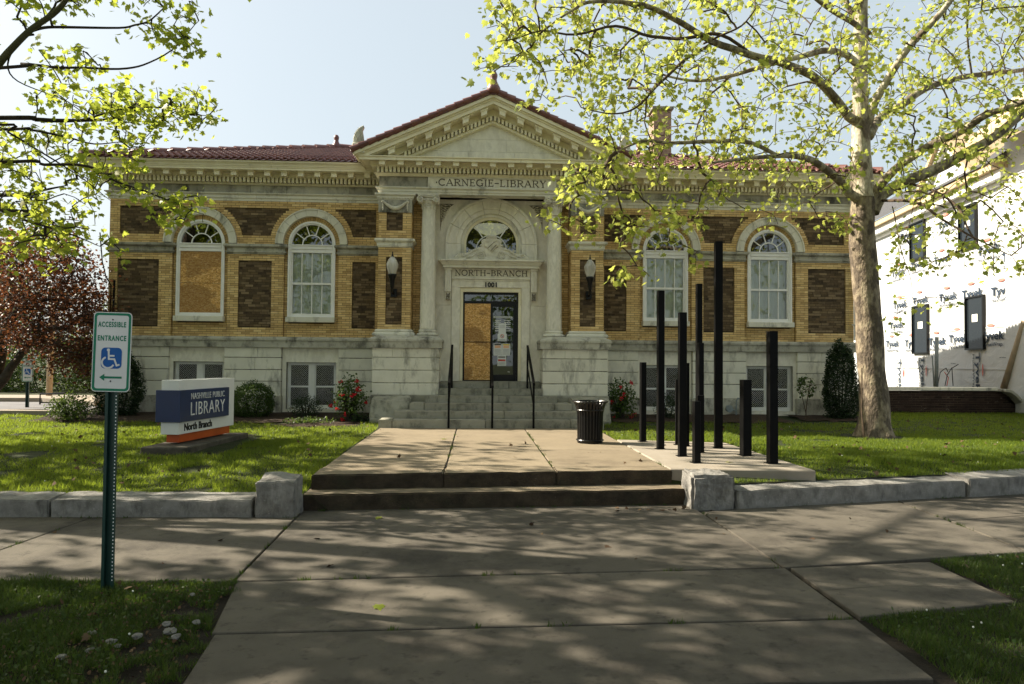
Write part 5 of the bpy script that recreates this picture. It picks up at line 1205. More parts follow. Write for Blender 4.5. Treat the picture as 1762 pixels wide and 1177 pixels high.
for b in rb[:290]: link('brick', bme, None, gw, mw=Matrix.Translation((b[0], yw+random.uniform(-.003, .004), b[2])))
m = MB()
for b in rb[290:]: m.box(b[0], b[1], yw, yw+.09, b[2], b[2]+.053)
m.build('brickwork', 'red_brick', gw, kind='stuff')
m = MB(); m.prism([(xa, .2), (16.2, .2), (16.2, -.0), (xb+1.0, .1), (xb, .99), (xa, .99)], yw+.008, yw+.22); m.build('mortar_bed', 'dark_mortar', gw)
m = MB(); m.box(xa-.02, xb-.01, yw-.05, yw+.27, 1.002, 1.085); m.build('coping', 'limestone', gw, bevel=.008)
P = [(xb, 1.062), (xb+.16, 1.04), (xb+.32, .93), (xb+.50, .74), (xb+.66, .60), (xb+.95, .47), (xb+1.3, .40)]
m = MB(); m.prism([*P, *[(x-.02, z-.075) for x, z in reversed(P)]][::-1], yw-.30, yw+.27); m.build('curved_coping', 'grimy_stone', gw, bevel=.01)

HA, HD = Vector((15.2, 24.0, 0)), Vector((.165, .986, 0)).normalized(); HN = Vector((-HD.y, HD.x, 0))
def hw(px, py, off=0):
    d = CD+CR*((px-881)/F)-CU*((py-588.5)/F); o = HA+HN*off; t = (o-EYE).dot(HN)/d.dot(HN); return EYE+d*t
def ht(px, py=600): return (hw(px, py)-HA).dot(HD)
def hp(t, off, z): p = HA+HD*t+HN*off; return (p.x, p.y, z)
def wrapmat():
    m, nt, b = newmat('house_wrap'); b.inputs['Base Color'].default_value = (.56, .575, .575, 1); b.inputs['Roughness'].default_value = .55
    n = N(nt, 'ShaderNodeTexNoise', Scale=1.3, Detail=5.0, Distortion=1.5); nt.links.new(pos(nt, (1, 1, 1.6)), n.inputs['Vector'])
    bb = N(nt, 'ShaderNodeBump', Strength=.5, Distance=.06); nt.links.new(n.outputs[0], bb.inputs['Height']); nt.links.new(bb.outputs[0], b.inputs['Normal']); return m
M['wrap'] = wrapmat(); M['trim_tan'] = pm('trim_tan', [(.50, .36, .20), (.58, .44, .27)], 3, rough=.6); M['shingle'] = pm('roof_shingle', [(.05, .05, .055), (.10, .10, .105)], 12, rough=.9, bump=.4)
M['wrap_ink'] = pm('wrap_ink', [(.02, .035, .06), (.03, .045, .07)], 5, rough=.6); M['wrap_red'] = pm('wrap_red', [(.55, .16, .13), (.6, .2, .16)], 5, rough=.6); M['timber'] = pm('timber', [(.26, .20, .13), (.42, .34, .24)], 8, stretch=(1, 1, .3), rough=.85, bump=.4)
hs = thing('wrapped_house', (15.2, 24, .4), 'two-storey house under construction clad in printed white weather wrap', 'house')
zE2 = hw(1609, 341).z
T0, T1 = ht(1738, 580)+.02, 14.0
V = []; nt_, nz_ = 90, 34
for i in range(nt_+1):
    for j in range(nz_+1):
        t = lerp(T0, T1, i/nt_); z = lerp(.3, zE2-.1, j/nz_)
        V.append(hp(t, .012*mnoise.noise(Vector((t*1.6, z*1.1, 3)))+(.03*mnoise.noise(Vector((t*5, z*2.2, 7))) if z < 1.9 else 0), z))
m = MB(); m.add(V, [(i*(nz_+1)+j, (i+1)*(nz_+1)+j, (i+1)*(nz_+1)+j+1, i*(nz_+1)+j+1) for i in range(nt_) for j in range(nz_)]); m.build('wrapped_wall', 'wrap', hs, smooth=True)
def hbox(t0, t1, o0, o1, z0, z1, name, mat, par=hs):
    m = MB(); m.hexa([hp(t0, o0, z0), hp(t1, o0, z0), hp(t1, o1, z0), hp(t0, o1, z0), hp(t0, o0, z1), hp(t1, o0, z1), hp(t1, o1, z1), hp(t0, o1, z1)]); return m.build(name, mat, par)
hbox(T0, T1, -9, -.05, .3, zE2-.1, 'house_core', 'wrap')
# laps of the sheets
for z in (1.55, 2.72, 5.1): hbox(T0+.1, T1, .0, .022, z, z+.02, 'wrap_lap', 'wrap')
for a, b, c, d in ((1519, 1549, 565, 655), (1575, 1600, 625, 660)): pass
for tt in (ht(1549), ht(1733)): hbox(tt-.02, tt+.02, 0, .024, .6, 6.5, 'wrap_lap', 'wrap')
def hwin(x0, x1, yt, yb, depth=.02):
    t0, t1 = sorted((ht(x0), ht(x1))); xm = (x0+x1)/2; z0, z1 = hw(xm, yb).z, hw(xm, yt).z; f = .05
    m = MB()
    for a, b, c, d in ((t0, t0+f, z0, z1), (t1-f, t1, z0, z1), (t0+f, t1-f, z0, z0+f), (t0+f, t1-f, z1-f, z1)):
        m.hexa([hp(q, o, z) for z in (c, d) for q, o in ((a, .09), (b, .09), (b, .0), (a, .0))])
    w = m.build('window', 'metal', hs)
    m = MB(); m.add([hp(t0+f, .04, z0+f), hp(t1-f, .04, z0+f), hp(t1-f, .04, z1-f), hp(t0+f, .04, z1-f)], [(0, 1, 2, 3)]); m.build('pane', 'house_glass', w)
    m = MB(); a = lerp(t0, t1, .35); b = lerp(t0, t1, .65); m.hexa([hp(q, o, z) for z in (lerp(z0, z1, .52), lerp(z0, z1, .66)) for q, o in ((a, .05), (b, .05), (b, .042), (a, .042))]); m.build('sticker', 'blind', w)
def hglass():
    m, nt, b = newmat('house_glass'); b.inputs['Base Color'].default_value = (.012, .016, .02, 1); b.inputs['Roughness'].default_value = .03; b.inputs['Specular IOR Level'].default_value = .3; b.inputs['Coat Weight'].default_value = .0; b.inputs['Coat Roughness'].default_value = .02; return m
M['house_glass'] = hglass()
for w in ((1573, 1600, 525, 609), (1665, 1697, 509, 602), (1570, 1595, 381, 446), (1655, 1685, 352, 428)): hwin(*w)
hm = Matrix(((-HD.x, -HN.x, 0, 0), (-HD.y, -HN.y, 0, 0), (0, 0, 1, 0), (0, 0, 0, 1)))
ty = text('Tyvek', .33, .001, .008, 1.45); hw_ = text('HomeWrap.', .15, .001, .001, 1.5); tiny = text('www.Tyvek.com', .045, .001, 0, 1)
for q in (ty, hw_, tiny): q.materials.append(M['wrap_ink'])
def logo(px, py, rot=0, k=1.0, off=.03):
    p = hw(px, py, off); B = Matrix.Translation(p) @ hm @ Matrix.Rotation(R(rot), 4, 'Y') @ Matrix.Scale(k, 4)
    lt = link('wrap_lettering', ty, None, hs, mw=B); link('wrap_lettering', hw_, None, hs, mw=B @ Matrix.Translation((.02, 0, -.24)))
    m = MB(); m.prism([(.19*math.cos(R(a)), .30+.042*math.sin(R(a))) for a in range(0, 360, 20)], -.001, .001); m.prism([(.165*math.cos(R(a)), .30+.03*math.sin(R(a))) for a in range(0, 360, 20)], -.003, -.0011)
    o = link('wrap_emblem', m.mesh('emblem'), 'wrap_red', hs, mw=B @ Matrix.Translation((-.06, 0, 0)))
for px, py in ((1535, 592), (1569, 591), (1612, 588), (1648, 583), (1706, 578), (1752, 572), (1545, 470), (1548, 525), (1579, 455), (1583, 517), (1621, 446), (1630, 511), (1672, 505), (1725, 500), (1560, 405), (1628, 385), (1700, 430), (1745, 440), (1542, 560)): logo(px, py)
for px, py in ((1548, 644), (1587, 641), (1682, 640)): logo(px, py, 90, .95)
for px, py in ((1640, 625), (1725, 615)): link('wrap_lettering', tiny, None, hs, mw=Matrix.Translation(hw(px, py, .03)) @ hm)
# cornice, roof, cross gable, nearer bay
hbox(T0-.2, T1, -.2, .10, zE2-.55, zE2-.42, 'frieze_trim', 'white_paint'); hbox(T0-.2, T1, -.2, .30, zE2-.42, zE2-.18, 'soffit_trim', 'white_paint'); hbox(T0-.2, T1, -.2, .45, zE2-.18, zE2, 'fascia', 'trim_tan')
m = MB()
for r_ in range(18):
    o = .5-r_*.25; z = zE2+.01+r_*.17
    m.hexa([hp(T0-.2, o, z), hp(T1, o, z), hp(T1, o-.27, z+.17), hp(T0-.2, o-.27, z+.17), hp(T0-.2, o, z+.03), hp(T1, o, z+.03), hp(T1, o-.27, z+.20), hp(T0-.2, o-.27, z+.20)])
m.build('roof', 'shingle', hs)
ta, tb = sorted((ht(1598, 400), ht(1690, 400))); tc = (ta+tb)/2; zg = zE2+1.55
m = MB(); P = [(ta, zE2-.5), (tb, zE2-.5), (tb, zE2+.05), (tc, zg), (ta, zE2+.05)]; m.add([hp(t, .12, z) for t, z in P]+[hp(t, -3, z) for t, z in P], [(0, 1, 2, 3, 4), (2, 3, 8, 7), (3, 4, 9, 8)]); m.build('gable_wall', 'wrap', hs)
for a in (ta, tb):
    e_ = .25 if a == tb else -.25
    for (u0, u1, o0, o1, mt) in ((.02, .18, -3, .42, 'trim_tan'), (-.16, .018, -.1, .30, 'white_paint')):
        zl = zE2-.12; m = MB(); m.hexa([hp(t, o, z) for dz_ in (u0, u1) for t, z, o in ((a+e_, zl+dz_, o0), (tc, zg+.05+dz_, o0), (tc, zg+.05+dz_, o1), (a+e_, zl+dz_, o1))]); m.build('rake_trim', mt, hs)
tn = T0
hbox(tn-5, tn-.03, -6, .10, .3, zE2+.6, 'projecting_bay', 'wrap')
m = MB(); m.hexa([hp(tn+.05+e_, o, z) for z0 in (0, .22) for e_, o, z in ((0, 1.1, zE2+.3+z0), (0, -1.5, zE2+2.9+z0), (-6, -1.5, zE2+2.9+z0), (-6, 1.1, zE2+.3+z0))]); m.build('bay_roof', 'trim_tan', hs)
hwin(1752, 1775, 505, 632)
# site bits in front of the house
def stick(p, q, r, name, mat, label, cat, grp=None):
    m = MB(); m.tube([p, q], r, 10); return tag(m.build(name, mat, None, smooth=True), label, cat, grp)
stick(at(1727, 668, 18.75), at(1764, 552, 17.9), .085, 'leaning_log', 'timber', 'round timber pole leaning above the curved end of the brick wall', 'log')
stick(at(1611, 690, 21), at(1612, 580, 21), .055, 'steel_pipe', 'meter_grey', 'upright grey pipe in front of the wrapped house', 'pipe')
stick(at(1609, 690, 21.2), at(1604, 612, 21.2), .02, 'thin_rod', 'meter_grey', 'thin rod leaning beside the grey pipe', 'rod')
w_ = thing('cable_bundle', at(1630, 680, 21.3), 'loose cables poking up at the foot of the wrapped house', 'cables')
for i, pts in enumerate((((1614, 660), (1618, 640), (1628, 633), (1631, 640)), ((1626, 664), (1630, 645), (1637, 634), (1649, 627)), ((1629, 664), (1632, 650), (1625, 640)), ((1640, 664), (1639, 650), (1638, 632)), ((1648, 664), (1649, 650), (1650, 626)))):
    m = MB(); m.tube([at(a, b, 21.3+i*.05) for a, b in pts], .012, 5); m.build('cable', 'dull_metal' if i != 2 else 'red_print', w_)

# ================================================================ LEFT BACKGROUND: DRIVEWAY, KERB, POLE, RACK
def strip(P, z, name, mat, h=0):
    m = MB()
    if h: m.prism(P, z-h, z, axis='z')
    else: m.add([(x, y, z) for x, y in P], [tuple(range(len(P)))])
    return struct(m.build(name, mat, None))
strip([(-60, 16.3), (-8.7, 16.45), (-9.6, 19.0), (-11.2, 20.6), (-60, 20.8)], .445, 'driveway', 'asphalt'); strip([(-60, 20.8), (-12.0, 20.7), (-9.7, 19.0), (-9.3, 22.4), (-60, 22.6)], .55, 'path', 'new_concrete', .25)
strip([(-10.6, 16.2), (-8.7, 16.2), (-8.9, 16.75), (-10.4, 16.7)], .51, 'kerb', 'new_concrete', .15)
o = stick((-12.54, 22.0, .5), (-12.50, 22.0, 3.3), .085, 'timber_post', 'timber', 'stout wooden pole beyond the driveway, under the purple tree', 'pole')
bk = thing('bike_rack', (-10.4, 19.6, .44), 'low black bar rack beside the driveway', 'rack')
m = MB(); a, b = at(87, 0, 19.4), at(108, 0, 19.4); m.tube([(a.x, 19.4, .45), (a.x, 19.4, .72), (b.x+.3, 19.4, .74), (b.x+.3, 19.4, .45)], .022, 8); m.build('hoop', 'metal', bk); m = MB(); m.tube([(a.x, 19.4, .50), (b.x+.3, 19.4, .50)], .018, 6); m.build('bar', 'metal', bk)
# ================================================================ VEGETATION
M['leaf_r'] = leafmat('sycamore_leaf', [(.12, .19, .025), (.22, .30, .04), (.32, .37, .05), (.17, .25, .035), (.38, .38, .08), (.26, .32, .05)], (.58, .60, .13), .58)
M['leaf_l'] = leafmat('sycamore_leaf_left', [(.12, .19, .025), (.21, .28, .03), (.32, .34, .04), (.16, .24, .03), (.38, .36, .06)], (.55, .62, .08), .58)
M['plum'] = leafmat('plum_leaf', [(.022, .010, .010), (.045, .015, .012), (.018, .012, .009), (.09, .035, .016), (.04, .045, .014), (.03, .012, .011)], (.26, .09, .035), .38)
M['hedge_leaf'] = leafmat('hedge_leaf', [(.018, .042, .009), (.04, .08, .014), (.07, .12, .02), (.03, .055, .012)], (.18, .26, .04), .38)
M['box_leaf'] = leafmat('boxwood_leaf', [(.02, .045, .009), (.045, .085, .014), (.075, .12, .02)], (.12, .2, .03), .3)
M['dark_leaf'] = leafmat('evergreen_leaf', [(.008, .022, .008), (.018, .04, .012), (.03, .055, .016)], (.05, .1, .02), .2)
M['grass'] = leafmat('grass_blade', [(.028, .066, .008), (.072, .13, .013), (.12, .185, .018), (.042, .092, .011), (.20, .22, .035)], (.34, .42, .035), .55, .5)
M['verge_grass'] = leafmat('verge_grass_blade', [(.014, .034, .006), (.03, .06, .009), (.05, .085, .013), (.02, .045, .007), (.09, .09, .03)], (.14, .22, .025), .4, .55)
M['petal'] = leafmat('rose_petal', [(.45, .01, .02), (.6, .02, .035), (.35, .005, .012)], (.7, .05, .05), .3)
M['dead_leaf'] = pm('dead_leaf', [(.05, .026, .014), (.12, .07, .035)], 20, rough=.9, island=[(.04, .022, .012), (.11, .065, .033), (.19, .13, .07)])
M['clover'] = pm('clover_flower', [(.6, .6, .52), (.7, .7, .62)], 20, rough=.9)
def barkmat(name, a, b, c, sc, lo=.46, hi=.54, bump=1):
    m, nt, bs = newmat(name)
    n = N(nt, 'ShaderNodeTexNoise', Scale=sc, Detail=6.0, Roughness=.6); nt.links.new(pos(nt, (1, 1, .55)), n.inputs['Vector'])
    r = ramp(nt, n.outputs[0], [(lo-.09, a), (lo, a), (hi, b), (hi+.12, c)]); n2 = N(nt, 'ShaderNodeTexNoise', Scale=26.0, Detail=8.0); nt.links.new(pos(nt, (1, 1, .5)), n2.inputs['Vector'])
    r2 = ramp(nt, n2.outputs[0], [(.35, (.35, .33, .30)), (.6, (1, 1, 1))]); nt.links.new(mix(nt, r.outputs[0], r2.outputs[0], .55, 'MULTIPLY'), bs.inputs['Base Color']); bs.inputs['Roughness'].default_value = .9
    bb = N(nt, 'ShaderNodeBump', Strength=bump, Distance=.03); nt.links.new(n2.outputs[0], bb.inputs['Height']); nt.links.new(bb.outputs[0], bs.inputs['Normal']); return m
M['bark_low'] = barkmat('sycamore_bark_lower', (.11, .085, .06), (.24, .19, .13), (.33, .28, .19), 7)
M['bark_high'] = barkmat('sycamore_bark_upper', (.15, .115, .08), (.42, .37, .27), (.55, .51, .40), 3.2, .44, .50, .6)
M['bark_limb'] = barkmat('sycamore_limb', (.16, .13, .09), (.36, .31, .21), (.46, .42, .32), 6)
M['twig'] = pm('twig', [(.045, .030, .020), (.10, .07, .045)], 12, rough=.9); M['dark_bark'] = pm('dark_bark', [(.02, .016, .013), (.06, .05, .04)], 8, rough=.95, bump=.8, bscale=30); M['green_limb'] = pm('greenish_limb', [(.05, .06, .025), (.10, .10, .05)], 6, rough=.9, bump=.5)

def leaf_template(kind):
    if kind == 'maple':   # five-lobed, slightly folded
        a = [(0, 0), (.16, -.06), (.30, -.10), (.32, .08), (.52, .18), (.36, .34), (.42, .58), (.20, .52), (0, .98), (-.20, .52), (-.42, .58), (-.36, .34), (-.52, .18), (-.32, .08), (-.30, -.10), (-.16, -.06)]
        V = [(x, y, .12*abs(x)*(1 if x > 0 else 1)-.10*y*y) for x, y in a]+[(0, .30, -.03)]; n = len(a)
        Fs = [(n, i, (i+1) % n) for i in range(n)]
    elif kind == 'simple':
        a = [(0, 0), (.34, .18), (.30, .62), (0, 1), (-.30, .62), (-.34, .18)]; V = [(x, y, .15*abs(x)) for x, y in a]; Fs = [(0, 1, 2), (0, 2, 3), (0, 3, 4), (0, 4, 5)]
    else:
        V = [(-.3, 0, 0), (.3, 0, 0), (0, 1, .1)]; V = [(0, 0, 0), (.28, .45, .06), (0, 1, 0), (-.28, .45, .06)]; Fs = [(0, 1, 2), (0, 2, 3)]
    return np.array(V, float), np.array(Fs)
TPL = {k: leaf_template(k) for k in ('maple', 'simple', 'quad')}
def rotmats(n, rng, droop=.0, up=None):
    """random orientations; the leaf tip (local y) leans down by droop"""
    az = rng.uniform(0, 2*np.pi, n); el = rng.normal(-droop, .55, n); roll = rng.normal(0, .8, n)
    y = np.stack([np.cos(az)*np.cos(el), np.sin(az)*np.cos(el), np.sin(el)], 1); h = np.stack([-np.sin(az), np.cos(az), np.zeros(n)], 1)
    z = np.cross(h, y); x = h*np.cos(roll)[:, None]+z*np.sin(roll)[:, None]; z = np.cross(x, y); return np.stack([x, y, z], 2)
def leaves(P, S, kind, rng, droop=.3, name='foliage'):
    T, Fs = TPL[kind]; n = len(P); Rm = rotmats(n, rng, droop)
    V = np.einsum('nij,kj->nki', Rm, T)*np.asarray(S)[:, None, None]+np.asarray(P)[:, None, :]
    Fq = Fs[None]+(np.arange(n)*len(T))[:, None, None]; return npmesh(name, V.reshape(-1, 3), Fq.reshape(-1, 3), 3), Rm
def bezier(p0, p1, p2, n): return [p0*(1-t)**2+p1*2*t*(1-t)+p2*t*t for t in [i/n for i in range(1, n+1)]]
class Tree:
    def __init__(s, name, base, label, cat, group=None):
        s.t = thing(name, base, label, cat, group); s.N = []; s.par = []; s.chains = []; s.rng = np.random.default_rng(abs(hash(base)) % 9999)
    def limb(s, pts, radii, name, mat, seg=10, sub=4, wob=.02, attach=None):
        P = [Vector(p) for p in pts]; out = []; rad = []
        for i in range(len(P)-1):      # Catmull-Rom
            a, b, c, d = P[max(0, i-1)], P[i], P[i+1], P[min(len(P)-1, i+2)]
            for k in range(sub):
                t = k/sub; q = .5*((2*b)+(c-a)*t+(2*a-5*b+4*c-d)*t*t+(-a+3*b-3*c+d)*t*t*t)
                q = q+mnoise.noise_vector(q*2.1)*wob; out.append(q); rad.append(lerp(radii[i], radii[i+1], t))
        out.append(P[-1]); rad.append(radii[-1])
        m = MB(); m.tube(out, rad, seg); m.build(name, mat, s.t, smooth=True)
        for i, p in enumerate(out): s.N.append(tuple(p)); s.par.append(rad[i])
    def twigs(s, targets, droop=.12, rmax=.022, name='twigs', mat='twig', maxd=4, keep=1.0):
        """each target point is reached by a curved shoot from the nearest wood"""
        A = np.array(s.N); lim = np.array(s.par); base = A[0]
        T = np.array([tuple(t) for t in targets]); dd = np.array([np.min(np.sum((A-t)**2, 1)) for t in T]); order = np.argsort(dd)
        NN = np.zeros((len(A)+len(T)*7, 3)); NN[:len(A)] = A; cnt = len(A); nr = np.zeros(len(NN)); nr[:cnt] = lim
        parent = [-1]*cnt; tips = []; ch = []
        for ti in order:
            t = T[ti]; d = np.sqrt(np.sum((NN[:cnt]-t)**2, 1))+.25*(nr[:cnt] > rmax*4); j = int(np.argmin(d)); a = Vector(NN[j]); b = Vector(t)
            L = (b-a).length; k = max(2, min(6, int(L/.28)+1)); midp = (a+b)/2+Vector((s.rng.normal(0, .12), s.rng.normal(0, .12), abs(s.rng.normal(0, .08))+droop))*L
            prev = j; idx = [j]
            for q in bezier(a, midp, b, k):
                NN[cnt] = q; parent.append(prev); prev = cnt; idx.append(cnt); cnt += 1
            ch.append(idx); tips.append(prev)
        load = np.zeros(cnt)
        for tp in tips:
            q = tp
            while q >= 0 and q >= len(A): load[q] += 1; q = parent[q]
        m = MB()
        for idx in ch:
            rr = [min(rmax*1.6, .0032*load[i]**.5+.0015) if i >= len(A) else None for i in idx]; rr[0] = (rr[1] or .004)*1.1
            m.tube([NN[i] for i in idx], rr, 4 if max(rr) < .012 else 6, cap=False)
        me = m.mesh(name); link(name, me, mat, s.t, kind='stuff', smooth=True)
        s.tips = [NN[i].copy() for i in tips]; s.mid = [(NN[i[-2]]+NN[i[-1]])/2 for i in ch]+[NN[i[-2]].copy() for i in ch]
        return s.tips
    def foliate(s, per, spread, smin, smax, kind, mat, droop=.6, nsingle=0, mids=.5, sizef=None, name='foliage'):
        P = []; S = []
        src = [(p, per) for p in s.tips]+[(p, per*mids) for p in s.mid]
        for p, k in src:
            n = s.rng.poisson(k)
            for _ in range(n):
                q = p+s.rng.normal(0, spread, 3)*np.array([1, 1, .8]); P.append(q); sz = s.rng.uniform(smin, smax)
                S.append(sz*(s.rng.uniform(.55, 1) if s.rng.random() < .4 else 1))
        P = np.array(P); S = np.array(S)
        if nsingle:
            dist = np.array([((Vector(p)-EYE).length if inframe(p) else 1e3) for p in P]); o = np.argsort(dist/S); one, rest = o[:nsingle], o[nsingle:]
            Tm, Fs = TPL[kind]; me = npmesh('leaf', Tm, Fs, 3); me.materials.append(M[mat]); Rm = rotmats(len(one), s.rng, droop)
            for i, r_ in zip(one, Rm):
                mw = Matrix([list(r_[0]*S[i])+[P[i][0]], list(r_[1]*S[i])+[P[i][1]], list(r_[2]*S[i])+[P[i][2]], [0, 0, 0, 1]]); link('leaf', me, None, s.t, mw=mw)
        else: rest = np.arange(len(P))
        me, _ = leaves(P[rest], S[rest], kind, s.rng, droop); link(name, me, mat, s.t, kind='stuff')
        return len(P)
def boxes(spec, rng):
    out = []
    for x0, x1, y0, y1, Y0, Y1, n in spec:
        for _ in range(n): out.append(at(rng.uniform(x0, x1), rng.uniform(y0, y1), rng.uniform(Y0, Y1)))
    return out
def blob(c, r, n, rng, shell=.35):
    out = []
    while len(out) < n:
        v = rng.normal(0, 1, 3); v /= np.linalg.norm(v); k = rng.uniform(shell, 1)**.6; out.append(Vector((c[0]+v[0]*r[0]*k, c[1]+v[1]*r[1]*k, c[2]+v[2]*r[2]*k)))
    return out

# ---- the big sycamore right of the library
rt = Tree('sycamore_tree', (7.29, 13.0, .36), 'tall sycamore with mottled trunk and bright new leaves on the right lawn', 'tree')
gb = LH(7.3, 13)
# trunk with a flared foot and lumps
def trunk(pts, radii, name, mat, tree, n=28, sub=7, lump=.05, flare=None):
    P = [Vector(p) for p in pts]; rings = []
    for i in range(len(P)-1):
        for k in range(sub):
            t = k/sub; rings.append((P[i].lerp(P[i+1], t), lerp(radii[i], radii[i+1], t)))
    rings.append((P[-1], radii[-1])); V = []
    for p, r_ in rings:
        for j in range(n):
            a = 6.2832*j/n; q = Vector((math.cos(a), math.sin(a), 0)); k = 1+lump*2.2*mnoise.noise(Vector((q.x*1.1, q.y*1.1, p.z*1.3)))+lump*mnoise.noise(Vector((q.x*3, q.y*3, p.z*3.1+9)))
            if flare and p.z < flare: f = (flare-p.z)/flare; k += f*f*(.42+.38*math.sin(a*5+1.2)+.15*math.sin(a*3))
            V.append(p+q*r_*k)
    m = MB(); k = len(rings); m.add(V, [(i*n+j, i*n+(j+1) % n, (i+1)*n+(j+1) % n, (i+1)*n+j) for i in range(k-1) for j in range(n)]); m.build(name, mat, tree.t, smooth=True)
    for p, r_ in rings: tree.N.append(tuple(p)); tree.par.append(r_)
trunk([(7.40, 13, .18), (7.36, 13, .6), (7.31, 13, 1.42), (7.24, 13, 2.6), (7.13, 13, 3.87), (7.15, 13, 4.75)], [.31, .275, .242, .232, .225, .20], 'trunk', 'bark_low', rt, flare=.85)
trunk([(7.15, 13, 4.74), (7.12, 13, 5.6), (7.11, 13, 6.8), (7.14, 13, 8.4), (7.2, 13, 10.4), (7.1, 13, 12.5)], [.216, .165, .135, .115, .09, .04], 'upper_trunk', 'bark_high', rt, lump=.03)
def L(*p): return [at(*q) for q in p]
rt.limb(L((1500, 360, 13), (1464, 333, 12.9), (1443, 309, 12.7), (1413, 285, 12.4), (1386, 273, 12.1), (1345, 268, 11.8), (1290, 272, 11.4), (1225, 280, 11)), [0.102, 0.085, 0.0723, 0.0638, 0.0553, 0.0425, 0.0298, 0.017], 'branch', 'bark_limb')
rt.limb(L((1493, 215, 13), (1460, 200, 12.9), (1437, 170, 12.6), (1396, 129, 12.2), (1345, 109, 11.9), (1296, 96, 11.5), (1225, 71, 11.0), (1169, 37, 10.6), (1120, 14, 10.3), (1070, 3, 10.0), (1021, 3, 9.8), (984, 17, 9.6), (945, 45, 9.4)), [0.102, 0.085, 0.0765, 0.0723, 0.0663, 0.0595, 0.051, 0.0442, 0.0382, 0.0306, 0.0238, 0.017, 0.0102], 'branch', 'bark_limb')
rt.limb(L((1495, 125, 13), (1467, 103, 12.9), (1450, 92, 12.8), (1413, 87, 12.6), (1372, 99, 12.4), (1318, 112, 12.3), (1260, 129, 12.1), (1200, 140, 12.0), (1140, 128, 11.8)), [0.0765, 0.068, 0.0595, 0.0553, 0.051, 0.0425, 0.034, 0.0255, 0.0153], 'branch', 'bark_high')
rt.limb(L((1492, 215, 13), (1505, 177, 12.8), (1532, 129, 12.5), (1566, 78, 12.2), (1620, 20, 11.9), (1680, -60, 11.6)), [0.085, 0.0723, 0.0663, 0.0595, 0.051, 0.0255], 'branch', 'bark_high')
rt.limb(L((1494, 235, 13), (1511, 206, 13.2), (1549, 183, 13.4), (1593, 153, 13.7), (1644, 136, 14), (1702, 126, 14.3), (1775, 118, 14.6), (1850, 100, 14.9)), [0.0935, 0.0808, 0.0723, 0.068, 0.0595, 0.051, 0.0425, 0.0255], 'branch', 'bark_limb')
rt.limb(L((1495, 350, 13), (1511, 323, 12.8), (1552, 282, 12.4), (1600, 251, 12.0), (1651, 228, 11.6), (1702, 197, 11.2), (1770, 172, 10.8), (1840, 140, 10.5)), [0.0935, 0.0808, 0.0723, 0.068, 0.0595, 0.051, 0.0425, 0.0255], 'branch', 'bark_limb')
rt.limb(L((1500, 365, 13), (1518, 336, 13), (1559, 313, 12.8), (1627, 282, 12.6), (1702, 241, 12.4), (1765, 192, 12.2), (1840, 140, 12.0)), [0.1275, 0.1105, 0.102, 0.0935, 0.0808, 0.0723, 0.0425], 'branch', 'bark_limb')
rt.limb(L((1492, 70, 13), (1474, 44, 12.9), (1430, 17, 12.7), (1395, -10, 12.5)), [0.0595, 0.051, 0.0425, 0.034], 'branch', 'bark_limb')
rt.limb(L((1495, 60, 13), (1462, 20, 13.1), (1448, -30, 13.2)), [0.0595, 0.051, 0.0425], 'branch', 'bark_high')
rt.limb(L((1340, 268, 11.8), (1290, 245, 11.6), (1230, 242, 11.4), (1160, 247, 11.2), (1105, 243, 11.0), (1060, 262, 10.8)), [0.0298, 0.0382, 0.034, 0.0281, 0.0213, 0.0127], 'branch', 'bark_limb')
rt.limb(L((1210, 75, 11), (1240, 62, 10.9), (1275, 45, 10.8), (1300, 15, 10.7)), [0.017, 0.017, 0.0136, 0.0102], 'branch', 'twig')
rt.limb(L((1296, 96, 11.5), (1240, 60, 11.0), (1180, 65, 10.6), (1120, 62, 10.2), (1060, 45, 9.8), (990, 60, 9.5), (930, 55, 9.2), (870, 70, 9.0)), [0.0255, 0.0272, 0.0255, 0.0221, 0.0187, 0.0153, 0.0102, 0.0059], 'branch', 'twig')
rt.limb(L((1225, 75, 11), (1170, 110, 10.6), (1130, 150, 10.3), (1095, 185, 10.1), (1050, 195, 9.9), (1000, 185, 9.7)), [0.0255, 0.0238, 0.0187, 0.0153, 0.0102, 0.0059], 'branch', 'twig')
rt.limb(L((1518, 345, 12.9), (1555, 345, 12.2), (1590, 355, 11.7), (1625, 380, 11.3), (1680, 410, 11), (1740, 440, 10.7)), [0.0255, 0.0272, 0.0238, 0.0187, 0.0136, 0.0068], 'branch', 'twig')
rt.limb(L((1560, 315, 12.8), (1610, 330, 12.2), (1650, 360, 11.8), (1670, 400, 11.4), (1690, 430, 11.2)), [0.0238, 0.0238, 0.0204, 0.0153, 0.0085], 'branch', 'twig')
rt.limb(L((1535, 355, 12.8), (1545, 400, 12.4), (1550, 430, 12.2), (1565, 475, 12.0), (1572, 520, 11.9)), [0.0102, 0.0102, 0.0085, 0.0059, 0.0034], 'branch', 'twig')
rg = np.random.default_rng(5)
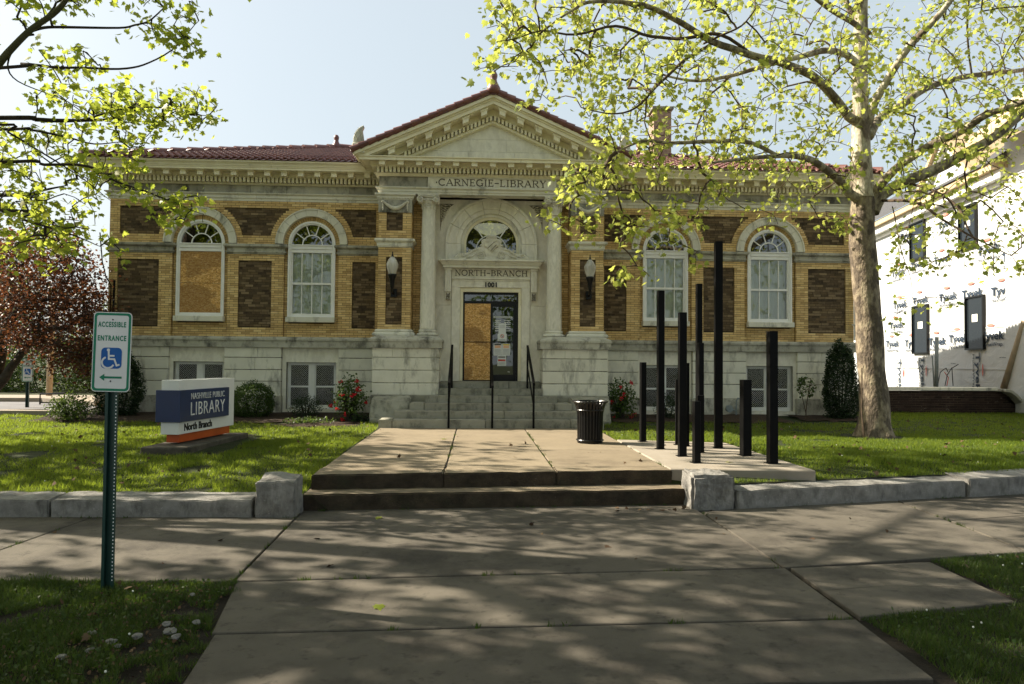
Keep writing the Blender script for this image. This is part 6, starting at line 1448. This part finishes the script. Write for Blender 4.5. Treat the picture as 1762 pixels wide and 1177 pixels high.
tg = boxes([(818, 900, 10, 130, 8.8, 9.6, 22), (850, 1010, -20, 110, 9, 11, 62), (900, 1060, 80, 190, 9.3, 11, 34), (990, 1230, -20, 215, 9.8, 13, 180), (1010, 1300, 200, 300, 10.4, 13.5, 120), (1200, 1480, -30, 200, 10.5, 15, 190),
            (1270, 1480, 190, 330, 11, 14.5, 85), (1480, 1790, -40, 190, 10.5, 16, 250), (1510, 1800, 180, 330, 10.5, 15.5, 150), (960, 1060, 290, 350, 9.6, 10.6, 30), (935, 1010, 365, 395, 9.6, 10.0, 7), (975, 1040, 395, 412, 9.6, 9.9, 6),
            (1050, 1160, 300, 430, 10.2, 11, 30), (1060, 1120, 455, 485, 10.2, 10.5, 7), (1150, 1300, 320, 400, 10.6, 12, 26), (1190, 1225, 425, 480, 10.6, 10.8, 4), (1300, 1470, 325, 400, 11.5, 13, 24), (1520, 1800, 325, 470, 10.3, 13.5, 78), (1520, 1660, 440, 560, 11.3, 12.4, 13)], rg)
rt.twigs(tg, .10); nr_ = rt.foliate(4.1, .10, .06, .125, 'maple', 'leaf_r', .7, 300, .42)
# the part of the crown above the picture (it shades the lawn)
rt.twigs([p for p in blob((7.4, 13, 10.2), (4.6, 4.4, 2.8), 260, rg) if not inframe(p, 20)], .1, name='upper_twigs'); rt.foliate(3.2, .16, .16, .24, 'simple', 'leaf_r', .5, 0, .5, name='upper_foliage')
st = MB(); st.tube([(7.02, 12.75, .30), (7.0, 12.8, .8), (7.02, 12.82, 1.6)], [.02, .015, .01], 6); st.build('sucker', 'twig', rt.t)

# ---- the left sycamore: its trunk stands outside the frame, its branches reach in
lt = Tree('sycamore_tree', (-9.9, 9.2, .3), 'sycamore whose trunk is out of frame, leafy branches reaching in at the top left', 'tree')
trunk([(-9.9, 9.2, .1), (-9.85, 9.2, 1.5), (-9.8, 9.2, 4), (-9.7, 9.2, 7), (-9.5, 9.2, 10)], [.33, .28, .24, .17, .08], 'trunk', 'bark_low', lt, flare=.8)
def LL(yr_, *p):
    n = len(p); return [Vector((-9.75, 9.2, at(p[0][0], p[0][1], 9.2).z-.3))]+[at(q[0], q[1], lerp(yr_[0], yr_[1], i/max(1, n-1))) for i, q in enumerate(p)]
G_ = 'green_limb'
lt.limb(LL((9.2, 9.6), (0, 204), (60, 205), (102, 207), (143, 207), (184, 206), (225, 200)), [0.054, 0.0288, 0.027, 0.0252, 0.021, 0.015, 0.0072], 'branch', 'dark_bark')
lt.limb(([Vector((-9.8, 9.2, 3.0))]+[at(*q) for q in ((-190, 300, 9.0), (-70, 190, 8.5), (0, 108, 8.2), (28, 79, 8.0), (59, 48, 7.9), (97, 15, 7.7), (125, -20, 7.6))]) if True else LL((8.2, 7.6), (-30, 150), (0, 108), (28, 79), (59, 48), (97, 15), (125, -20)), [.07, .05, .042, .038, .034, .031, .028, .02], 'branch', G_)
lt.limb(LL((8.1, 8.8), (0, 116), (38, 110), (102, 117), (160, 118), (217, 117), (255, 107), (306, 79), (342, 36)), [0.036, 0.018, 0.0168, 0.015, 0.0132, 0.012, 0.0096, 0.0072, 0.0036], 'branch', 'dark_bark')
lt.limb([at(50, 57, 8), at(77, 48, 8), at(115, 47, 8.1), at(204, 48, 8.3), at(230, 43, 8.4), at(260, 33, 8.5), at(301, -5, 8.6)], [0.018, 0.0162, 0.015, 0.012, 0.0108, 0.009, 0.0048], 'branch', 'dark_bark')
lt.limb(LL((9.4, 9.9), (0, 225), (46, 223), (115, 237), (163, 249), (209, 245)), [0.03, 0.018, 0.0162, 0.0132, 0.0096, 0.0048], 'branch', 'dark_bark')
lt.limb(LL((9.0, 9.2), (0, 277), (77, 283), (153, 286), (204, 313), (255, 332), (319, 357), (350, 368)), [0.036, 0.0204, 0.0186, 0.0162, 0.0132, 0.0108, 0.0066, 0.003], 'branch', 'dark_bark')
lt.limb(LL((9.6, 10), (0, 337), (64, 329), (115, 319)), [0.042, 0.024, 0.018, 0.0072], 'branch', 'dark_bark')
lt.limb(LL((9.0, 9.4), (-20, 215), (13, 227), (60, 255), (102, 281), (153, 316), (190, 345)), [0.036, 0.0156, 0.0132, 0.0108, 0.009, 0.0066, 0.003], 'branch', 'dark_bark')
lt.limb(LL((8.6, 9.0), (0, 362), (40, 378), (90, 392), (135, 407), (172, 424)), [0.036, 0.018, 0.0156, 0.012, 0.009, 0.0036], 'branch', 'dark_bark')
lt.limb([at(143, 207, 9.4), at(200, 190, 9.5), at(250, 185, 9.6), at(310, 190, 9.7), at(350, 205, 9.8)], [0.0132, 0.012, 0.0096, 0.0072, 0.0036], 'branch', 'dark_bark')
lt.limb([at(60, 60, 8), at(35, 70, 8.1), at(15, 110, 8.2), at(30, 140, 8.4), at(90, 165, 8.8), at(125, 180, 9)], [0.012, 0.0108, 0.009, 0.0072, 0.0054, 0.003], 'branch', 'dark_bark')
lg = np.random.default_rng(8)
tl = boxes([(-10, 110, -20, 30, 7.6, 8.6, 13), (60, 210, -20, 20, 8, 8.8, 13), (205, 340, -15, 70, 8.2, 8.8, 30), (255, 345, 60, 100, 8.5, 9, 9), (60, 175, 85, 135, 8, 8.8, 17), (60, 130, 140, 200, 8.5, 9.4, 14), (120, 210, 150, 215, 9, 10, 22), (180, 345, 145, 230, 9.2, 10.4, 92), (345, 378, 170, 205, 9.6, 10, 5),
            (185, 260, 220, 255, 9.3, 9.9, 12), (-20, 180, 215, 330, 8.8, 10.5, 80), (-20, 170, 330, 430, 8.4, 10.4, 90), (150, 240, 270, 330, 9, 9.5, 16), (240, 350, 320, 385, 9, 9.5, 26), (-20, 150, 415, 470, 8.8, 10, 16), (183, 222, 400, 460, 9, 9.3, 4)], lg)
lt.twigs(tl, .08, .016, mat='dark_bark'); nl_ = lt.foliate(3.3, .085, .055, .115, 'maple', 'leaf_l', .55, 300, .45)
SHADE = [((-9.8, 7.8, 7.6), (3.4, 1.7, 1.9), 290), ((-6.3, 8.0, 8.1), (3.2, 1.6, 1.9), 230), ((-6.8, 10.2, 7.6), (4.4, 1.7, 1.6), 170), ((-12.0, 9.3, 6.4), (2.6, 1.9, 1.6), 45), ((-10.4, 6.7, 7.4), (3.0, 1.1, 1.6), 170), ((-6.6, 7.0, 7.2), (2.6, 1.0, 1.2), 130)]  # unseen crown clumps; the later ones added only to darken the near pavement
ups = [p for c, r_, n in SHADE for p in blob(c, r_, n, lg) if not inframe(p, 30) and p.z > 5.0]
lt.limb([(-9.7, 9.2, 6.3), (-8.2, 9.0, 7.4), (-6.2, 8.8, 8.4), (-4.4, 8.8, 8.9)], [.13, .10, .07, .03], 'branch', 'dark_bark'); lt.limb([(-9.6, 9.2, 6.8), (-9.5, 7.8, 7.8), (-9.4, 6.2, 8.6), (-9.2, 4.8, 9.2)], [.13, .10, .07, .03], 'branch', 'dark_bark')
lt.twigs(ups, .1, .03, name='upper_twigs', mat='dark_bark'); lt.foliate(2.0, .2, .15, .24, 'simple', 'leaf_l', .3, 0, .6, name='upper_foliage')
# second street tree out of frame to the left: shades the foreground slabs
ft = Tree('offscreen_tree', (-11.4, 4.3, 0), 'leafy street tree out of frame to the left, in the verge', 'tree')
trunk([(-11.4, 4.3, -.1), (-11.3, 4.3, 3), (-11.0, 4.4, 7)], [.28, .22, .12], 'trunk', 'bark_low', ft, flare=.7)
ft.limb([(-11.1, 4.4, 5.2), (-9.6, 5.2, 6.6), (-7.8, 5.9, 7.8)], [.12, .08, .04], 'branch', 'dark_bark')
ft.twigs([p for p in blob((-11.6, 6.6, 6.4), (3.0, 1.9, 1.9), 240, lg, .2) if not inframe(p, 30)]+[p for p in blob((-8.8, 3.4, 6.6), (2.6, 1.8, 1.6), 130, lg, .2) if not inframe(p, 30)], .1, .03, mat='dark_bark')
ft.foliate(4.2, .24, .20, .30, 'simple', 'leaf_l', .3, 0, .6)
sky_block = Tree('offscreen_tree', (6.2, 1.4, -.1), 'street tree beside the camera, out of frame to the right', 'tree')  # unseen crown added over the near pavement to block skylight and darken it
trunk([(6.2, 1.4, -.2), (6.1, 1.4, 3), (5.6, 1.4, 7)], [.28, .22, .12], 'trunk', 'bark_low', sky_block, n=14)
sky_block.limb([(5.8, 1.4, 5.2), (3.5, 2.0, 7.2), (1, 2.4, 8.2), (-2, 2.6, 8.8), (-4.5, 2.8, 9)], [.12, .09, .07, .05, .03], 'branch', 'dark_bark')
sky_block.twigs([q for q in blob((-.5, 2.4, 8.1), (9.0, 3.6, 1.1), 760, lg, .1) if not inframe(q, 30)], .1, .03, mat='dark_bark'); sky_block.foliate(6.5, .32, .28, .42, 'simple', 'leaf_r', .3, 0, .6)
wt = Tree('lawn_tree', (-15.5, 13.5, .4), 'tall tree on the side lawn, out of frame beyond the sycamore at left', 'tree')
trunk([(-15.5, 13.5, .3), (-15.3, 13.5, 3.5), (-14.5, 13.5, 7)], [.3, .24, .12], 'trunk', 'dark_bark', wt, n=14)
wt.limb([(-14.8, 13.5, 5.4), (-12.8, 13.6, 6.9), (-10.5, 13.8, 7.6)], [.12, .09, .05], 'branch', 'dark_bark'); wt.limb([(-14.8, 13.5, 5.0), (-13.8, 11.9, 6.6), (-12.6, 10.8, 7.3)], [.12, .09, .04], 'branch', 'dark_bark')
wt.twigs([q for q in blob((-12.6, 13.6, 7.2), (5.0, 3.4, 2.0), 250, lg, .1)+blob((-15.5, 12, 6.6), (3.2, 3, 2), 60, lg, .1) if not inframe(q, 30)], .1, .03, mat='dark_bark'); wt.foliate(5.0, .22, .18, .28, 'simple', 'leaf_l', .3, 0, .6)
lt.limb([(-9.6, 9.2, 9.0), (-8.6, 11.4, 9.8), (-6.8, 13.6, 10.2)], [.08, .06, .03], 'branch', 'dark_bark'); k0 = len(lt.N)
lt.twigs([q for q in blob((-6.2, 13.8, 10.3), (3.8, 1.8, 1.0), 110, lg, .1) if not inframe(q, 40)], .1, .03, name='upper_twigs', mat='dark_bark'); lt.foliate(4.0, .22, .17, .26, 'simple', 'leaf_l', .3, 0, .6, name='upper_foliage')
rt.limb([(7.1, 13, 9.0), (5.2, 11.2, 9.4), (3.2, 9.4, 9.0), (1.4, 8.4, 8.6)], [.08, .06, .05, .02], 'branch', 'bark_high')  # unseen bough added above the view to cut skylight on the paving
rt.twigs([q for q in blob((2.2, 8.4, 8.6), (3.6, 1.8, 1.0), 130, lg, .1) if not inframe(q, 40)], .1, .03, name='upper_twigs'); rt.foliate(3.6, .26, .2, .3, 'simple', 'leaf_r', .3, 0, .6, name='upper_foliage')
# trees across the street, seen only as reflections in the glazing
for i, (x, y, r_, zc) in enumerate(((-6, -14, 4.2, 6.5), (3.5, -15, 4.6, 6.2), (13, -13.5, 4.0, 5.8), (-17, -15, 5, 6))):
    bt = Tree('offscreen_tree', (x, y, -.1), ('tree across the street, third from the left', 'tree across the street facing the portal', 'tree across the street furthest right', 'tree across the street furthest left')[i], 'tree', 'trees across the street')
    trunk([(x, y, -.2), (x, y, 3), (x+.2, y, 7)], [.26, .2, .1], 'trunk', 'dark_bark', bt, n=12)
    bt.twigs(blob((x, y, zc-1.6), (r_, r_*.7, 2.5), 90, lg, .3), .1, .03, mat='dark_bark'); bt.foliate(5, .42, .34, .5, 'quad', 'hedge_leaf', .3, 0, .5)

# ---- purple plum at the left edge with arching limbs
pl = Tree('plum_tree', (-11.3, 17.0, .4), 'purple leaved plum tree with arching limbs at the left edge', 'tree')
pl.limb([(-11.55, 17, .3), at(0, 660, 17), at(20, 630, 16.9), at(45, 598, 16.8), at(85, 565, 16.6), at(125, 572, 16.4), at(150, 600, 16.3)], [.14, .11, .09, .07, .045, .03, .015], 'branch', 'dark_bark')
pl.limb([(-11.5, 17, .3), at(-6, 640, 17), at(5, 580, 17), at(30, 540, 16.8), at(75, 515, 16.6), at(120, 522, 16.4), at(140, 560, 16.2)], [.16, .12, .10, .075, .05, .03, .012], 'trunk', 'dark_bark')
pl.limb([at(5, 580, 17), at(-10, 520, 17.2), at(20, 470, 17.2), at(60, 440, 17)], [.09, .07, .04, .02], 'branch', 'dark_bark')
pl.limb([at(30, 540, 16.8), at(60, 560, 16), at(110, 600, 15.8), at(150, 612, 15.6)], [.03, .025, .018, .01], 'branch', 'dark_bark')
pg = np.random.default_rng(3)
pl.twigs(boxes([(-60, 120, 400, 520, 15.5, 18.5, 160), (-40, 180, 500, 600, 15.3, 18.5, 190), (110, 186, 455, 560, 15.8, 17.5, 50), (60, 175, 590, 640, 15.3, 17, 55), (100, 160, 425, 480, 16, 17, 14)], pg), .06, .012, mat='dark_bark')
pl.foliate(22, .17, .05, .09, 'simple', 'plum', .1, 0, .5)

# ---- shrubs
def shrub(name, c, r_, n, size, mat, label, cat='shrub', group=None, shell=.75, lump=.25, kind='quad', stems=5, base=None, flowers=None, seed=1, taper=0):
    rng = np.random.default_rng(seed); t = thing(name, (c[0], c[1], LH(c[0], c[1])), label, cat, group)
    v = rng.normal(0, 1, (n, 3)); v /= np.linalg.norm(v, axis=1)[:, None]; rad = rng.uniform(shell**2, 1, n)**.5
    k = np.array([1+lump*mnoise.noise(Vector(tuple(q*2.3))+Vector((seed, 0, 0)))+lump*.6*mnoise.noise(Vector(tuple(q*6))+Vector((0, seed, 0))) for q in v])
    w = np.ones(n)
    if taper: w = 1-taper*np.clip((v[:, 2]*rad+1)/2, 0, 1)
    P = v*(rad*k)[:, None]*np.array(r_); P[:, 0] *= w; P[:, 1] *= w; P += np.array(c); zmin = LH(c[0], c[1])+.02; P = P[P[:, 2] > zmin]
    me, _ = leaves(P, rng.uniform(size*.6, size*1.3, len(P)), kind, rng, -.1); link('foliage', me, mat, t, kind='stuff')
    m = MB()
    for i in range(stems):
        a = rng.uniform(0, 6.28); q = (c[0]+math.cos(a)*r_[0]*.5, c[1]+math.sin(a)*r_[1]*.5, c[2]+r_[2]*.4); b = (c[0]+math.cos(a)*r_[0]*.1, c[1]+math.sin(a)*r_[1]*.1, LH(c[0], c[1])-.02)
        m.tube([b, ((q[0]+b[0])/2, (q[1]+b[1])/2, lerp(b[2], q[2], .6)), q], [.018, .014, .006], 5)
    m.build('stems', 'dark_bark', t)
    if flowers:
        for i in range(flowers):
            d = rng.normal(0, 1, 3); d /= np.linalg.norm(d); d[1] = -abs(d[1]); p = np.array(c)+d*np.array(r_)*rng.uniform(.85, 1.12); Q = p+rng.normal(0, .016, (16, 3)); me, _ = leaves(Q, rng.uniform(.035, .055, 16), 'simple', rng, -.5); link('flower', me, 'petal', t)
    return t
shrub('boxwood_shrub', (-4.83, 16.0, .74), (.47, .42, .42), 11000, .038, 'box_leaf', 'rounded boxwood shrub right of the library sign', shell=.78, lump=.22, seed=2)
shrub('low_shrub', (-3.72, 16.15, .60), (.36, .34, .30), 2600, .035, 'dark_leaf', 'small dark shrub under the second basement window', seed=3, shell=.5)
shrub('evergreen_shrub', (-7.75, 16.2, 1.06), (.58, .45, .82), 15000, .045, 'dark_leaf', 'tall dark evergreen shrub behind the accessible sign', seed=4, lump=.18, taper=.3)
shrub('low_bush', (-8.3, 15.3, .62), (.44, .40, .30), 2300, .055, 'hedge_leaf', 'low leafy bush with sunlit leaves by the driveway', seed=5, shell=.4, lump=.4)
shrub('evergreen_shrub', (8.40, 16.25, 1.22), (.48, .40, .98), 17000, .045, 'dark_leaf', 'tall dark evergreen at the right corner of the library', seed=6, lump=.2, taper=.35)
shrub('low_shrub', (4.35, 16.1, .66), (.34, .34, .36), 2300, .038, 'dark_leaf', 'small dark shrub between the roses and the black posts', seed=7, shell=.5)
shrub('low_shrub', (-2.35+-.0, 15.25, .44), (.28, .22, .13), 500, .05, 'dark_leaf', 'low dark plant at the foot of the left stair cheek', seed=8, shell=.3)
shrub('low_shrub', (-3.35, 14.85, .42), (.55, .24, .09), 700, .05, 'hedge_leaf', 'yellow-green ground plant on the mulch left of the steps', seed=18, shell=.2)
def rosebush(c, r_, n, fl, label, seed, k=.05):
    return shrub('rose_bush', c, r_, n, k, 'box_leaf', label, 'rose bush', 'rose bushes beside the portal', shell=.35, lump=.5, kind='simple', stems=11, flowers=fl, seed=seed)
rosebush((-2.62, 15.3, .86), (.36, .33, .47), 1500, 13, 'leafy rose bush with red blooms left of the entrance steps', 9)
rosebush((3.22, 15.95, .82), (.38, .30, .46), 1600, 9, 'rose bush with a few red blooms right of the litter bin', 10)
sp = Tree('sapling', (7.62, 16.3, .42), 'thin sapling against the stone base left of the dark evergreen', 'sapling')
sp.limb([(7.60, 16.3, .38), (7.62, 16.3, .8), (7.70, 16.28, 1.3)], [.014, .01, .005], 'stem', 'twig'); sp.limb([(7.61, 16.3, .5), (7.5, 16.3, .9), (7.42, 16.3, 1.15)], [.01, .007, .004], 'stem', 'twig')
sp.twigs(blob((7.62, 16.3, 1.18), (.26, .2, .28), 22, pg, .3), .05, .006); sp.foliate(4.5, .04, .05, .08, 'simple', 'box_leaf', .3, 0, .6)
# hedges and trees closing the view at the left
for i, (x, y, z, rx, ry, rz, n, s_) in enumerate(((-20.5, 29, 1.2, 3.2, 1.6, 1.7, 17000, .11), (-16.2, 28, 1.15, 2.6, 1.4, 1.6, 16000, .11), (-12.4, 28.5, 1.3, 2.5, 1.4, 1.65, 16000, .11), (-24.5, 31, 2.4, 3.6, 2, 2.9, 12000, .15), (-13.8, 33, 2.5, 3.6, 2, 2.4, 12000, .15))):
    shrub('hedge_bush', (x, y, z), (rx, ry, rz), n, s_, 'hedge_leaf', ('wide sunlit bush beyond the driveway at the far left', 'rounded green bush beyond the driveway behind the wooden pole', 'green bush beyond the driveway next to the library corner', 'taller bush at the far left behind the row of bushes', 'taller pale bush behind the row, nearest the library corner')[i], 'bush', 'bushes beyond the driveway', seed=30+i, shell=.6, lump=.45)
for i, (x, y, zc, r_) in enumerate(((-31, 46, 5.0, 4.5), (-40, 60, 6, 6), (26, 52, 6, 5))):
    bt = Tree('distant_tree', (x, y, .4), ('distant green tree seen through the purple leaves', 'farthest hazy tree at the left edge', 'distant tree behind the wrapped house')[i], 'tree', 'distant trees')
    trunk([(x, y, .2), (x, y, 3), (x+.2, y, 6)], [.26, .2, .1], 'trunk', 'dark_bark', bt, n=10)
    bt.twigs(blob((x, y, zc), (r_, r_*.7, r_*.7), 150, lg, .3), .1, .03, mat='dark_bark'); bt.foliate(9, .5, .22, .4, 'quad', 'hedge_leaf', .3, 0, .6)

# ---- grass: real blades, thinning with distance
def blades(name, xs_, ys_, n, inside, hfun, h0, h1, w, mat, rng):
    P = np.stack([rng.uniform(*xs_, n), rng.uniform(*ys_, n)], 1); keep = np.array([inside(x, y) for x, y in P]); P = P[keep]; n = len(P)
    z = np.array([hfun(x, y) for x, y in P]); cl = np.array([mnoise.noise(Vector((x*1.7, y*1.7, 4))) for x, y in P])
    h = rng.uniform(h0, h1, n)*np.clip(1+.95*cl, .35, 1.8); a = rng.uniform(0, 6.283, n); lean = rng.normal(0, .45, (n, 2))*h[:, None]; ww = w*rng.uniform(.7, 1.4, n)*(1+.04*np.maximum(0, P[:, 1]-8))
    b0 = np.stack([P[:, 0]-np.cos(a)*ww/2, P[:, 1]-np.sin(a)*ww/2, z-.005], 1); b1 = np.stack([P[:, 0]+np.cos(a)*ww/2, P[:, 1]+np.sin(a)*ww/2, z-.005], 1); tp = np.stack([P[:, 0]+lean[:, 0], P[:, 1]+lean[:, 1], z+h], 1)
    V = np.stack([b0, b1, tp], 1).reshape(-1, 3); me = npmesh(name, V, np.arange(3*n).reshape(n, 3), 3); o = link(name, me, mat, None, kind='stuff'); o['label'] = {'lawn_grass': 'short sunlit green grass of the raised lawns', 'verge_grass': 'rough shaded grass and weeds of the front verge', 'far_grass': 'thin grass further back on the lawn'}[name]; o['category'] = 'grass'; return o
def in_l(x, y):
    yk = kerb_y(x)+.30
    if y < yk: return False
    if -1.90 < x < 2.42 and y < 15.4: return False
    if 2.38 <= x < 4.2 and 8.62 < y < 11.9: return False
    if -4.85 < x < -3.6 and 10.4 < y < 12.85 and x > -4.8+(y-10.45)*.02: return False
    if y > 15.05 and (x < -2.2 and x > -9.1): return False
    if y > 15.4 and 2.9 < x < 9: return False
    if (x+3.2)**2/.85+(y-14.85)**2/.16 < 1: return False
    if (x-7.3)**2+(y-13)**2 < .3: return False
    if mnoise.noise(Vector((x*1.1, y*1.1, 14))) > .42: return False
    return y < 16.3 if x < 0 else True
gr = np.random.default_rng(21)
JW = [((-1.79, 5.54), (-1.868, 7.76)), ((2.515, 5.8), (2.525, 8.1)), ((4.93, 6.24), (5.13, 8.5)), ((-4.13, 5.6), (-3.96, 7.7)), ((-1.79, 5.53), (2.5, 5.80)), ((-1.85, 8.05), (2.4, 8.38)), ((-.35, 9.0), (-.35, 14.2)), ((.97, 9.0), (.97, 14.2)), ((2.387, 9), (2.387, 12)), ((-9, 7.76), (-1.9, 7.73)), ((2.5, 8.06), (8, 9.2)), ((-1.59, 4.49), (2.5, 4.635))]
m = MB()
for (a, b), (c, d) in JW:
    zj = .335 if b > 8.9 else -.01
    for q in range(int(math.hypot(c-a, d-b)*16)):
        t = gr.uniform(0, 1)
        if mnoise.noise(Vector((a*3+t*9, b*2+t*7, 3))) < .12: continue
        for _ in range(5):
            x, y = a+(c-a)*t+gr.normal(0, .012), b+(d-b)*t+gr.normal(0, .012); h = gr.uniform(.012, .035); w = .004; dx, dy = gr.normal(0, .014, 2)
            m.add([(x-w, y, zj), (x+w, y, zj), (x+dx, y+dy, zj+.012+h)], [(0, 1, 2)])
o = m.build('joint_weeds', 'verge_grass', None, kind='stuff'); o['label'] = 'sparse grass growing in the pavement and walk joints'; o['category'] = 'weeds'
blades('lawn_grass', (-10.5, -1.8), (8.0, 12.5), 120000, in_l, LH, .022, .060, .0085, 'grass', gr); blades('lawn_grass', (-13, -1.8), (12.5, 16.3), 70000, in_l, LH, .022, .055, .010, 'grass', gr)
blades('lawn_grass', (2.4, 12), (8.2, 13), 150000, in_l, LH, .022, .060, .0085, 'grass', gr); blades('lawn_grass', (2.4, 16), (13, 18.3), 80000, in_l, LH, .022, .055, .010, 'grass', gr)
def VH(x, y): return -.03+.035*min(1, max(0, .5+mnoise.noise(Vector((x*1.3, y*1.3, 2)))))
def in_v(x, y):
    if y > near_y(x)-.0+(.05*mnoise.noise(Vector((x*3, 0, 1)))): return False
    e = .10*mnoise.noise(Vector((y*2, 3, 1)))
    if x < -1.58-.17*(y-4.5)+e and y > 3.0:
        # bare earth patches
        return mnoise.noise(Vector((x*1.6, y*1.6, 8))) < .30 and (x < -2.05 or mnoise.noise(Vector((x*6, y*6, 1))) < .22-(x+2.05)*.5)
    if x > 2.56+e*.5 and y > 3.0: return not (x < 3.87+e*.4 and y > 4.68+.18*(x-2.5)+e*.3)
    return False
blades('verge_grass', (-5.0, -1.5), (3.0, 5.75), 95000, in_v, VH, .018, .055, .0052, 'verge_grass', gr); blades('verge_grass', (2.5, 6.8), (3.0, 7.0), 120000, in_v, VH, .018, .055, .0052, 'verge_grass', gr)
# broad weeds and clover in the verge, fallen leaves, stones
def scat(n, xr, yr_, ins): 
    out = []
    while len(out) < n:
        x, y = gr.uniform(*xr), gr.uniform(*yr_)
        if ins(x, y): out.append((x, y))
    return out
W_ = scat(2600, (-4.6, -1.7), (3.2, 5.6), in_v)+scat(2600, (2.6, 6.5), (3.2, 6.8), in_v); P = np.array([(x, y, VH(x, y)+gr.uniform(.01, .04)) for x, y in W_])
me, _ = leaves(P, gr.uniform(.012, .034, len(P)), 'simple', gr, -.15); o = link('weeds', me, 'verge_grass', None, kind='stuff'); o['label'] = 'small broad-leaved weeds and clover among the verge grass'; o['category'] = 'weeds'
fl = scat(14, (-4.4, -1.8), (3.4, 5.5), in_v)+scat(40, (2.7, 6.2), (3.2, 6.5), in_v); m = MB()
for x, y in fl: m.sphere((x, y, VH(x, y)+.05), .007, 6, 4)
o = m.build('clover_flowers', 'clover', None, kind='stuff'); o['label'] = 'tiny white clover flowers dotted over the verge'; o['category'] = 'flowers'
fl = scat(22, (-8, -2), (8.5, 14.5), in_l)+scat(14, (2.6, 11), (8.8, 15), in_l); m = MB()
for x, y in fl: m.sphere((x, y, LH(x, y)+.05), .007, 6, 4)
o = m.build('clover_flowers', 'clover', None, kind='stuff'); o['label'] = 'tiny white clover flowers dotted over the lawns'; o['category'] = 'flowers'
D = scat(120, (-8, -2), (8.3, 15), in_l)+scat(190, (2.6, 13), (8.5, 17), in_l); P = [(x, y, LH(x, y)+.05) for x, y in D]+[(x, y, VH(x, y)+.045) for x, y in scat(16, (-4.2, -1.8), (3.6, 5.5), in_v)+scat(14, (2.7, 5.5), (3.6, 6.4), in_v)]
P += [(gr.uniform(-1.8, 2.3), gr.uniform(9, 14), .356) for _ in range(16)]+[(gr.uniform(-4, 6), gr.uniform(5.9, 7.7), .006) for _ in range(14)]+[(gr.uniform(1.5, 2.44), 8.0+gr.uniform(0, .25), .008) for _ in range(12)]
LT = [(x, y, VH(x, y)+.02) for x, y in zip(gr.uniform(-2.6, -1.55, 900), gr.uniform(3.4, 5.5, 900)) if x < -1.62-.17*(y-4.5)]+[(x, y, VH(x, y)+.02) for x, y in zip(gr.uniform(-4.8, -2.6, 300), gr.uniform(3.4, 5.5, 300))]
meL, _ = leaves(np.array(LT), gr.uniform(.008, .03, len(LT)), 'simple', gr, 0); o = link('leaf_litter', meL, 'dead_leaf', None, kind='stuff'); o['label'] = 'crumbled brown leaf litter on the bare earth beside the slabs'; o['category'] = 'litter'
me, _ = leaves(np.array(P), gr.uniform(.03, .07, len(P)), 'maple', gr, 0); 
o = link('fallen_leaves', me, 'dead_leaf', None, kind='stuff'); o['label'] = 'scattered brown fallen leaves on grass and paving'; o['category'] = 'fallen leaves'
for i, (x, y, lab) in enumerate(((-1.0, 7.72, 'green leaf fallen on the pavement near the left corner block'), (-.55, 12.2, 'green leaf fallen on the joint of the entrance walk'), (-.63, 4.95, 'green leaf lying on the shaded foreground slab'), (3.35, 9.4, 'green leaf fallen on the pale pad between the posts'))):
    me, _ = leaves(np.array([(x, y, (.012 if y < 8 else .365 if y < 11 and i == 3 else .357))]), [.11], 'maple', np.random.default_rng(40+i), 0); me.transform(Matrix.Translation((x, y, me.vertices[0].co.z)) @ Matrix.Diagonal((1, 1, .25, 1)) @ Matrix.Translation((-x, -y, -me.vertices[0].co.z)))
    tag(link('fallen_leaf', me, 'leaf_r', None), lab, 'leaf', 'fallen green leaves')
RK = [(-1.90, 4.62, .05), (-1.82, 4.50, .06), (-1.98, 4.42, .045), (-1.72, 4.66, .04), (-2.08, 4.34, .05), (-2.14, 4.22, .045), (-1.75, 4.42, .05), (-2.28, 4.5, .04), (-2.25, 4.12, .05), (-1.95, 5.2, .035), (-2.02, 4.28, .035)]
RL = ['largest pale rubble chunk of the pile, in its middle', 'pale rubble chunk nearest the slabs, just behind the largest', 'rubble chunk touching the front left of the largest one', 'small rubble chunk at the back right of the pile, against the slab', 'rubble chunk in the front half of the pile, left of its middle', 'rubble chunk near the front left end of the pile', 'rubble chunk at the right edge of the pile', 'lone rubble chunk in the grass behind the left end of the pile', 'frontmost left rubble chunk, last of the pile', 'lone small rubble chunk near the pavement edge behind the pile', 'small rubble chunk between the front left stones and the middle ones']
for i, (x, y, r_) in enumerate(RK):
    bm = bmesh.new(); bmesh.ops.create_icosphere(bm, subdivisions=3, radius=r_*.52)
    for v in bm.verts: v.co = v.co*(1+.9*mnoise.noise(v.co*22+Vector((i*3, 0, 0)))+.5*mnoise.noise(v.co*60)); v.co.z *= .5
    me = bpy.data.meshes.new('rock'); bm.to_mesh(me); bm.free()
    tag(link('rock', me, 'kerbstone', None, mw=Matrix.Translation((x, y, .0+r_*.3))), RL[i], 'stone', 'rubble chunks in the verge')
